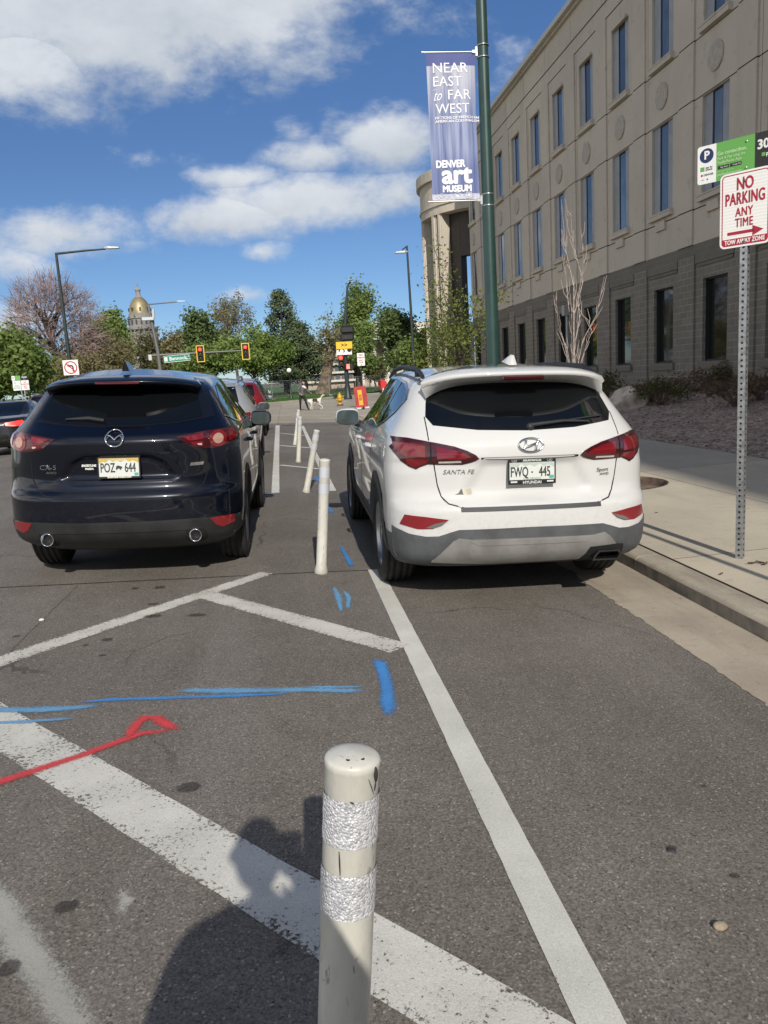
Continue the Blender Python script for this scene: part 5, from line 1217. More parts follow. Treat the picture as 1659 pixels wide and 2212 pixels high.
    me2 = bpy.data.meshes.new_from_object(o.evaluated_get(dg)); bpy.data.objects.remove(o); bpy.data.objects.remove(cut); me2.name = 'body'
    o = bpy.data.objects.new('body', me2); COL.objects.link(o); o.parent = parent
    bvh = BVHTree.FromPolygons([v.co.copy() for v in me2.vertices], [tuple(p.vertices) for p in me2.polygons])
    return o, bvh

def shell(bvh, poly, axis='rear', off=.003, depth=.008, res=.025, side=1, mb=None, mi=0):
    """a patch of the given outline lying on the body: rear view outline (x, z) or side outline (y, z)"""
    P = []; n = len(poly)
    for i in range(n):
        a, b = Vector(poly[i]), Vector(poly[(i + 1) % n]); k = max(1, int((b - a).length / res))
        for j in range(k): P.append(a.lerp(b, j / k))
    nb = len(P); E = [(i, (i + 1) % nb) for i in range(nb)]
    xs = [p.x for p in P]; zs = [p.y for p in P]; x = min(xs) + res * .5
    pl = [(p.x, p.y) for p in P]
    while x < max(xs):
        z = min(zs) + res * .5
        while z < max(zs):
            if in_poly(x, z, pl) and seg_dist(x, z, poly) > res * .45: P.append(Vector((x, z)))
            z += res
        x += res
    vo, eo, fo, _, _, _ = delaunay_2d_cdt(P, E, [], 1, 1e-6)
    pos = []; nor = []
    for p in vo:
        if axis == 'rear': o, d = Vector((p.x, -4, p.y)), Vector((0, 1, 0))
        elif axis == 'top': o, d = Vector((p.x, p.y, 4)), Vector((0, 0, -1))
        else: o, d = Vector((side * 3, p.x, p.y)), Vector((-side, 0, 0))
        h = bvh.ray_cast(o, d)
        if h[0] is None: h = bvh.find_nearest(Vector((p.x, -.7, p.y)) if axis == 'rear' else Vector((side * .8, p.x, p.y)))
        q, nn = h[0], h[1]
        if nn.dot(d) > 0: nn = -nn
        pos.append(q); nor.append(nn)
    # soften the normals so that facets do not show
    top = [q + nn * off for q, nn in zip(pos, nor)]; ed = {}
    F = []
    dref = Vector((0, -1, 0)) if axis == 'rear' else (Vector((0, 0, 1)) if axis == 'top' else Vector((side, 0, 0)))
    for f in fo:
        f = list(f); nv = (top[f[1]] - top[f[0]]).cross(top[f[2]] - top[f[0]])
        if nv.dot(dref) < 0: f.reverse()
        F.append(tuple(f))
        for a, b in zip(f, f[1:] + f[:1]): ed[(a, b)] = 1
    own = mb is None
    if own: mb = MB()
    mb.add(top, F, mi, True)
    for (a, b) in ed:
        if (b, a) not in ed:
            mb.add([top[a], top[b], top[b] - nor[b] * depth, top[a] - nor[a] * depth], [(1, 0, 3, 2)], mi)
    return mb
def strip_poly(pts, w):
    L, Rr = [], []; pts = [Vector(p) for p in pts]
    for i, p in enumerate(pts):
        d = (pts[min(i + 1, len(pts) - 1)] - pts[max(i - 1, 0)]).normalized(); s = Vector((-d.y, d.x)) * w / 2; L.append(p + s); Rr.append(p - s)
    return [tuple(q) for q in L + Rr[::-1]]
def strips(bvh, lines, w, axis='rear', side=1, off=.0012, mb=None, mi=0, res=.04):
    mb = mb or MB()
    for ln in lines: shell(bvh, strip_poly(ln, w), axis, off, .003, res, side, mb, mi)
    return mb
def mir(poly): return [(-x, z) for x, z in reversed(poly)]

def wheel(parent, x, y, r, w=.235, s=1, rimmat=RIM, fine=True):
    """tyre with tread grooves, spoked rim and hub; s is the outward side"""
    n = 48 if fine else 24; M4 = Matrix.Rotation(R(90 * s), 4, 'Y')
    mb = MB(); h = w / 2; pr = [(r * .66, -h * .8), (r * .74, -h), (r * .93, -h * .96), (r * .985, -h * .84)]
    if fine:
        for a in (-.62, -.22, .22, .62): pr += [(r, h * (a - .075)), (r - .009, h * (a - .06)), (r - .009, h * (a + .06)), (r, h * (a + .075))]
    pr += [(r * .985, h * .84), (r * .93, h * .96), (r * .74, h), (r * .66, h * .8)]
    mb.lathe(pr, n, 0, M4, (0, 0, 0), True, False); o = mb.build('wheel', TYRE, parent); o.location = (x, y, r)
    mb = MB(); mb.lathe([(.001, h * .15), (r * .60, h * .1), (r * .62, -h * .7)], 24, 1, M4, caps=False); mb.lathe([(r * .60, h * .55), (r * .675, h * .86), (r * .66, h * .9), (r * .62, h * .85), (r * .60, h * .5)], n, 0, M4, caps=False)
    for k in range(5):
        for dq in (-9, 9):
            q = R(72 * k + dq); c, sn = math.cos(q), math.sin(q); q2 = R(72 * k + dq * 1.5)
            a = Vector((.05 * c, .05 * sn, h * .78)); b = Vector((r * .63 * math.cos(q2), r * .63 * math.sin(q2), h * .62)); t_ = Vector((-sn, c, 0)) * .020
            P = [a - t_, a + t_, b + t_ * 1.2, b - t_ * 1.2]; P2 = [p - Vector((0, 0, .03)) for p in P]
            mb.add([M4 @ p for p in P + P2], [(0, 1, 2, 3), (7, 6, 5, 4), (0, 4, 5, 1), (1, 5, 6, 2), (2, 6, 7, 3), (3, 7, 4, 0)])
    mb.lathe([(.07, h * .6), (.07, h * .8), (.05, h * .84), (.001, h * .85)], 16, 0, M4)
    mb.build('rim', [rimmat, RIMD], o); return o

def mirror(parent, x, y, z, s, paint, cap=None):
    mb = MB(); bm = bmesh.new(); bmesh.ops.create_cube(bm, size=1)
    bmesh.ops.subdivide_edges(bm, edges=bm.edges, cuts=3, use_grid_fill=True)
    for v in bm.verts:
        c = v.co; l = (abs(c.x * 2) ** 3.2 + abs(c.y * 2) ** 3.2 + abs(c.z * 2) ** 3.2) ** (1 / 3.2); m = max(abs(c.x), abs(c.y), abs(c.z)) * 2
        c = c / l * m if l > 0 else c; v.co = Vector((c.x * .235 * 1.0, c.y * .13 * (1.0 if c.y < 0 else 1.2), c.z * (.165 - .03 * s * c.x)))
    bm.verts.index_update(); mb.add([v.co + Vector((x, y, z)) for v in bm.verts], [[v.index for v in f.verts] for f in bm.faces], 0, True); bm.free()
    mb.tube([(x - s * .07, y + .01, z - .055), (x - s * .16, y + .04, z - .085), (x - s * .26, y + .05, z - .07)], [.035, .035, .04], 10, 1)
    o = mb.build('mirror', [paint, CLADB], parent)
    mb = MB(); n = 28; rr = [(.098 * math.copysign(abs(math.cos(2 * math.pi * i / n)) ** .55, math.cos(2 * math.pi * i / n)), .063 * math.copysign(abs(math.sin(2 * math.pi * i / n)) ** .55, math.sin(2 * math.pi * i / n))) for i in range(n)]
    mb.prism([(a * 1.06, b * 1.08) for a, b in rr], .012, basis((x, y - .058, z), (1, 0, 0), (0, 0, 1))); mb.build('mirror_rim', CLADB, o)
    mb = MB(); mb.prism(rr, .003, basis((x, y - .0705, z), (1, 0, 0), (0, 0, 1))); mb.build('mirror_glass', M('mirror glass', (.10, .13, .13), .06, .6), o)
    return o
def plate(parent, bvh, x, z, w, h, y, body, top, bottom, gold, tilt=0.0):
    t = Matrix.Translation((x, y, z)) @ Matrix.Rotation(tilt, 4, 'X') @ basis((0, 0, 0), (1, 0, 0), (0, 0, 1))
    mb = MB(); mb.prism([(-w / 2, -h / 2), (w / 2, -h / 2), (w / 2, h / 2), (-w / 2, h / 2)], .008, t, 0, -.004); ft, fb_ = (.014, .014) if gold else (.026, .030); mb.prism([(-w / 2 + .010, -h / 2 + fb_), (w / 2 - .010, -h / 2 + fb_), (w / 2 - .010, h / 2 - ft), (-w / 2 + .010, h / 2 - ft)], .0008, t, 1, .0042)
    o = mb.build('licence_plate', [PLATE_BK, PLATE_W], parent); L = lambda dx, dz, dy=.0054: t @ basis((dx, dz, dy), (1, 0, 0), (0, 1, 0))
    mtn = [(a, b if gold else b - .06) for a, b in [(-.5, .2), (-.40, .30), (-.33, .25), (-.24, .38), (-.15, .28), (-.05, .34), (.06, .26), (.17, .37), (.27, .27), (.36, .33), (.5, .22)]]
    mb = MB(); W2 = w - .02; mb.prism([(a * W2, b * h - .004) for a, b in mtn] + [(W2 / 2, h / 2 - ft - .001), (-W2 / 2, h / 2 - ft - .001)], .0006, t, 0, .0050)
    mb.build('plate_sky', M('plate gold', (.50, .35, .06), .45) if gold else M('plate pale green', (.40, .46, .42), .45), o)
    mb = MB(); a, b = body
    put_text(mb, a, L(-w * .265, -.006), h * (.60 if gold else .54), sx=.58, ext=.0005, bold=.0012); put_text(mb, b, L(w * .265, -.006), h * (.60 if gold else .54), sx=.58, ext=.0005, bold=.0012)
    if gold:
        mb.prism([(-.024, -.006), (-.018, .010), (-.004, .014), (.008, .010), (.024, .004), (.026, -.008), (.016, -.010), (.014, -.020), (.008, -.020), (.004, -.010), (-.010, -.010), (-.014, -.02), (-.02, -.02)], .0008, L(0, 0, .0052))
    else: mb.lathe([(.006, 0), (.006, .0008)], 12, 0, L(0, -.006, .0052))
    mb.build('plate_number', PLATE_INK, o)
    mb = MB(); put_text(mb, top, L(0, h / 2 - .013), .022 if not gold else .02, ext=.0005, bold=.0008, sx=1.1); put_text(mb, bottom, L(0, -h / 2 + .012) if not gold else L(0, -h / 2 + .008), .026 if not gold else .014, ext=.0005, bold=.0008, sx=1.1)
    if not gold:
        for s in (-1, 1):
            P = [(s * w * .37 + .017 * math.cos(q * math.pi / 8), h / 2 - .013 + .0095 * math.sin(q * math.pi / 8)) for q in range(17)]; mb.tube([t @ Vector((a_, b_, .0056)) for a_, b_ in P], .0012, 4, cap=False); put_text(mb, 'H', L(s * w * .37, h / 2 - .013), .015, shear=.3)
        for s in (-1, 1): mb.prism([(s * w * .38 - .022, -h / 2 + .012), (s * w * .38 + .022, -h / 2 + .012), (s * w * .38 + .022, -h / 2 + .022), (s * w * .38 - .022, -h / 2 + .022)], .0006, t, 0, .0052)
    mb.build('frame_lettering', PLATE_W if not gold else M('plate pale print', (.75, .70, .55), .5), o)
    mb = MB(); put_text(mb, 'COLORADO', L(0, -h / 2 + .036) if not gold else L(0, h / 2 - .026), .021, sx=1.0, ext=.0004); mb.build('state_name', M('plate green ink', (.04, .16, .12), .5) if not gold else PLATE_W, o)
    mb = MB(); mb.prism([(w * .36, -h / 2 + fb_ + .004), (w * .455, -h / 2 + fb_ + .004), (w * .455, -h / 2 + fb_ + .026), (w * .36, -h / 2 + fb_ + .026)], .0006, L(0, 0, .0049)); mb.build('year_sticker', M('teal sticker', (.06, .36, .26), .5), o)
    return o

def place_car(root, x, y, yaw, roll):
    root.location = (x, y, road_z(x, y)); ex = Vector((math.cos(yaw), math.sin(yaw), -roll)).normalized(); ey = Vector((-math.sin(yaw), math.cos(yaw), 0)); ey = (ey - ex * ey.dot(ex)).normalized(); ez = ex.cross(ey)
    root.rotation_euler = Matrix((ex, ey, ez)).transposed().to_euler()

BADGE = M('satin badge metal', (.36, .37, .38), .3, .85)
# ------------------------------------------------------------------ white sport utility vehicle at the kerb
WHITEP = mat_carpaint('pearl white paint', (.57, .57, .555), 0, rough=.45)
def white_suv():
    t = thing('parked_car', 'white sport utility vehicle parked at the kerb, seen from behind', 'car')
    place_car(t, 1.495, 5.70, 0.0, .036); t.scale = (.983, 1, 1)
    spec = dict(fine=True, wb=2.70, wheel_r=.365, front=3.74, clad=.50, cladmat=CLADG, arch=.07, archy=1.05, crown=.045, taper=.045,
        rows=[(.22, .78, -.60, .40, 3.2), (.30, .875, -.86, .42, 3.2), (.38, .905, -.945, .44, 3.0), (.50, .918, -.965, .46, 2.9), (.60, .924, -.968, .47, 2.8), (.665, .922, -.966, .47, 2.8), (.70, .920, -.948, .46, 2.8), (.735, .922, -.895, .43, 2.8), (.80, .925, -.880, .42, 2.7),
              (.90, .926, -.886, .43, 2.6), (.975, .922, -.896, .45, 2.5), (1.0, .918, -.908, .46, 2.5), (1.08, .903, -.902, .47, 2.5), (1.16, .872, -.868, .46, 2.5), (1.25, .822, -.80, .43, 2.6), (1.36, .765, -.70, .38, 2.7), (1.46, .712, -.605, .34, 2.8), (1.53, .668, -.52, .32, 2.8), (1.575, .60, -.44, .30, 2.8)],
        frontrows=[(.22, 3.5), (.5, 3.74), (.8, 3.70), (1.0, 3.5), (1.06, 2.55), (1.3, 1.95), (1.575, 1.45)],
        press=[([(-.32, .995), (.32, .995), (.44, .80), (.40, .72), (-.40, .72), (-.44, .80)], .028, .05)])
    body, bv = car_body(spec, WHITEP, t)
    # panel gaps belong to the body mesh
    g = [(.655, 1.262), (.655, 1.124), (.632, .98), (.610, .83), (.588, .755), (.548, .712), (.45, .688)]
    tl_in = [(.345, 1.0)]
    mb = strips(bv, [g, [(-x, z) for x, z in g], [(-.45, .688), (.45, .688)]], .007)
    strips(bv, [[(-.9, .60), (-.72, .62)], [(-.36, .716), (-.52, .80)], ][:0], .004, mb=mb)
    for s in (-1, 1):
        strips(bv, [[(.42, .50), (.40, .80), (.28, 1.10), (.25, 1.15)], [(1.22, .42), (1.20, 1.12)], [(2.22, .42), (2.20, .95), (2.1, 1.1)], [(.42, .42), (2.22, .42)]], .006, 'side', s, mb=mb)
    mb.build('panel_gaps', GAP, body)
    W = lambda poly, name, mat, par=t, **k: shell(bv, poly, **k).build(name, mat, par)
    win = [(-.612, 1.208), (-.33, 1.176), (0, 1.165), (.33, 1.176), (.612, 1.208), (.648, 1.262), (.628, 1.35), (.592, 1.45), (.5, 1.475), (.33, 1.49), (-.33, 1.49), (-.5, 1.475), (-.592, 1.45), (-.628, 1.35), (-.648, 1.262)]
    gl = W(win, 'rear_window', CARGLASS, off=.0035, depth=.012)
    W([(-.585, 1.452), (-.3, 1.455), (0, 1.457), (.3, 1.455), (.585, 1.452), (.5, 1.476), (.33, 1.491), (-.33, 1.491), (-.5, 1.476)], 'window_band', TRIMB, gl, off=.0055, depth=.003)
    # wiper on the glass
    mb = MB()
    def on(x, z, o=.012):
        h = bv.ray_cast(Vector((x, -4, z)), Vector((0, 1, 0))); return h[0] + h[1] * o
    mb.tube([on(.02, 1.185, .02), on(.25, 1.205, .02), on(.44, 1.20, .016)], [.014, .011, .007], 8); mb.lathe([(.028, 0), (.024, .02), (.001, .024)], 14, 0, Matrix.Rotation(R(90), 4, 'X'), on(.02, 1.185, .003)); mb.build('rear_wiper', CLADB, gl)
    mb = MB(); mb.tube([on(.06, 1.20, .012), on(.3, 1.215, .012), on(.55, 1.235, .012)], .006, 6); mb.build('wiper_blade', CLADB, gl)
    # spoiler over the window
    mb = MB(); n = 24; vs = []
    for i in range(n + 1):
        u = -1 + 2 * i / n; x = u * .655; e = abs(u) ** 5; yb = -.745 + .10 * u * u + .12 * e; zt = 1.548 - .012 * u * u - .05 * e; yf = -.30; zf = 1.603 - .055 * u * u - .035 * e
        vs += [(x * .93, yf, zf), (x * .975, -.52, zt + .028 - .01 * e), (x, yb + .02, zt), (x, yb, zt - .018), (x * .995, yb + .03, zt - .034), (x * .96, -.55, zt - .075 - .03 * e), (x * .9, -.45, zt - .06)]
    mb.add(vs, [(i * 7 + j, (i + 1) * 7 + j, (i + 1) * 7 + (j + 1) % 7, i * 7 + (j + 1) % 7) for i in range(n) for j in range(7)], 0, True); mb.add(vs[:7], [tuple(range(7))]); mb.add(vs[-7:], [tuple(reversed(range(7)))])
    sp = mb.build('spoiler', WHITEP, t)
    mb = MB(); mb.box((0, -.728, 1.504), (.29, .03, .030), bev=.008); mb.build('brake_light', REDD, sp)
    mb = MB(); mb.add([(-.028, -.50, 1.59), (.028, -.50, 1.59), (.020, -.28, 1.618), (-.020, -.28, 1.618), (-.006, -.50, 1.655), (.006, -.50, 1.655), (.004, -.45, 1.662), (-.004, -.45, 1.662)], [(0, 1, 5, 4), (1, 2, 6, 5), (2, 3, 7, 6), (3, 0, 4, 7), (4, 5, 6, 7)], 0, True); mb.build('roof_antenna', WHITEP, t)
    for s in (-1, 1):
        mb = MB(); mb.tube([(s * .625, -.42, 1.525), (s * .625, -.2, 1.575), (s * .62, .5, 1.607), (s * .60, 1.1, 1.592), (s * .59, 1.5, 1.53)], [.016, .02, .02, .02, .014], 8); mb.box((s * .62, -.2, 1.55), (.03, .1, .05)); mb.build('roof_rail', CLADB, t)
    # lamps
    TL = [(.90, 1.135), (.78, 1.13), (.63, 1.103), (.50, 1.078), (.42, 1.050), (.365, 1.022), (.342, .998), (.39, .976), (.45, .961), (.60, .962), (.665, .966), (.715, .945), (.74, .93), (.78, .945), (.83, .985), (.87, 1.04), (.905, 1.10)]
    inner = [(.61, 1.075), (.50, 1.055), (.43, 1.032), (.395, 1.008), (.45, .998), (.61, .998)]; clear = [(.60, .985), (.46, .988), (.455, .975), (.60, .972)]
    outer = [(.86, 1.10), (.75, 1.095), (.68, 1.08), (.68, 1.01), (.80, 1.015), (.86, 1.06)]; lowr = [(.80, 1.0), (.67, .995), (.67, .975), (.745, .945), (.79, .965)]
    for f in (lambda p: p, mir):
        o = W(f(TL), 'tail_light', REDD, off=.006, depth=.014); W(f(inner), 'tail_lens', REDL, o, off=.0085, depth=.003); W(f(clear), 'reverse_lens', CLEARL, o, off=.0095, depth=.003); W(f(outer), 'tail_lens', REDL, o, off=.0085, depth=.003); W(f(lowr), 'tail_lens', REDL, o, off=.0085, depth=.003)
        mb = strips(bv, [f([(.645, 1.10), (.65, .967)])], .006, off=.0102); mb.build('lens_seam', GAP, o)
        W(f([(.61, 1.035), (.45, 1.03), (.44, 1.022), (.61, 1.026)]), 'tail_lens', REDB, o, off=.0098, depth=.002)
    # dark recess line between the lamps, chrome-free
    W([(-.33, 1.004), (.33, 1.004), (.33, .992), (.18, .986), (-.18, .986), (-.33, .992)], 'handle_recess', GAP, off=.0015, depth=.003)
    # rear bumper
    W([(-.475, .690), (.475, .690), (.475, .664), (-.475, .664)], 'step_pad', M('bumper step', (.032, .033, .035), .5, bump=.3, bscale=200), off=.004, depth=.008)
    cl = [(-.94, .30), (-.5, .28), (.5, .28), (.94, .30), (.93, .555), (.88, .545), (.80, .515), (.70, .502), (.62, .506), (.55, .53), (.49, .548), (0, .552), (-.49, .548), (-.55, .53), (-.62, .506), (-.70, .502), (-.80, .515), (-.88, .545), (-.93, .555)]
    W(cl, 'bumper_cladding', CLADG, off=.006, depth=.014, res=.03)
    sk = [(-.66, .335), (-.60, .40), (-.53, .475), (-.49, .495), (-.42, .485), (.42, .478), (.50, .492), (.54, .465), (.60, .40), (.66, .335), (.30, .315), (-.30, .315)]
    W(sk, 'skid_plate', SKID, off=.016, depth=.016, res=.03)
    W([(-.42, .475), (.42, .470), (.36, .44), (-.36, .445)], 'skid_band', SKID, off=.020, depth=.006, res=.03)
    RF = [(.855, .575), (.825, .640), (.70, .632), (.555, .615), (.60, .585), (.655, .555), (.75, .55)]
    for f in (lambda p: p, mir):
        o = W(f(RF), 'rear_reflector', REDB, off=.006, depth=.012); W(f([(.645, .587), (.565, .607), (.60, .578), (.655, .558), (.70, .560)]), 'fog_lens', M('smoked lens', (.16, .15, .15), .15, .2, coat=1.0), o, off=.0085, depth=.004)
    # crease edges of the tailgate below the glass
    mb = MB(); mb.lathe([(.5, 0)], 3) if False else None
    ex = MB(); x0, z0 = .50, .345
    o1 = [(-.10, -.032), (.085, -.032), (.105, .008), (.09, .034), (-.055, .034), (-.085, .0)]
    F = basis((x0, -.985, z0), (1, 0, 0), (0, 0, 1)); n = len(o1); sc = [(a * .84, b * .68 + .0) for a, b in o1]
    ex.add([F @ Vector((a, b, 0)) for a, b in o1] + [F @ Vector((a, b, .012)) for a, b in o1] + [F @ Vector((a, b, .012)) for a, b in sc] + [F @ Vector((a, b, -.12)) for a, b in sc],
           [(k, (k + 1) % n, n + (k + 1) % n, n + k) for k in range(n)] + [(n + k, n + (k + 1) % n, 2 * n + (k + 1) % n, 2 * n + k) for k in range(n)] + [(2 * n + k, 2 * n + (k + 1) % n, 3 * n + (k + 1) % n, 3 * n + k) for k in range(n)] + [tuple(range(3 * n, 4 * n))])
    ex.build('exhaust_tip', M('dark chrome', (.10, .10, .105), .18, .9), t)
    W([(.34, .30), (.66, .30), (.65, .40), (.60, .405), (.40, .40)], 'exhaust_recess', ARCH, off=.019, depth=.004)
    # badge: oval ring with a slanted H
    eb = lambda a, b: on(.0 + a, 1.073 + b, .010)
    mb = MB(); n = 36; mb.tube([eb(.082 * math.cos(2 * math.pi * i / n), .040 * math.sin(2 * math.pi * i / n)) for i in range(n + 1)], .0065, 8, cap=False)
    mb.tube([eb(-.050, -.024), eb(-.036, .0), eb(-.030, .029)], [.009, .0075, .008], 8); mb.tube([eb(.050, .024), eb(.036, 0), eb(.030, -.029)], [.009, .0075, .008], 8); mb.tube([eb(-.040, -.012), eb(-.01, -.003), eb(.01, .003), eb(.040, .012)], [.006, .008, .008, .006], 8)
    mb.build('badge', CHROME, t)
    def wr(s, x, z, size, name='model_lettering', mat=CHROME, **k):
        mb = MB(); vs, fs = text_mesh(s, size, **k); mb.add([on(x + v.x, z + v.y, .004 + max(0, v.z) * 3) for v in vs], fs); return mb.build(name, mat, t)
    wr('SANTA FE', -.475, .913, .041, sx=1.1, shear=.25, mat=BADGE); wr('Sport', .515, .893, .036, sx=1.1, shear=.1, mat=BADGE); wr('AWD', .53, .864, .022, sx=1.3, mat=BADGE)
    o = W([(-.445, .800), (-.385, .800), (-.385, .765), (-.445, .765)][::1], 'dealer_sticker', M('dealer sticker', (.50, .47, .36), .4, .2), off=.002, depth=.003)
    W([(-.50, .765), (-.475, .775), (-.455, .805), (-.445, .775), (-.44, .765)], 'dealer_sticker', M('sticker dark', (.06, .06, .05), .4), off=.002, depth=.003)
    wr('O\'MEARA', -.415, .783, .014, 'dealer_lettering', M('sticker dark', (.06, .06, .05), .4)) if False else None
    h = on(0.008, .905, 0)
    plate(t, bv, .012, .905, .325, .168, h.y - .034, ('FWQ', '445'), 'ARAPAHOE', 'HYUNDAI', False, R(-3))
    # side glass, handles, mirrors, wheels
    dlo = [(-.36, 1.37), (-.22, 1.29), (.05, 1.20), (.30, 1.155), (1.2, 1.135), (2.12, 1.115), (2.20, 1.13), (1.98, 1.29), (1.70, 1.44), (1.45, 1.50), (1.0, 1.525), (.4, 1.515), (0, 1.485), (-.25, 1.43)]
    for s in (-1, 1):
        o = W(dlo, 'side_window', CARGLASS, axis='side', side=s, off=.0035, depth=.01, res=.05)
        mb = strips(bv, [[(.30, 1.16), (.18, 1.49)], [(1.18, 1.14), (1.08, 1.515)]], .05, 'side', s, .006); mb.build('window_pillar', TRIMB, o)
        mb = strips(bv, [dlo[:8], dlo[7:] + dlo[:1]], .016, 'side', s, .007); mb.build('window_trim', TRIMB, o)
        for y in (.42, 1.34):
            h = bv.ray_cast(Vector((s * 3, y, 1.0)), Vector((-s, 0, 0)))[0]
            mb = MB(); mb.tube([h + Vector((0, -.1, 0)), h + Vector((s * .03, -.08, .004)), h + Vector((s * .034, .06, .006)), h + Vector((0, .09, .004))], [.012, .016, .016, .01], 8); mb.build('door_handle', WHITEP, t)
        mirror(t, s * .985, 1.80, 1.165, s, M('mirror cap black', (.012, .012, .014), .2, coat=.8) if False else WHITEP)
        for y in (0, 2.70):
            wheel(t, s * .80, y, .365, .235, s)
            mb = MB(); vs = []; nn = 30
            for i in range(nn + 1):
                q = R(-22 + 224 * i / nn); yy = y + .405 * math.cos(q); zz = .375 + .405 * math.sin(q); zz2 = .375 + .47 * math.sin(q); yy2 = y + .47 * math.cos(q)
                zc = max(.26, min(zz, zz2))
                h1 = bv.ray_cast(Vector((s * 3, yy2, max(.25, zz2))), Vector((-s, 0, 0))); xx = (h1[0].x if h1[0] else s * .9)
                vs += [(xx + s * .014, yy, max(.24, zz)), (xx + s * .006, yy2, max(.24, zz2)), (s * .84, yy, max(.24, zz))]
            fs = [(3 * i, 3 * i + 1, 3 * i + 4, 3 * i + 3) for i in range(nn)] + [(3 * i + 2, 3 * i, 3 * i + 3, 3 * i + 5) for i in range(nn)]
            mb.add(vs, fs, 0, True); mb.build('arch_cladding', CLADG, t)
    for s in (-1, 1):
        mb = MB(); mb.tube([(s * .10, -.3, .30), (s * .35, -.6, .33)], .05, 8); 
    mb = MB(); mb.box((0, -.35, .32), (1.1, .5, .16), bev=.04); mb.tube([(-.75, 0, .36), (.75, 0, .36)], .05, 10); mb.build('underbody', ARCH, t)
white_suv()

# ------------------------------------------------------------------ dark blue sport utility vehicle in the lane
BLUEP = mat_carpaint('deep blue black paint', (.0020, .0035, .0095), .2, film=.05, rough=.28)
def blue_suv():
    t = thing('car', 'very dark blue sport utility vehicle waiting in the lane beside the white posts', 'car', group='cars waiting in the lanes')
    place_car(t, -1.295, 6.74, R(-1.2), .045); t.scale = (.957, 1, 1)
    spec = dict(fine=True, wb=2.70, wheel_r=.36, front=3.66, clad=.40, cladmat=CLADB, arch=.075, archy=1.0, crown=.05, taper=.05,
        rows=[(.21, .74, -.55, .38, 3.0), (.30, .84, -.80, .42, 3.0), (.36, .885, -.905, .45, 2.9), (.44, .906, -.945, .47, 2.8), (.50, .914, -.955, .48, 2.8), (.60, .918, -.962, .49, 2.7), (.665, .920, -.962, .49, 2.7), (.70, .920, -.948, .48, 2.7), (.735, .919, -.912, .46, 2.7), (.80, .917, -.900, .45, 2.6),
              (.92, .915, -.910, .47, 2.5), (1.02, .910, -.925, .49, 2.4), (1.09, .904, -.928, .50, 2.4), (1.135, .893, -.912, .49, 2.4), (1.18, .872, -.872, .47, 2.5), (1.24, .835, -.80, .43, 2.6), (1.34, .775, -.70, .39, 2.7), (1.45, .712, -.60, .35, 2.7), (1.53, .662, -.50, .33, 2.7), (1.58, .59, -.40, .31, 2.7)],
        frontrows=[(.21, 3.4), (.5, 3.66), (.8, 3.64), (1.0, 3.45), (1.07, 2.35), (1.3, 1.80), (1.58, 1.30)],
        press=[([(-.455, .812), (-.36, .945), (-.25, .995), (.25, .995), (.36, .945), (.455, .812), (.40, .792), (-.40, .792)], .040, .035)])
    body, bv = car_body(spec, BLUEP, t)
    W = lambda poly, name, mat, par=t, **k: shell(bv, poly, **k).build(name, mat, par)
    def on(x, z, o=.012):
        h = bv.ray_cast(Vector((x, -4, z)), Vector((0, 1, 0))); return h[0] + h[1] * o
    g = [(.70, 1.10), (.665, 1.02), (.662, .82), (.635, .755), (.57, .705), (.46, .675), (.30, .668)]
    mb = strips(bv, [g, mir(g)[::-1], [(-.30, .668), (.30, .668)], [(-.43, 1.075), (-.1, 1.075)], [(.1, 1.075), (.43, 1.075)]], .006)
    for s in (-1, 1): strips(bv, [[(.45, .46), (.42, .85), (.32, 1.12)], [(1.25, .40), (1.22, 1.14)], [(2.22, .40), (2.18, 1.0), (2.1, 1.12)], [(.45, .40), (2.22, .40)]], .005, 'side', s, mb=mb)
    mb.build('panel_gaps', GAP, body)
    mb = strips(bv, [[(-.455, .808), (-.40, .790), (.40, .790), (.455, .808)]], .012, off=.003); mb.build('recess_lip', BLUEP, body)
    # glossy black frame and glass
    fr = [(-.72, 1.245), (-.44, 1.205), (-.18, 1.190), (.18, 1.190), (.44, 1.205), (.72, 1.245), (.69, 1.33), (.645, 1.43), (.60, 1.50), (.3, 1.52), (-.3, 1.52), (-.60, 1.50), (-.645, 1.43), (-.69, 1.33)]
    fo = W(fr, 'window_frame', TRIMB, off=.003, depth=.01)
    gl = W([(-.63, 1.248), (-.42, 1.215), (-.18, 1.200), (.18, 1.200), (.42, 1.215), (.63, 1.248), (.60, 1.34), (.565, 1.43), (.3, 1.455), (-.3, 1.455), (-.565, 1.43), (-.60, 1.34)], 'rear_window', CARGLASS, off=.0062, depth=.006)
    mb = MB(); mb.tube([on(-.10, 1.220, .02), on(-.22, 1.238, .02), on(-.40, 1.236, .018)], [.016, .018, .006], 8); mb.build('rear_wiper', CLADB, gl)
    # roof spoiler
    mb = MB(); n = 24; vs = []
    for i in range(n + 1):
        u = -1 + 2 * i / n; x = u * .615; e = abs(u) ** 5; yb = -.715 + .11 * u * u + .10 * e; zt = 1.530 - .016 * u * u - .03 * e; zf = 1.620 - .05 * u * u - .04 * e
        vs += [(x * .90, -.20, zf), (x * .95, -.46, zt + .038 - .012 * e), (x, yb + .02, zt), (x, yb, zt - .014), (x * .99, yb + .03, zt - .028), (x * .95, -.50, zt - .06), (x * .88, -.38, zt - .04)]
    mb.add(vs, [(i * 7 + j, (i + 1) * 7 + j, (i + 1) * 7 + (j + 1) % 7, i * 7 + (j + 1) % 7) for i in range(n) for j in range(7)], 0, True); mb.add(vs[:7], [tuple(range(7))]); mb.add(vs[-7:], [tuple(reversed(range(7)))])
    sp = mb.build('spoiler', BLUEP, t)
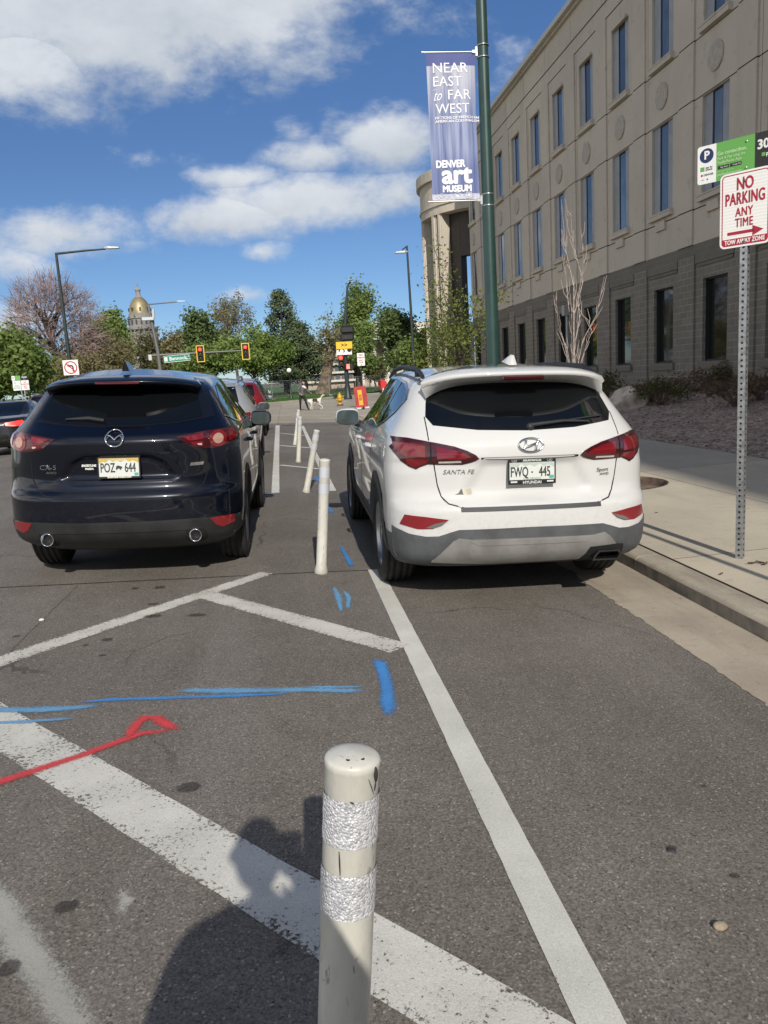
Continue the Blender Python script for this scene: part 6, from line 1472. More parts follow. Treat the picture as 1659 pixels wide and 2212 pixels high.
    mb = MB(); mb.box((0, -.700, 1.508), (.34, .03, .018), bev=.006); mb.build('brake_light', M('brake strip', (.10, .01, .012), .2, coat=.8), sp)
    mb = MB(); mb.add([(-.030, -.40, 1.60), (.030, -.40, 1.60), (.022, -.18, 1.63), (-.022, -.18, 1.63), (-.005, -.41, 1.675), (.005, -.41, 1.675), (.004, -.36, 1.682), (-.004, -.36, 1.682)], [(0, 1, 5, 4), (1, 2, 6, 5), (2, 3, 7, 6), (3, 0, 4, 7), (4, 5, 6, 7)], 0, False); mb.build('roof_antenna', TRIMB, t)
    # lamps
    TL = [(.452, 1.106), (.56, 1.126), (.66, 1.142), (.78, 1.153), (.90, 1.158), (.905, 1.10), (.86, 1.055), (.79, 1.028), (.72, 1.016), (.655, 1.018), (.55, 1.043)]
    arm = [(.50, 1.104), (.645, 1.126), (.645, 1.088), (.55, 1.078)]; arm2 = [(.55, 1.068), (.645, 1.074), (.645, 1.036), (.575, 1.048)]
    for f, s in ((lambda p: p, 1), (mir, -1)):
        o = W(f(TL), 'tail_light', REDD, off=.006, depth=.014)
        W(f(arm), 'tail_lens', REDL, o, off=.009, depth=.004); W(f(arm2), 'tail_lens', REDL, o, off=.009, depth=.004)
        cx, cz = s * .752, 1.083
        W([(cx + .062 * math.cos(q * math.pi / 16), cz + .060 * math.sin(q * math.pi / 16)) for q in range(32)], 'ring_lens', REDL, o, off=.010, depth=.005)
        W([(cx + .036 * math.cos(q * math.pi / 12), cz + .036 * math.sin(q * math.pi / 12)) for q in range(24)], 'centre_lens', M('amber clear lens', (.42, .24, .18), .18, .1, coat=1.0), o, off=.0135, depth=.005)
        W(f([(.825, 1.14), (.885, 1.145), (.885, 1.09), (.835, 1.06)]), 'tail_lens', REDL, o, off=.009, depth=.004)
        W(f([(.60, 1.056), (.635, 1.058), (.635, 1.042), (.61, 1.045)]), 'reverse_lens', CLEARL, o, off=.0105, depth=.003)
    cl = [(-.95, .30), (-.5, .27), (.5, .27), (.95, .30), (.94, .49), (.80, .497), (.66, .503), (.3, .497), (-.3, .497), (-.66, .503), (-.80, .497), (-.94, .49)]
    W(cl, 'bumper_cladding', CLADB, off=.007, depth=.014, res=.03)
    W([(-.58, .475), (.58, .475), (.62, .42), (-.62, .42)], 'bumper_band', CLADB, off=.013, depth=.008, res=.03)
    for f in (lambda p: p, mir): W(f([(.672, .497), (.80, .50), (.845, .498), (.85, .44), (.76, .415), (.715, .44)]), 'rear_reflector', REDB, off=.011, depth=.008)
    for s in (-1, 1):
        x, z = s * .562, .372
        W([(x + .085 * math.cos(q * math.pi / 12), z + .072 * math.sin(q * math.pi / 12)) for q in range(24)], 'exhaust_recess', ARCH, off=.009, depth=.004)
        y = bv.ray_cast(Vector((x, -4, z)), Vector((0, 1, 0)))[0].y
        mb = MB(); mb.lathe([(.047, .0), (.049, .08), (.047, .085), (.041, .08), (.038, -.08), (.001, -.08)], 28, 0, Matrix.Rotation(R(90), 4, 'X'), (x, y + .035, z), True, False); o = mb.build('exhaust_tip', CHROME, t)
        mb = MB(); mb.lathe([(.001, -.035), (.0385, -.035)], 20, 0, Matrix.Rotation(R(90), 4, 'X'), (x, y + .035, z), False, False); mb.build('exhaust_bore', ARCH, o)
    # badge: ring with spread wings
    eb = lambda a, b: on(a, 1.108 + b, .012)
    mb = MB(); n = 36; mb.tube([eb(.066 * math.cos(2 * math.pi * i / n), .054 * math.sin(2 * math.pi * i / n)) for i in range(n + 1)], .0062, 8, cap=False)
    for s in (-1, 1): mb.tube([eb(0, -.012), eb(s * .014, .002), eb(s * .034, .015), eb(s * .060, .020)], [.005, .0065, .006, .004], 8); mb.tube([eb(s * .030, .016), eb(s * .052, .004), eb(s * .060, -.018)], [.004, .004, .003], 6)
    mb.build('badge', CHROME, t)
    def wr(s, x, z, size, name='model_lettering', mat=CHROME, **k):
        mb = MB(); vs, fs = text_mesh(s, size, **k); mb.add([on(x + v.x, z + v.y, .004 + max(0, v.z) * 3) for v in vs], fs); return mb.build(name, mat, t)
    wr('CX-5', -.525, .902, .050, sx=1.2, shear=.1); wr('AWD', -.50, .864, .024, sx=1.4)
    wr('SHORTLINE', -.218, .912, .022, 'dealer_lettering', WHITES, sx=.95, bold=.001, shear=.15); wr('MAZDA', -.216, .888, .018, 'dealer_lettering', WHITES, bold=.0008)
    o = W([(.548, .915), (.645, .918), (.635, .895), (.54, .892)], 'model_badge', CHROME, off=.004, depth=.005)
    h = on(.0, .90, 0)
    plate(t, bv, .012, .897, .318, .162, h.y - .026, ('POZ', '644'), '', 'SHORTLINE MAZDA.COM', True, R(-4))
    dlo = [(-.50, 1.245), (-.30, 1.20), (.1, 1.165), (1.2, 1.145), (2.06, 1.125), (2.14, 1.14), (1.90, 1.30), (1.62, 1.44), (1.35, 1.51), (.9, 1.535), (.3, 1.52), (-.05, 1.48), (-.34, 1.36)]
    for s in (-1, 1):
        o = W(dlo, 'side_window', CARGLASS, axis='side', side=s, off=.0035, depth=.01, res=.05)
        mb = strips(bv, [[(.36, 1.16), (.20, 1.50)], [(1.22, 1.15), (1.12, 1.52)]], .05, 'side', s, .006); mb.build('window_pillar', TRIMB, o)
        mb = strips(bv, [dlo[:6]], .014, 'side', s, .007); mb.build('window_trim', CHROME, o)
        for y in (.45, 1.36):
            h = bv.ray_cast(Vector((s * 3, y, .99)), Vector((-s, 0, 0)))[0]
            mb = MB(); mb.tube([h + Vector((0, -.1, 0)), h + Vector((s * .03, -.08, .004)), h + Vector((s * .034, .06, .006)), h + Vector((0, .09, .004))], [.012, .016, .016, .01], 8); mb.build('door_handle', BLUEP, t)
        mirror(t, s * .955, 1.85, 1.115, s, BLUEP)
        for y in (0, 2.70):
            wheel(t, s * .79, y, .36, .23, s)
            mb = MB(); vs = []; nn = 30
            for i in range(nn + 1):
                q = R(-22 + 224 * i / nn); yy = y + .402 * math.cos(q); zz = .37 + .402 * math.sin(q); zz2 = .37 + .45 * math.sin(q); yy2 = y + .45 * math.cos(q)
                h1 = bv.ray_cast(Vector((s * 3, yy2, max(.25, zz2))), Vector((-s, 0, 0))); xx = (h1[0].x if h1[0] else s * .9)
                vs += [(xx + s * .012, yy, max(.24, zz)), (xx + s * .005, yy2, max(.24, zz2)), (s * .83, yy, max(.24, zz))]
            mb.add(vs, [(3 * i, 3 * i + 1, 3 * i + 4, 3 * i + 3) for i in range(nn)] + [(3 * i + 2, 3 * i, 3 * i + 3, 3 * i + 5) for i in range(nn)], 0, True); mb.build('arch_cladding', CLADB, t)
    mb = MB(); mb.box((0, -.3, .31), (1.1, .5, .15), bev=.04); mb.tube([(-.75, 0, .36), (.75, 0, .36)], .05, 10); mb.build('underbody', ARCH, t)
blue_suv()

# ------------------------------------------------------------------ the other cars
def simple_car(label, x, y, yaw, paint, kind='suv', scale=1.0, roll=.03, lit=False, group=None, rear_x=None):
    t = thing('car', label, 'car', group=group or 'cars waiting in the lanes'); place_car(t, x, y, yaw, roll); t.scale = (scale,) * 3
    if kind == 'suv':
        rows = [(.24, .76, -.60, .40, 3), (.36, .88, -.90, .45, 2.9), (.60, .91, -.95, .46, 2.8), (.80, .915, -.90, .44, 2.6), (1.0, .905, -.89, .45, 2.6), (1.1, .88, -.86, .43, 2.7), (1.35, .77, -.72, .36, 2.9), (1.55, .68, -.58, .32, 3.0), (1.62, .62, -.50, .30, 3)]
        fr = [(.24, 3.4), (.5, 3.6), (.9, 3.5), (1.05, 2.5), (1.3, 2.0), (1.62, 1.5)]; top = 1.62; wb = 2.66
        win = [(-.60, 1.17), (.60, 1.17), (.62, 1.25), (.56, 1.50), (-.56, 1.50), (-.62, 1.25)]; tl = [(.70, 1.05), (.86, 1.07), (.90, .95), (.72, .94)]; dlo = [(-.45, 1.40), (-.25, 1.18), (2.1, 1.12), (1.7, 1.46), (1.2, 1.55), (0, 1.53), (-.35, 1.50)]; pz = .88
    else:
        rows = [(.22, .74, -.70, .40, 3), (.34, .87, -.98, .46, 2.9), (.55, .90, -1.05, .48, 2.7), (.75, .905, -1.04, .48, 2.5), (.90, .89, -1.00, .47, 2.5), (.98, .84, -.80, .42, 2.6), (1.02, .80, -.45, .34, 2.7), (1.12, .74, -.18, .32, 2.7), (1.28, .66, .15, .30, 2.7), (1.38, .58, .42, .26, 2.8)]
        fr = [(.22, 3.4), (.5, 3.65), (.75, 3.6), (.92, 3.2), (1.0, 2.35), (1.2, 1.9), (1.38, 1.5)]; top = 1.38; wb = 2.75
        win = [(-.60, 1.035), (.60, 1.035), (.55, 1.30), (-.55, 1.30)]; tl = [(.42, .86), (.80, .90), (.89, .86), (.87, .76), (.60, .76), (.44, .79)]; dlo = [(.0, 1.06), (2.0, 1.0), (1.6, 1.26), (1.2, 1.33), (.6, 1.30)]; pz = .66
    spec = dict(wb=wb, wheel_r=.34, front=3.6, rows=rows, frontrows=fr, clad=.34, arch=.06, archy=1.1, crown=.05)
    body, bv = car_body(spec, paint, t); W = lambda poly, name, mat, par=t, **k: shell(bv, poly, res=.06, **k).build(name, mat, par)
    W(win, 'rear_window', CARGLASS, off=.004, depth=.012)
    red = M('lit tail lamp', (.55, .02, .02), .25, emit=(1.0, .03, .02), es=1.5) if lit else REDB
    for f in (lambda p: p, mir): 
        o = W(f(tl), 'tail_light', red, off=.006, depth=.012)
        if kind != 'suv': W(f([(.50, .79), (.66, .79), (.66, .765), (.52, .765)]), 'reverse_lens', CLEARL, o, off=.009, depth=.003)
    W([(-.70, .36), (.70, .36), (.80, .52), (-.80, .52)], 'bumper', CLADB if kind == 'suv' else paint, off=.006, depth=.012)
    o = W([(-.16, pz - .08), (.16, pz - .08), (.16, pz + .08), (-.16, pz + .08)], 'licence_plate', PLATE_W, off=.006, depth=.008)
    if kind != 'suv': W([(-.40, .83), (.40, .83), (.40, .80), (-.40, .80)], 'trunk_trim', CHROME, off=.006, depth=.006)
    for s in (-1, 1):
        W(dlo, 'side_window', CARGLASS, axis='side', side=s, off=.004, depth=.01)
        mirror(t, s * .96, 1.8, 1.08 if kind == 'suv' else 1.0, s, paint)
        for yy in (0, wb): wheel(t, s * .77, yy, .34, .22, s, fine=False)
        if kind == 'suv':
            mb = MB(); mb.tube([(s * .60, -.3, top - .02), (s * .60, 0, top + .045), (s * .60, .8, top + .06), (s * .58, 1.3, top)], .02, 6); mb.build('roof_rail', RIM, t)
    return t
SILV = mat_carpaint('silver paint', (.50, .51, .52), .6, rough=.35); REDP = mat_carpaint('red paint', (.20, .012, .018), .2); DKP = mat_carpaint('black paint', (.008, .008, .009), 0); MAROON = mat_carpaint('dark plum paint', (.06, .018, .03), .3)
simple_car('silver sport utility vehicle with roof rails just ahead of the dark blue one', -1.40, 13.6, R(-.5), SILV, scale=.95)
simple_car('red car ahead of the silver one, only its right side showing', -1.47, 22.2, R(-.4), REDP, scale=.95)
simple_car('dark car at the head of the waiting queue beyond the red one', -1.72, 31.0, R(-.3), DKP)
simple_car('black saloon with lit tail lamps in the far left lane', -7.72, 22.2, R(0), DKP, kind='saloon', lit=True, roll=-.02)
simple_car('grey saloon further along the left lane, cut off by the picture edge', -10.9, 29.5, R(0), mat_carpaint('dark grey paint', (.03, .032, .036), .3), kind='saloon', roll=-.02)
simple_car('dark wagon beyond the black saloon, mostly hidden behind it', -11.3, 39.0, R(0), MAROON, roll=-.02)
# ================================================================== trees and plants
BARK = M('grey brown bark', (.13, .10, .075), .95, var=.35, vscale=3, bump=.6, bscale=25); BARKD = M('dark bark', (.060, .045, .036), .95, var=.3, vscale=3); BARKP = M('pale smooth bark', (.42, .355, .31), .8, var=.25, vscale=20)
TWIGP = M('reddish twigs', (.40, .285, .26), .9, var=.3, vscale=.5); TWIGG = M('olive grey twigs', (.30, .26, .175), .9, var=.3, vscale=.5)
RMIN = [.006]
def grow(rnd, H, levels, trunk_r, spread=.9, up=.25, kids=(3, 4), trunk_frac=.35, l0=.45, ratio=.68, droop=0.0, wob=.12):
    """returns branch polylines [(pts, r0, r1, level)] and tip points, trunk first"""
    br, tips = [], []
    def go(p, d, L, r, lev):
        k = 4 if lev < 2 else 3; pts = [p]; q = p.copy(); dd = d.copy()
        for i in range(k):
            dd = (dd + Vector((rnd.gauss(0, wob), rnd.gauss(0, wob), rnd.gauss(0, wob) + up * .12 - droop * .1 * lev))).normalized(); q = q + dd * L / k; pts.append(q)
        r1 = r * (.55 if lev else .6); br.append((pts, r, r1, lev))
        if lev >= levels: tips.extend(pts[1:]); return
        n = rnd.randint(*kids) + (1 if lev == 0 else 0); rot = rnd.random() * 6.28
        for i in range(n):
            f = (trunk_frac + (1 - trunk_frac) * (i + 1) / n) if lev == 0 else (.35 + .65 * (i + rnd.random() * .8) / n); f = min(f, 1)
            s = f * k; a = int(min(s, k - 1)); b = pts[a].lerp(pts[a + 1], s - a)
            ax = Vector((math.cos(rot + i * 2.4), math.sin(rot + i * 2.4), 0)); ax = (ax - dd * ax.dot(dd)); 
            if ax.length < .01: ax = Vector((1, 0, 0))
            ax.normalize(); ang = spread * rnd.uniform(.55, 1.1); nd = (dd * math.cos(ang) + ax * math.sin(ang) + Vector((0, 0, up * rnd.random()))).normalized()
            go(b, nd, L * ratio * rnd.uniform(.75, 1.15), max(r1 * rnd.uniform(.55, .8), RMIN[0]), lev + 1)
        if lev > 0: go(pts[-1], dd, L * ratio, r1 * .8, lev + 1)
    go(Vector((0, 0, 0)), Vector((0, 0, 1)), H * l0, trunk_r, 0)
    return br, tips
def fit(br, tips, H, Wd, cut=0.0):
    P = [p for b in br for p in b[0]]; mz = max(p.z for p in P); xs = sorted(math.hypot(p.x, p.y) for p in P); mr = xs[int(len(xs) * .96)]
    sx, sz = Wd / 2 / mr, H / mz; f = lambda p: Vector((p.x * sx, p.y * sx, p.z * sz))
    return [([f(p) for p in b[0]],) + b[1:] for b in br], [f(p) for p in tips]
def leaves(mb, rnd, tips, n, size, sig, mi=1, zmin=0.0, flat=.35):
    for t in tips:
        for _ in range(n):
            c = t + Vector((rnd.gauss(0, sig), rnd.gauss(0, sig), rnd.gauss(0, sig * .7)))
            if c.z < zmin: continue
            a = Vector((rnd.gauss(0, 1), rnd.gauss(0, 1), rnd.gauss(0, .7))).normalized(); b = a.cross(Vector((rnd.gauss(0, 1), rnd.gauss(0, 1), rnd.gauss(0, 1)))).normalized()
            s = size * rnd.uniform(.55, 1.25); mb.add([c - a * s, c + b * s * .55, c + a * s, c - b * s * .5], [(0, 1, 2, 3)], mi)
def tree(name, label, px, Y, top_py, wpx, seed, leaf=None, bark=BARK, levels=4, nl=8, lsize=.22, sig=.45, trunk_r=.25, group=None, z0=0.0, spread=.85, up=.25, kids=(3, 4), tf=.3, l0=.45, ratio=.68, droop=0.0, wob=.12, twig=None, tips_only=None, base_px=None, cat='tree', tw=1.0, zmin=.8):
    RMIN[0] = Y * .0003 * tw
    rnd = random.Random(seed); c = at(px, top_py, Y); H = c.z - z0; Wd = wpx / FPX * Y * 1.02
    t = thing(name, label, cat, (at(base_px or px, 830, Y).x, Y, z0), group=group or ('trees beyond the crossing' if Y > 40 else 'street trees by the planting bed'))
    br, tips = fit(*grow(rnd, H, levels, trunk_r, spread, up, kids, tf, l0, ratio, droop, wob), H * .97, Wd)
    tk, cr = MB(), MB(); sh = c.x - t.location.x
    mv = lambda p: Vector((p.x + sh * min(1, p.z / H), p.y, p.z))
    for pts, r0, r1, lev in br:
        n = len(pts) - 1; rr = [r0 + (r1 - r0) * i / n for i in range(n + 1)]
        if lev == 0: rr[0] *= 1.35
        (tk if lev <= 1 else cr).tube([mv(p) for p in pts], rr, 9 if lev == 0 else (6 if lev == 1 else (4 if lev == 2 else 3)), 0, lev < 2)
    tk.build('trunk', bark, t)
    if leaf is not None: leaves(cr, rnd, [mv(p) for p in tips], nl, lsize, sig, 1, zmin)
    cr.build('crown', [twig or bark] + ([leaf] if leaf is not None else []), t); return t
L1 = mat_leaf('fresh green leaves', (.125, .185, .042), (.26, .34, .105), .35); L2 = mat_leaf('deep green leaves', (.085, .13, .042), (.185, .245, .09), .35); L3 = mat_leaf('bright spring leaves', (.135, .21, .04), (.28, .36, .105), .3)
L4 = mat_leaf('olive budding leaves', (.11, .11, .04), (.19, .18, .075), .4); L5 = mat_leaf('dark pine needles', (.06, .085, .042), (.14, .18, .085), .3, trans=.1); L6 = mat_leaf('brown budding leaves', (.19, .165, .075), (.30, .265, .125), .4); L7 = mat_leaf('pale yellow green buds', (.19, .18, .08), (.27, .25, .13), .4)
def conifer(label, px, Y, top_py, wpx, seed, leaf=L5, open_=.5, name='pine_tree', zlow=1.5):
    rnd = random.Random(seed); c = at(px, top_py, Y); H = c.z; Wr = wpx / FPX * Y / 2; t = thing(name, label, 'tree', (c.x, Y, 0), group='trees beyond the crossing')
    tk, cr = MB(), MB(); tk.tube([(0, 0, 0), (.1, 0, H * .5), (0, 0, H * .98)], [.42, .26, .05], 9); tips = []
    z = zlow
    while z < H * .985:
        f = (z - zlow) / (H - zlow); r = Wr * (1 - f) ** .72 * (.9 + .1 * math.sin(z * 3)) * (.62 + .38 * min(1, f * 5))
        for k in range(rnd.randint(4, 6)):
            q = rnd.random() * 6.28; rl = r * rnd.uniform(.55, 1.12); up = rnd.uniform(.0, .35) * rl; d = Vector((math.cos(q), math.sin(q), 0)); e = d * rl + Vector((0, 0, z + up)); cr.tube([Vector((0, 0, z)), d * rl * .55 + Vector((0, 0, z + up * .3)), e], [.07, .05, .02], 4, 0, False)
            m = max(2, int(rl / .55))
            for j in range(m):
                g = .35 + .65 * (j + 1) / m
                for _ in range(2): tips.append(d * rl * g + Vector((rnd.gauss(0, .22), rnd.gauss(0, .22), z + up * g + rnd.gauss(.05, .16))))
        z += rnd.uniform(.40, .75) * (H / 14)
    tips.append(Vector((0, 0, H)))
    leaves(cr, rnd, tips, 15, .17, .29, 1, .6); tk.build('trunk', BARKD, t); cr.build('crown', [BARKD, leaf], t); return t

tree('broadleaf_tree', 'leafy green tree cut off by the left picture edge', -25, 46, 705, 170, 3, L1, levels=4, nl=13, lsize=0.163, sig=.42, trunk_r=.2)
def bare_tree():
    # a round crown: limbs reach out to the crown's surface and fine twigs fill in towards it
    from mathutils.kdtree import KDTree
    rnd = random.Random(4); Y = 82.0; c = at(116, 594, Y); b = at(135, 830, Y); H = c.z; Wd = 190 / FPX * Y / 2
    t = thing('bare_tree', 'large leafless tree with a reddish haze of fine twigs behind the no left turn sign', 'tree', (b.x, Y, 0), group='trees beyond the crossing')
    tk, cr = MB(), MB(); cc = Vector((at(116, 700, Y).x - b.x, 0, H * .54)); rz = H * .46; nodes = []
    tp = [Vector((0, 0, 0)), Vector((.1, .1, H * .12)), Vector((-.1, 0, H * .24)), Vector((-.2, .1, H * .36)), Vector((-.5, 0, H * .55)), Vector((-.8, 0, H * .75))]
    tk.tube(tp, [.62, .46, .40, .34, .2, .08], 9); nodes += tp[2:]
    for k in range(26):
        q = k * 2.4; e = rnd.uniform(-.55, .95); r = rnd.uniform(.62, .86); d = Vector((math.cos(q) * math.sqrt(1 - e * e * .9), math.sin(q) * math.sqrt(1 - e * e * .9), e))
        a = tp[2].lerp(tp[5], max(0, min(1, (e + .5) / 1.5 * .8 + rnd.uniform(-.1, .1)))); E = cc + Vector((d.x * Wd * r, d.y * Wd * r, d.z * rz * r)); m = a.lerp(E, .5) + Vector((0, 0, abs(E.x - a.x) * .22))
        P = [a, a.lerp(m, .5) + Vector((rnd.gauss(0, .15), rnd.gauss(0, .15), .1)), m, m.lerp(E, .55) + Vector((rnd.gauss(0, .2), rnd.gauss(0, .2), .15)), E]; tk.tube(P, [.15, .12, .09, .065, .04], 6); nodes += P[1:]
    pts = []
    while len(pts) < 3400:
        d = Vector((rnd.gauss(0, 1), rnd.gauss(0, 1), rnd.gauss(0, 1))).normalized(); r = rnd.uniform(.35, 1.0) ** .5 * (1 + .06 * mnoise.noise(d * 3)); p = cc + Vector((d.x * Wd * r, d.y * Wd * r, d.z * rz * r))
        if p.z > H * .13: pts.append((r, p))
    pts.sort(key=lambda x: x[0]); new = []
    for i, (r, p) in enumerate(pts):
        if i % 160 == 0:
            kd = KDTree(len(nodes))
            for j, n in enumerate(nodes): kd.insert(n, j)
            kd.balance()
        n = kd.find(p)[0]; L_ = (p - n).length
        if L_ > Wd * .6: continue
        out = (p - cc).normalized(); m = n.lerp(p, .5) + Vector((0, 0, .10 * L_)) + out * .05 * L_; w = .020 + .014 * (1 - r)
        cr.tube([n, m, p], [w + .016, w, w * .75], 3, 0, False); nodes += [m, p]
        for _ in range(2):
            f = m.lerp(p, rnd.random()); cr.tube([f, f + out * rnd.uniform(.3, .9) + Vector((rnd.gauss(0, .35), rnd.gauss(0, .35), rnd.gauss(0, .3)))], [.017, .013], 3, 0, False)
    tk.build('trunk', BARKD, t); cr.build('crown', TWIGP, t)
bare_tree()
tree('budding_tree', 'low brown budding tree to the right of the bare one', 215, 84, 705, 170, 21, L6, levels=5, nl=2, lsize=0.148, sig=.5, trunk_r=.15, twig=TWIGG, tf=.1, l0=.36, spread=1.0)
tree('budding_tree', 'low brown budding thicket tree in front of the bare trunk', 120, 72, 762, 190, 22, L6, levels=5, nl=2, lsize=0.133, sig=.5, trunk_r=.12, twig=TWIGG, tf=.05, l0=.34, spread=1.1)
tree('broadleaf_tree', 'fresh green tree left of the gold dome', 255, 92, 662, 112, 5, L1, levels=4, nl=14, lsize=0.222, sig=.5, trunk_r=.24)
tree('budding_tree', 'thin olive tree in front of the dome base', 345, 96, 705, 115, 7, L4, levels=4, nl=7, lsize=0.192, sig=.5, trunk_r=.2, twig=TWIGG)
tree('broadleaf_tree', 'dark green tree right of the dome with a ragged top', 395, 100, 722, 90, 8, L2, levels=4, nl=14, lsize=0.222, sig=.5, trunk_r=.2)
tree('budding_tree', 'pale tan tree tip between the dome and the green trees', 372, 92, 706, 32, 9, L6, levels=3, nl=9, lsize=0.192, sig=.4, trunk_r=.14, twig=TWIGG)
tree('broadleaf_tree', 'deep green tree behind the two red traffic lights', 462, 98, 662, 110, 10, L2, levels=4, nl=13, lsize=0.237, sig=.5, trunk_r=.26)
tree('budding_tree', 'tall grey budding tree standing behind the pine', 516, 135, 618, 150, 11, L7, levels=6, nl=1, lsize=0.207, sig=.5, trunk_r=.3, twig=TWIGG, kids=(2, 3), up=.2, wob=.16)
conifer('tall dark pine with an uneven pointed top', 603, 96, 632, 205, 13)
conifer('broad dark pine lower and right of the tall one', 648, 92, 700, 150, 17)
tree('broadleaf_tree', 'bright green round tree in front of the dark pine', 545, 84, 702, 150, 14, L3, levels=4, nl=13, lsize=0.178, sig=.42, trunk_r=.2)
tree('broadleaf_tree', 'green tree above the parked queue, below the traffic lights', 448, 88, 738, 120, 15, L1, levels=4, nl=11, lsize=0.178, sig=.42, trunk_r=.2)
tree('old_tree', 'old half dead tree with a thick brown trunk and hardly any leaves', 698, 80, 662, 110, 31, L7, M('tan ridged bark', (.20, .145, .095), .95, var=.4, vscale=2, bump=.8, bscale=14), levels=4, nl=2, lsize=0.178, sig=.4, trunk_r=.72, kids=(2, 3), tf=.5, l0=.5, twig=TWIGG, up=.2, wob=.2)
tree('broadleaf_tree', 'tall light green tree right of the signal pole', 778, 100, 596, 95, 33, L1, levels=4, nl=7, lsize=0.222, sig=.5, trunk_r=.25, tf=.5, up=.4)
tree('broadleaf_tree', 'dense green tree at the foot of the tall light one', 776, 90, 690, 78, 34, L1, levels=4, nl=13, lsize=0.207, sig=.45, trunk_r=.2)
tree('broadleaf_tree', 'bushy dark green tree left of the thin lamp pole', 884, 64, 655, 105, 35, L2, levels=4, nl=11, lsize=0.148, sig=.36, trunk_r=.16, tf=.2)
tree('budding_tree', 'small brown budding tree by the stone columns', 812, 96, 768, 44, 36, L4, levels=4, nl=7, lsize=0.148, sig=.4, trunk_r=.14, twig=TWIGG)
tree('broadleaf_tree', 'mid green tree between the thin lamp pole and the rotunda', 925, 58, 705, 95, 37, L1, levels=4, nl=14, lsize=0.148, sig=.36, trunk_r=.15, tf=.2)
tree('street_tree', 'young street tree with sparse new leaves in front of the building corner', 945, 19.5, 505, 250, 43, mat_leaf('new yellow green leaves', (.10, .15, .025), (.24, .27, .07), 2.0), BARKD, levels=4, nl=5, lsize=.044, sig=.14, trunk_r=.065, kids=(2, 3), tf=.25, l0=.45, up=.22, spread=1.0, wob=.16, base_px=985, z0=.03, zmin=1.2)
tree('street_tree', 'second leafy street tree further back by the planting bed', 975, 27, 650, 150, 44, mat_leaf('new yellow green leaves', (.10, .15, .025), (.24, .27, .07), 2.0), BARKD, levels=4, nl=4, lsize=.062, sig=.18, trunk_r=.06, kids=(2, 3), tf=.2, l0=.42, up=.3, z0=.03, zmin=1.0)
def sapling():
    rnd = random.Random(6); Y = 11.4; b = at(1240, 800, Y); t = thing('bare_sapling', 'leafless pale sapling with upright branches rising behind the white car roof', 'sapling', (b.x, Y, .03))
    top = at(1226, 520, Y).z; tk, cr = MB(), MB()
    tk.tube([(0, 0, 0), (.01, 0, 1.0), (-.01, .02, 1.7), (-.02, 0, 2.3)], [.030, .024, .018, .013], 10)
    def up(x, z, pts, r0): 
        P = [Vector((x, rnd.uniform(-.05, .05), z))]
        for px, py in pts: q = at(px, py, Y); P.append(Vector((q.x - b.x, rnd.uniform(-.18, .18), q.z - .03)))
        tk.tube(P, [r0 * .46 + (.003 - r0 * .46) * i / (len(P) - 1) for i in range(len(P))], 7)
        for a, c in zip(P[:-1], P[1:]):
            for _ in range(3):
                s = a.lerp(c, rnd.random()); d = (c - a).normalized(); w = Vector((rnd.choice((-1, 1)) * rnd.uniform(.25, .6), rnd.uniform(-.4, .4), 0)); L = rnd.uniform(.10, .30)
                cr.tube([s, s + (d * .6 + w * .6) * L * .5, s + (d + w * .45) * L], [.005, .004, .0025], 4)
    up(.0, 1.2, ((1222, 730), (1206, 700), (1196, 640)), .020); up(0, 1.25, ((1262, 735), (1285, 680), (1299, 600)), .020); up(0, 1.3, ((1236, 690), (1240, 620), (1232, 540), (1220, 425)), .028)
    up(0, 1.5, ((1246, 680), (1252, 610), (1246, 520), (1240, 450)), .024); up(0, 1.7, ((1250, 690), (1258, 640), (1262, 570), (1258, 490)), .020); up(0, 1.1, ((1216, 755), (1212, 740)), .012); up(0, 1.15, ((1272, 745), (1280, 715), (1276, 690)), .014); up(0, 1.6, ((1232, 640), (1224, 560), (1222, 470)), .016)
    tk.build('trunk', BARKP, t); cr.build('crown', M('pale twigs', (.48, .39, .34), .8), t)
sapling()
def shrub(px, py, Y, w, h, seed, leaf, label, nl=260, twig=True, ls=.045):
    rnd = random.Random(seed); c = at(px, py, Y); x = c.x; z = bed_surf(x, Y); t = thing('shrub', label, 'shrub', (x, Y, z), group='shrubs on the planting bed'); mb = MB(); tips = []
    for i in range(46):
        q = rnd.random() * 6.28; r = rnd.random() ** .6; e = Vector((math.cos(q) * r * w / 2, math.sin(q) * r * w / 2, h * rnd.uniform(.5, 1) * (1 - .45 * r * r))); m = e * .5 + Vector((0, 0, h * .12)); mb.tube([(rnd.gauss(0, .04), rnd.gauss(0, .04), 0), m, e], [.008, .006, .003], 4, 0, False)
        for k in range(3): a = m.lerp(e, rnd.random()); mb.tube([a, a + Vector((rnd.gauss(0, .12), rnd.gauss(0, .12), rnd.uniform(0, .16)))], [.004, .002], 3, 0, False)
        tips += [e, m.lerp(e, .6)]
    leaves(mb, rnd, tips, max(1, nl // 92), ls, .08, 1, .02); mb.build('foliage', [M('dry stems', (.16, .105, .075), .9), leaf], t)
DRY = mat_leaf('dry brown leaves', (.12, .075, .05), (.19, .13, .085), 1.5); OLV = mat_leaf('olive shrub leaves', (.065, .075, .02), (.12, .12, .04), 1.5)
shrub(1425, 872, 18.6, 1.5, .75, 1, OLV, 'olive green shrub with brown stems to the right of the pale boulder', 900); shrub(1405, 860, 19.6, 1.3, .6, 8, DRY, 'low dry brown shrub just behind the olive one', 600)
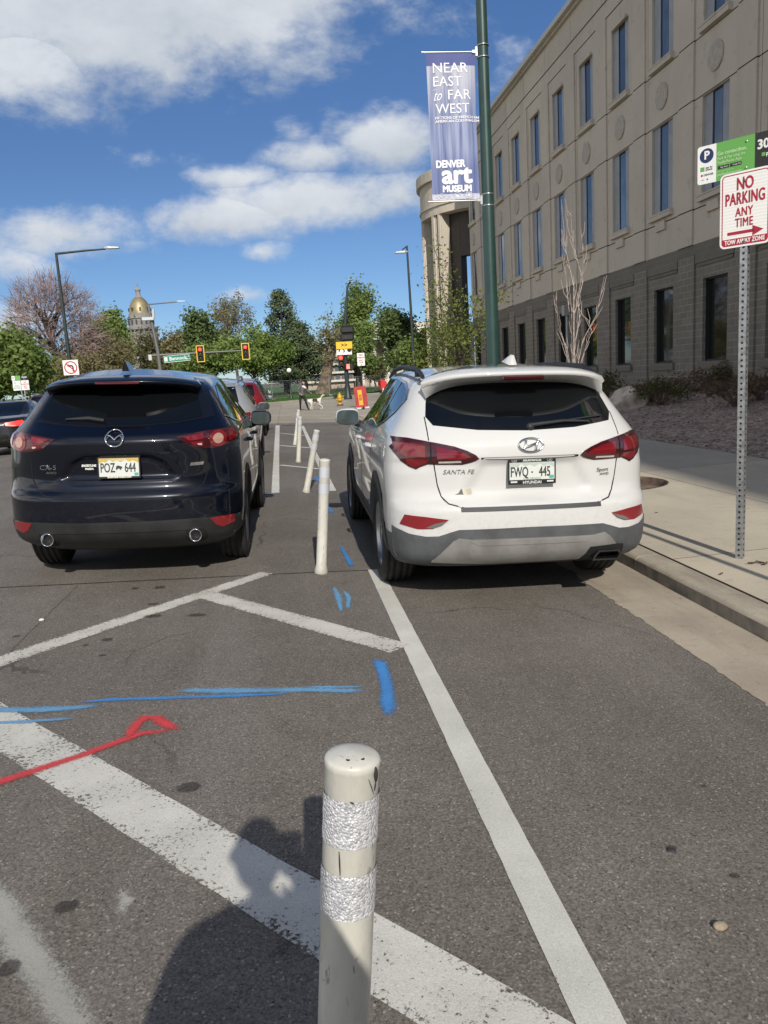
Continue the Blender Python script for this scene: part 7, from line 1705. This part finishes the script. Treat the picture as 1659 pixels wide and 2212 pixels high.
shrub(1310, 866, 22.5, 1.2, .9, 2, OLV, 'upright olive shrub to the left of the pale boulder', 800); shrub(1590, 878, 15.8, 1.6, .7, 3, DRY, 'wide dry brown shrub behind the sign post', 900); shrub(1500, 846, 20.5, 2.0, .6, 4, DRY, 'low dry hedge shrub against the brick wall', 800); shrub(1560, 842, 20.0, .9, .7, 5, OLV, 'small green shrub by the wall near the sign post', 500); shrub(1640, 865, 16.2, 1.3, .65, 6, DRY, 'dry shrub at the right picture edge', 700)
def boulder():
    Y = 19.2; c = at(1357, 866, Y); mb = MB(); bm = bmesh.new(); bmesh.ops.create_icosphere(bm, subdivisions=4, radius=1)
    for v in bm.verts:
        p = v.co.copy(); n = 1 + .10 * mnoise.noise(p * 1.6 + Vector((3, 1, 4))); 
        for d, k in (((-.75, -.2, .65), .62), ((.55, -.1, .8), .80), ((.95, 0, .05), .74), ((0, -1, .1), .72), ((0, 1, 0), .75)):
            d = Vector(d).normalized(); s = p.dot(d)
            if s > k: p -= d * (s - k) * .9
        v.co = Vector((p.x * .56, p.y * .45, p.z * .40)) * n + Vector((.06 * p.z, 0, 0)) + .008 * Vector((0, 0, mnoise.noise(p * 9)))
    bm.verts.index_update(); mb.add([v.co.copy() for v in bm.verts], [[v.index for v in f.verts] for f in bm.faces]); bm.free()
    o = mb.build('boulder', M('tan sandstone', (.56, .48, .38), .9, var=.3, vscale=3, bump=.5, bscale=25)); o.location = (c.x, Y, bed_surf(c.x, Y) + .17); tag(o, 'pale tan angular boulder on the planting bed beside the brick wall', 'boulder')
boulder()

# ================================================================== people and the dog
def skin_body(name, chains, mats, parent, root, assign, sub=2):
    """chains: {joint: (pos, radius)}, edges; one continuous skinned surface"""
    J, E = chains; names = list(J); idx = {n: i for i, n in enumerate(names)}
    me = bpy.data.meshes.new(name); bm = bmesh.new(); lay = bm.verts.layers.skin.verify(); vs = []
    for n in names:
        v = bm.verts.new(J[n][0]); r = J[n][1]; v[lay].radius = (r, r) if not hasattr(r, '__len__') else r; v[lay].use_root = (n == root); vs.append(v)
    for a, b in E: bm.edges.new((vs[idx[a]], vs[idx[b]]))
    bm.to_mesh(me); bm.free(); o = bpy.data.objects.new(name, me); COL.objects.link(o)
    md = o.modifiers.new('s', 'SKIN'); md.use_smooth_shade = True; m2 = o.modifiers.new('u', 'SUBSURF'); m2.levels = sub; m2.render_levels = sub
    dg = bpy.context.evaluated_depsgraph_get(); dg.update(); me2 = bpy.data.meshes.new_from_object(o.evaluated_get(dg)); bpy.data.objects.remove(o); me2.name = name
    me2.materials.clear()
    for m in mats: me2.materials.append(m)
    for p in me2.polygons: p.material_index = assign(p.center); p.use_smooth = True
    o = bpy.data.objects.new(name, me2); COL.objects.link(o); o.parent = parent; return o
SKINM = M('skin', (.42, .24, .165), .55); HAIRB = M('dark brown hair', (.03, .018, .012), .6, var=.4, vscale=40)
JKT = M('grey jacket', (.13, .125, .12), .85, var=.3, vscale=9); PANT = M('black trousers', (.010, .010, .012), .8); SHOE = M('dark shoes', (.02, .019, .018), .6)
def head(parent, c, s, face=Vector((0, -1, 0)), hair=HAIRB, long_=False):
    """head with brow, nose, mouth, ears, eyes; hair as a child"""
    mb = MB(); f = face.normalized(); rt = f.cross(Vector((0, 0, 1))) * -1; M4 = Matrix((rt, -f, Vector((0, 0, 1)))).transposed().to_4x4()
    bm = bmesh.new(); bmesh.ops.create_icosphere(bm, subdivisions=3, radius=1)
    for v in bm.verts:
        p = v.co; w = .074 * (1 if p.z > -.2 else 1 - .35 * (-p.z - .2)); x, y, z = p.x * w, p.y * .092, p.z * .118
        if p.y < -.3:
            y += .006 * math.exp(-((p.z - .05) / .12) ** 2) ; 
            y -= .020 * math.exp(-(p.x / .16) ** 2 - ((p.z + .12) / .16) ** 2); y -= .006 * math.exp(-(p.x / .35) ** 2 - ((p.z + .52) / .10) ** 2)
        v.co = Vector((x, y, z))
    bm.verts.index_update(); T = lambda q: M4 @ (Vector(q) * s) + Vector(c)
    mb.add([T(v.co) for v in bm.verts], [[v.index for v in g.verts] for g in bm.faces], 0, True); bm.free()
    for sd in (-1, 1): mb.tube([T((sd * .072, .01, -.02)), T((sd * .082, .015, .0)), T((sd * .080, .018, .03))], [.010 * s, .014 * s, .010 * s], 6)
    o = mb.build('head', SKINM, parent)
    mb = MB()
    for sd in (-1, 1): mb.lathe([(.001, -.008), (.009, -.004), (.009, .004), (.001, .008)], 8, 0, None, T((sd * .030, -.078, .005)))
    mb.tube([T((-.022, -.088, -.062)), T((0, -.094, -.060)), T((.022, -.088, -.062))], .004 * s, 5, 1); mb.build('face_features', [M('eye dark', (.02, .015, .012), .3), M('lips', (.32, .12, .10), .5)], o)
    mb = MB(); bm = bmesh.new(); bmesh.ops.create_icosphere(bm, subdivisions=3, radius=1); vs = []
    for v in bm.verts:
        p = v.co; q = Vector((p.x * .081, p.y * .10 + .008, p.z * .126 + .006))
        if p.y < -.15 and p.z < .45: q = Vector((p.x * .066, p.y * .08, p.z * .10))
        if p.z < -.25 and p.y > -.15: q.z -= (.16 if long_ else .0); q *= 1 if long_ else .96
        vs.append(T(q * (1 + .03 * mnoise.noise(p * 5))))
    bm.verts.index_update(); mb.add(vs, [[v.index for v in g.verts] for g in bm.faces], 0, True); bm.free(); mb.build('hair', hair, o); return o
def hand_joints(J, E, wrist, d, palm_n, thumb_side, pre, s=1.0, curl=.5):
    """five separate tapering fingers rooted in a palm"""
    d = Vector(d).normalized(); n = Vector(palm_n); n = (n - d * n.dot(d)).normalized(); a = d.cross(n)
    w = Vector(J[wrist][0]); J[pre + 'palm'] = (w + d * .05 * s, (.030 * s, .015 * s)); E.append((wrist, pre + 'palm'))
    for k, (o, L) in enumerate(((-.030, .064), (-.010, .075), (.010, .070), (.029, .054))):
        p = w + d * .088 * s + a * o * s; J[pre + 'k%d' % k] = (p, .0098 * s); E.append((pre + 'palm', pre + 'k%d' % k)); q = p; dd = d.copy()
        for j in range(3):
            dd = (dd * math.cos(curl) + n * math.sin(curl)).normalized(); q = q + dd * L * s * (.42, .32, .26)[j]; J[pre + 'f%d%d' % (k, j)] = (q, (.0092, .0084, .0068)[j] * s); E.append((pre + ('k%d' % k if j == 0 else 'f%d%d' % (k, j - 1)), pre + 'f%d%d' % (k, j)))
    t0 = w + d * .035 * s + a * thumb_side * .030 * s; t1 = t0 + (d * .6 + a * thumb_side * .7 + n * .3).normalized() * .038 * s; t2 = t1 + (d * .8 + n * .5).normalized() * .032 * s
    for nm, q, r in (('t0', t0, .012), ('t1', t1, .0105), ('t2', t2, .008)): J[pre + nm] = (q, r * s)
    E += [(pre + 'palm', pre + 't0'), (pre + 't0', pre + 't1'), (pre + 't1', pre + 't2')]
def walker():
    # person leaning a little forward over the dog's lead
    Y = 40.0; b = at(655, 886.5, Y); s = .90; t = thing('person', 'person in black trousers and a grey jacket walking a dog at the crossing', 'person', (b.x, Y, 0))
    V = lambda x, y, z: Vector((x * s, y * s, z * s)); J = {}; E = []
    for n, p, r in (('pelvis', (-.02, 0, .84), (.14, .11)), ('waist', (.0, 0, 1.0), (.135, .105)), ('chest', (.03, 0, 1.20), (.165, .12)), ('upper', (.05, 0, 1.34), (.13, .09)), ('neck', (.07, 0, 1.43), .05), ('nape', (.085, 0, 1.48), .048),
                    ('lh', (-.10, .0, .80), .095), ('lk', (-.13, -.04, .46), .066), ('la', (-.15, .05, .09), .045), ('lt', (-.14, -.12, .03), .036),
                    ('rh', (.08, .0, .80), .095), ('rk', (.19, -.05, .46), .066), ('ra', (.29, .02, .09), .045), ('rt', (.36, -.12, .03), .036),
                    ('ls', (-.13, 0, 1.34), .066), ('le', (-.20, -.06, 1.08), .05), ('lw', (-.10, -.20, .93), .034), ('rs', (.22, 0, 1.33), .066), ('re', (.33, -.08, 1.10), .05), ('rw', (.46, -.12, .98), .034)):
        J[n] = (V(*p), tuple(q * s for q in r) if hasattr(r, '__len__') else r * s)
    E = [('pelvis', 'waist'), ('waist', 'chest'), ('chest', 'upper'), ('upper', 'neck'), ('neck', 'nape'), ('pelvis', 'lh'), ('lh', 'lk'), ('lk', 'la'), ('la', 'lt'), ('pelvis', 'rh'), ('rh', 'rk'), ('rk', 'ra'), ('ra', 'rt'), ('upper', 'ls'), ('ls', 'le'), ('le', 'lw'), ('upper', 'rs'), ('rs', 're'), ('re', 'rw')]
    hand_joints(J, E, 'rw', (.9, -.2, -.3), (0, 0, -1), 1, 'r', s, .7); hand_joints(J, E, 'lw', (.6, -.6, -.2), (0, 0, -1), 1, 'l', s, .7)
    def asg(c):
        z = c.z / s; x = c.x / s
        if x > .47 or (abs(x + .02) < .12 and c.y / s < -.20 and .75 < z < 1.0): return 2
        return 3 if z < .075 else (1 if z < .86 else (2 if z > 1.42 else 0))
    skin_body('body', (J, E), [JKT, PANT, SKINM, SHOE], t, 'pelvis', asg); head(t, V(.11, -.02, 1.56), s * 1.02, Vector((.75, -.5, -.25)), long_=True)
    mb = MB(); mb.tube([V(.05, -.10, 1.36), V(.16, -.115, 1.33), V(.22, -.09, 1.24)], [.05, .06, .04], 8); mb.build('white_scarf', M('white cloth', (.72, .72, .70), .8), t)
    hw = J['rk1'][0] if 'rk1' in J else J['rw'][0]
    # dog: white with a dark brown saddle, tail up
    dx = at(672, 886, Y).x - b.x + .12
    d = thing('dog', 'white dog with a dark brown saddle patch and raised tail beside the walker', 'dog', (b.x + dx, Y - .02, 0)); D = {}; k = .98
    for n, p, r in (('hip', (.34, 0, .50), (.085, .10)), ('loin', (.20, 0, .49), (.072, .09)), ('rib', (.02, 0, .47), (.10, .115)), ('chest', (-.12, 0, .46), (.095, .125)), ('neck', (-.24, .0, .50), .065), ('poll', (-.33, 0, .52), .062), ('muzzle', (-.43, 0, .46), .036), ('nose', (-.48, 0, .44), .026),
                    ('t1', (.42, 0, .58), .032), ('t2', (.48, 0, .68), .040), ('t3', (.56, 0, .74), .042), ('t4', (.64, 0, .72), .022),
                    ('fl1', (-.13, .07, .34), .05), ('fl2', (-.15, .07, .19), .028), ('fl3', (-.14, .07, .03), .024), ('fl4', (-.18, .07, .02), .022), ('fr1', (-.10, -.07, .34), .05), ('fr2', (-.07, -.07, .19), .028), ('fr3', (-.06, -.07, .03), .024), ('fr4', (-.10, -.07, .02), .022),
                    ('hl1', (.31, .08, .36), .064), ('hl2', (.27, .08, .28), .045), ('hl3', (.40, .08, .17), .026), ('hl4', (.38, .08, .03), .022), ('hl5', (.34, .08, .02), .022), ('hr1', (.36, -.08, .36), .064), ('hr2', (.33, -.08, .28), .045), ('hr3', (.47, -.08, .17), .026), ('hr4', (.46, -.08, .03), .022), ('hr5', (.42, -.08, .02), .022),
                    ('el', (-.31, .06, .56), .022), ('el2', (-.30, .10, .50), .016), ('er', (-.31, -.06, .56), .022), ('er2', (-.30, -.10, .50), .016)):
        D[n] = (Vector(p) * k, tuple(q * k for q in r) if hasattr(r, '__len__') else r * k)
    DE = [('hip', 'loin'), ('loin', 'rib'), ('rib', 'chest'), ('chest', 'neck'), ('neck', 'poll'), ('poll', 'muzzle'), ('muzzle', 'nose'), ('hip', 't1'), ('t1', 't2'), ('t2', 't3'), ('t3', 't4'), ('chest', 'fl1'), ('fl1', 'fl2'), ('fl2', 'fl3'), ('fl3', 'fl4'), ('chest', 'fr1'), ('fr1', 'fr2'), ('fr2', 'fr3'), ('fr3', 'fr4'),
          ('hip', 'hl1'), ('hl1', 'hl2'), ('hl2', 'hl3'), ('hl3', 'hl4'), ('hl4', 'hl5'), ('hip', 'hr1'), ('hr1', 'hr2'), ('hr2', 'hr3'), ('hr3', 'hr4'), ('hr4', 'hr5'), ('poll', 'el'), ('el', 'el2'), ('poll', 'er'), ('er', 'er2')]
    def da(c): return 1 if (-.02 < c.x / k < .24 and c.z / k > .40) or (c.x / k < -.27 and c.z / k > .50) else 0
    skin_body('body', (D, DE), [M('white fur', (.66, .63, .56), .9, var=.15, vscale=20), M('brown fur', (.045, .028, .018), .9)], d, 'rib', da)
    mb = MB(); a = Vector(J['rw'][0]) + Vector((.05, -.03, -.04)); e = Vector((dx - .22, -.02, .52)); mb.tube([a, a.lerp(e, .5) - Vector((0, 0, .05)), e], .008, 5)
    le = mb.build('lead', M('lead strap', (.03, .03, .035), .7), t)
walker()
def photographer():
    # stands behind the camera holding the phone up; throws the shadow in the foreground
    t = thing('person', 'person standing at the viewpoint holding up a phone, seen only by shadow', 'person', (-.065, -.33, road_z(0, -.3))); J = {}; E = []
    for n, p, r in (('pelvis', (0, 0, .93), (.19, .14)), ('waist', (0, 0, 1.08), (.18, .13)), ('chest', (0, .0, 1.28), (.175, .125)), ('upper', (0, 0, 1.42), (.14, .09)), ('neck', (0, .01, 1.50), .055), ('nape', (0, .015, 1.55), .052),
                    ('lh', (-.095, 0, .88), .10), ('lk', (-.12, -.02, .50), .068), ('la', (-.14, 0, .09), .046), ('lt', (-.15, .16, .03), .036), ('rh', (.095, 0, .88), .10), ('rk', (.12, -.02, .50), .068), ('ra', (.14, 0, .09), .046), ('rt', (.15, .16, .03), .036),
                    ('ls', (-.19, 0, 1.42), .07), ('le', (-.25, .05, 1.14), .075), ('lw', (-.17, .17, 1.28), .045), ('rs', (.15, 0, 1.42), .07), ('re', (.20, .12, 1.22), .052), ('rw', (.12, .22, 1.37), .036)):
        J[n] = (Vector(p), r)
    E = [('pelvis', 'waist'), ('waist', 'chest'), ('chest', 'upper'), ('upper', 'neck'), ('neck', 'nape'), ('pelvis', 'lh'), ('lh', 'lk'), ('lk', 'la'), ('la', 'lt'), ('pelvis', 'rh'), ('rh', 'rk'), ('rk', 'ra'), ('ra', 'rt'), ('upper', 'ls'), ('ls', 'le'), ('le', 'lw'), ('upper', 'rs'), ('rs', 're'), ('re', 'rw')]
    hand_joints(J, E, 'rw', (-.35, .15, .9), (-.6, .2, 0), 1, 'r', 1, .45); hand_joints(J, E, 'lw', (.5, .3, .7), (.3, -.8, 0), -1, 'l', 1, .4)
    asg = lambda c: 3 if c.z < .075 else (1 if c.z < .95 else (2 if (c.z > 1.5 or (c.y > .19 and c.z > 1.2)) else 0))
    skin_body('body', (J, E), [M('dark hoodie', (.05, .055, .07), .9), M('denim', (.045, .06, .10), .85), SKINM, SHOE], t, 'pelvis', asg)
    head(t, (-.01, .03, 1.655), 1.0, Vector((0, 1, -.15)))
    ph = MB(); ph.box((.02, -.035, 1.475), (.075, .009, .152), bev=.004); o = ph.build('phone', M('black phone', (.02, .02, .022), .2)); tag(o, 'black phone held up by the photographer behind the viewpoint', 'phone')
photographer()
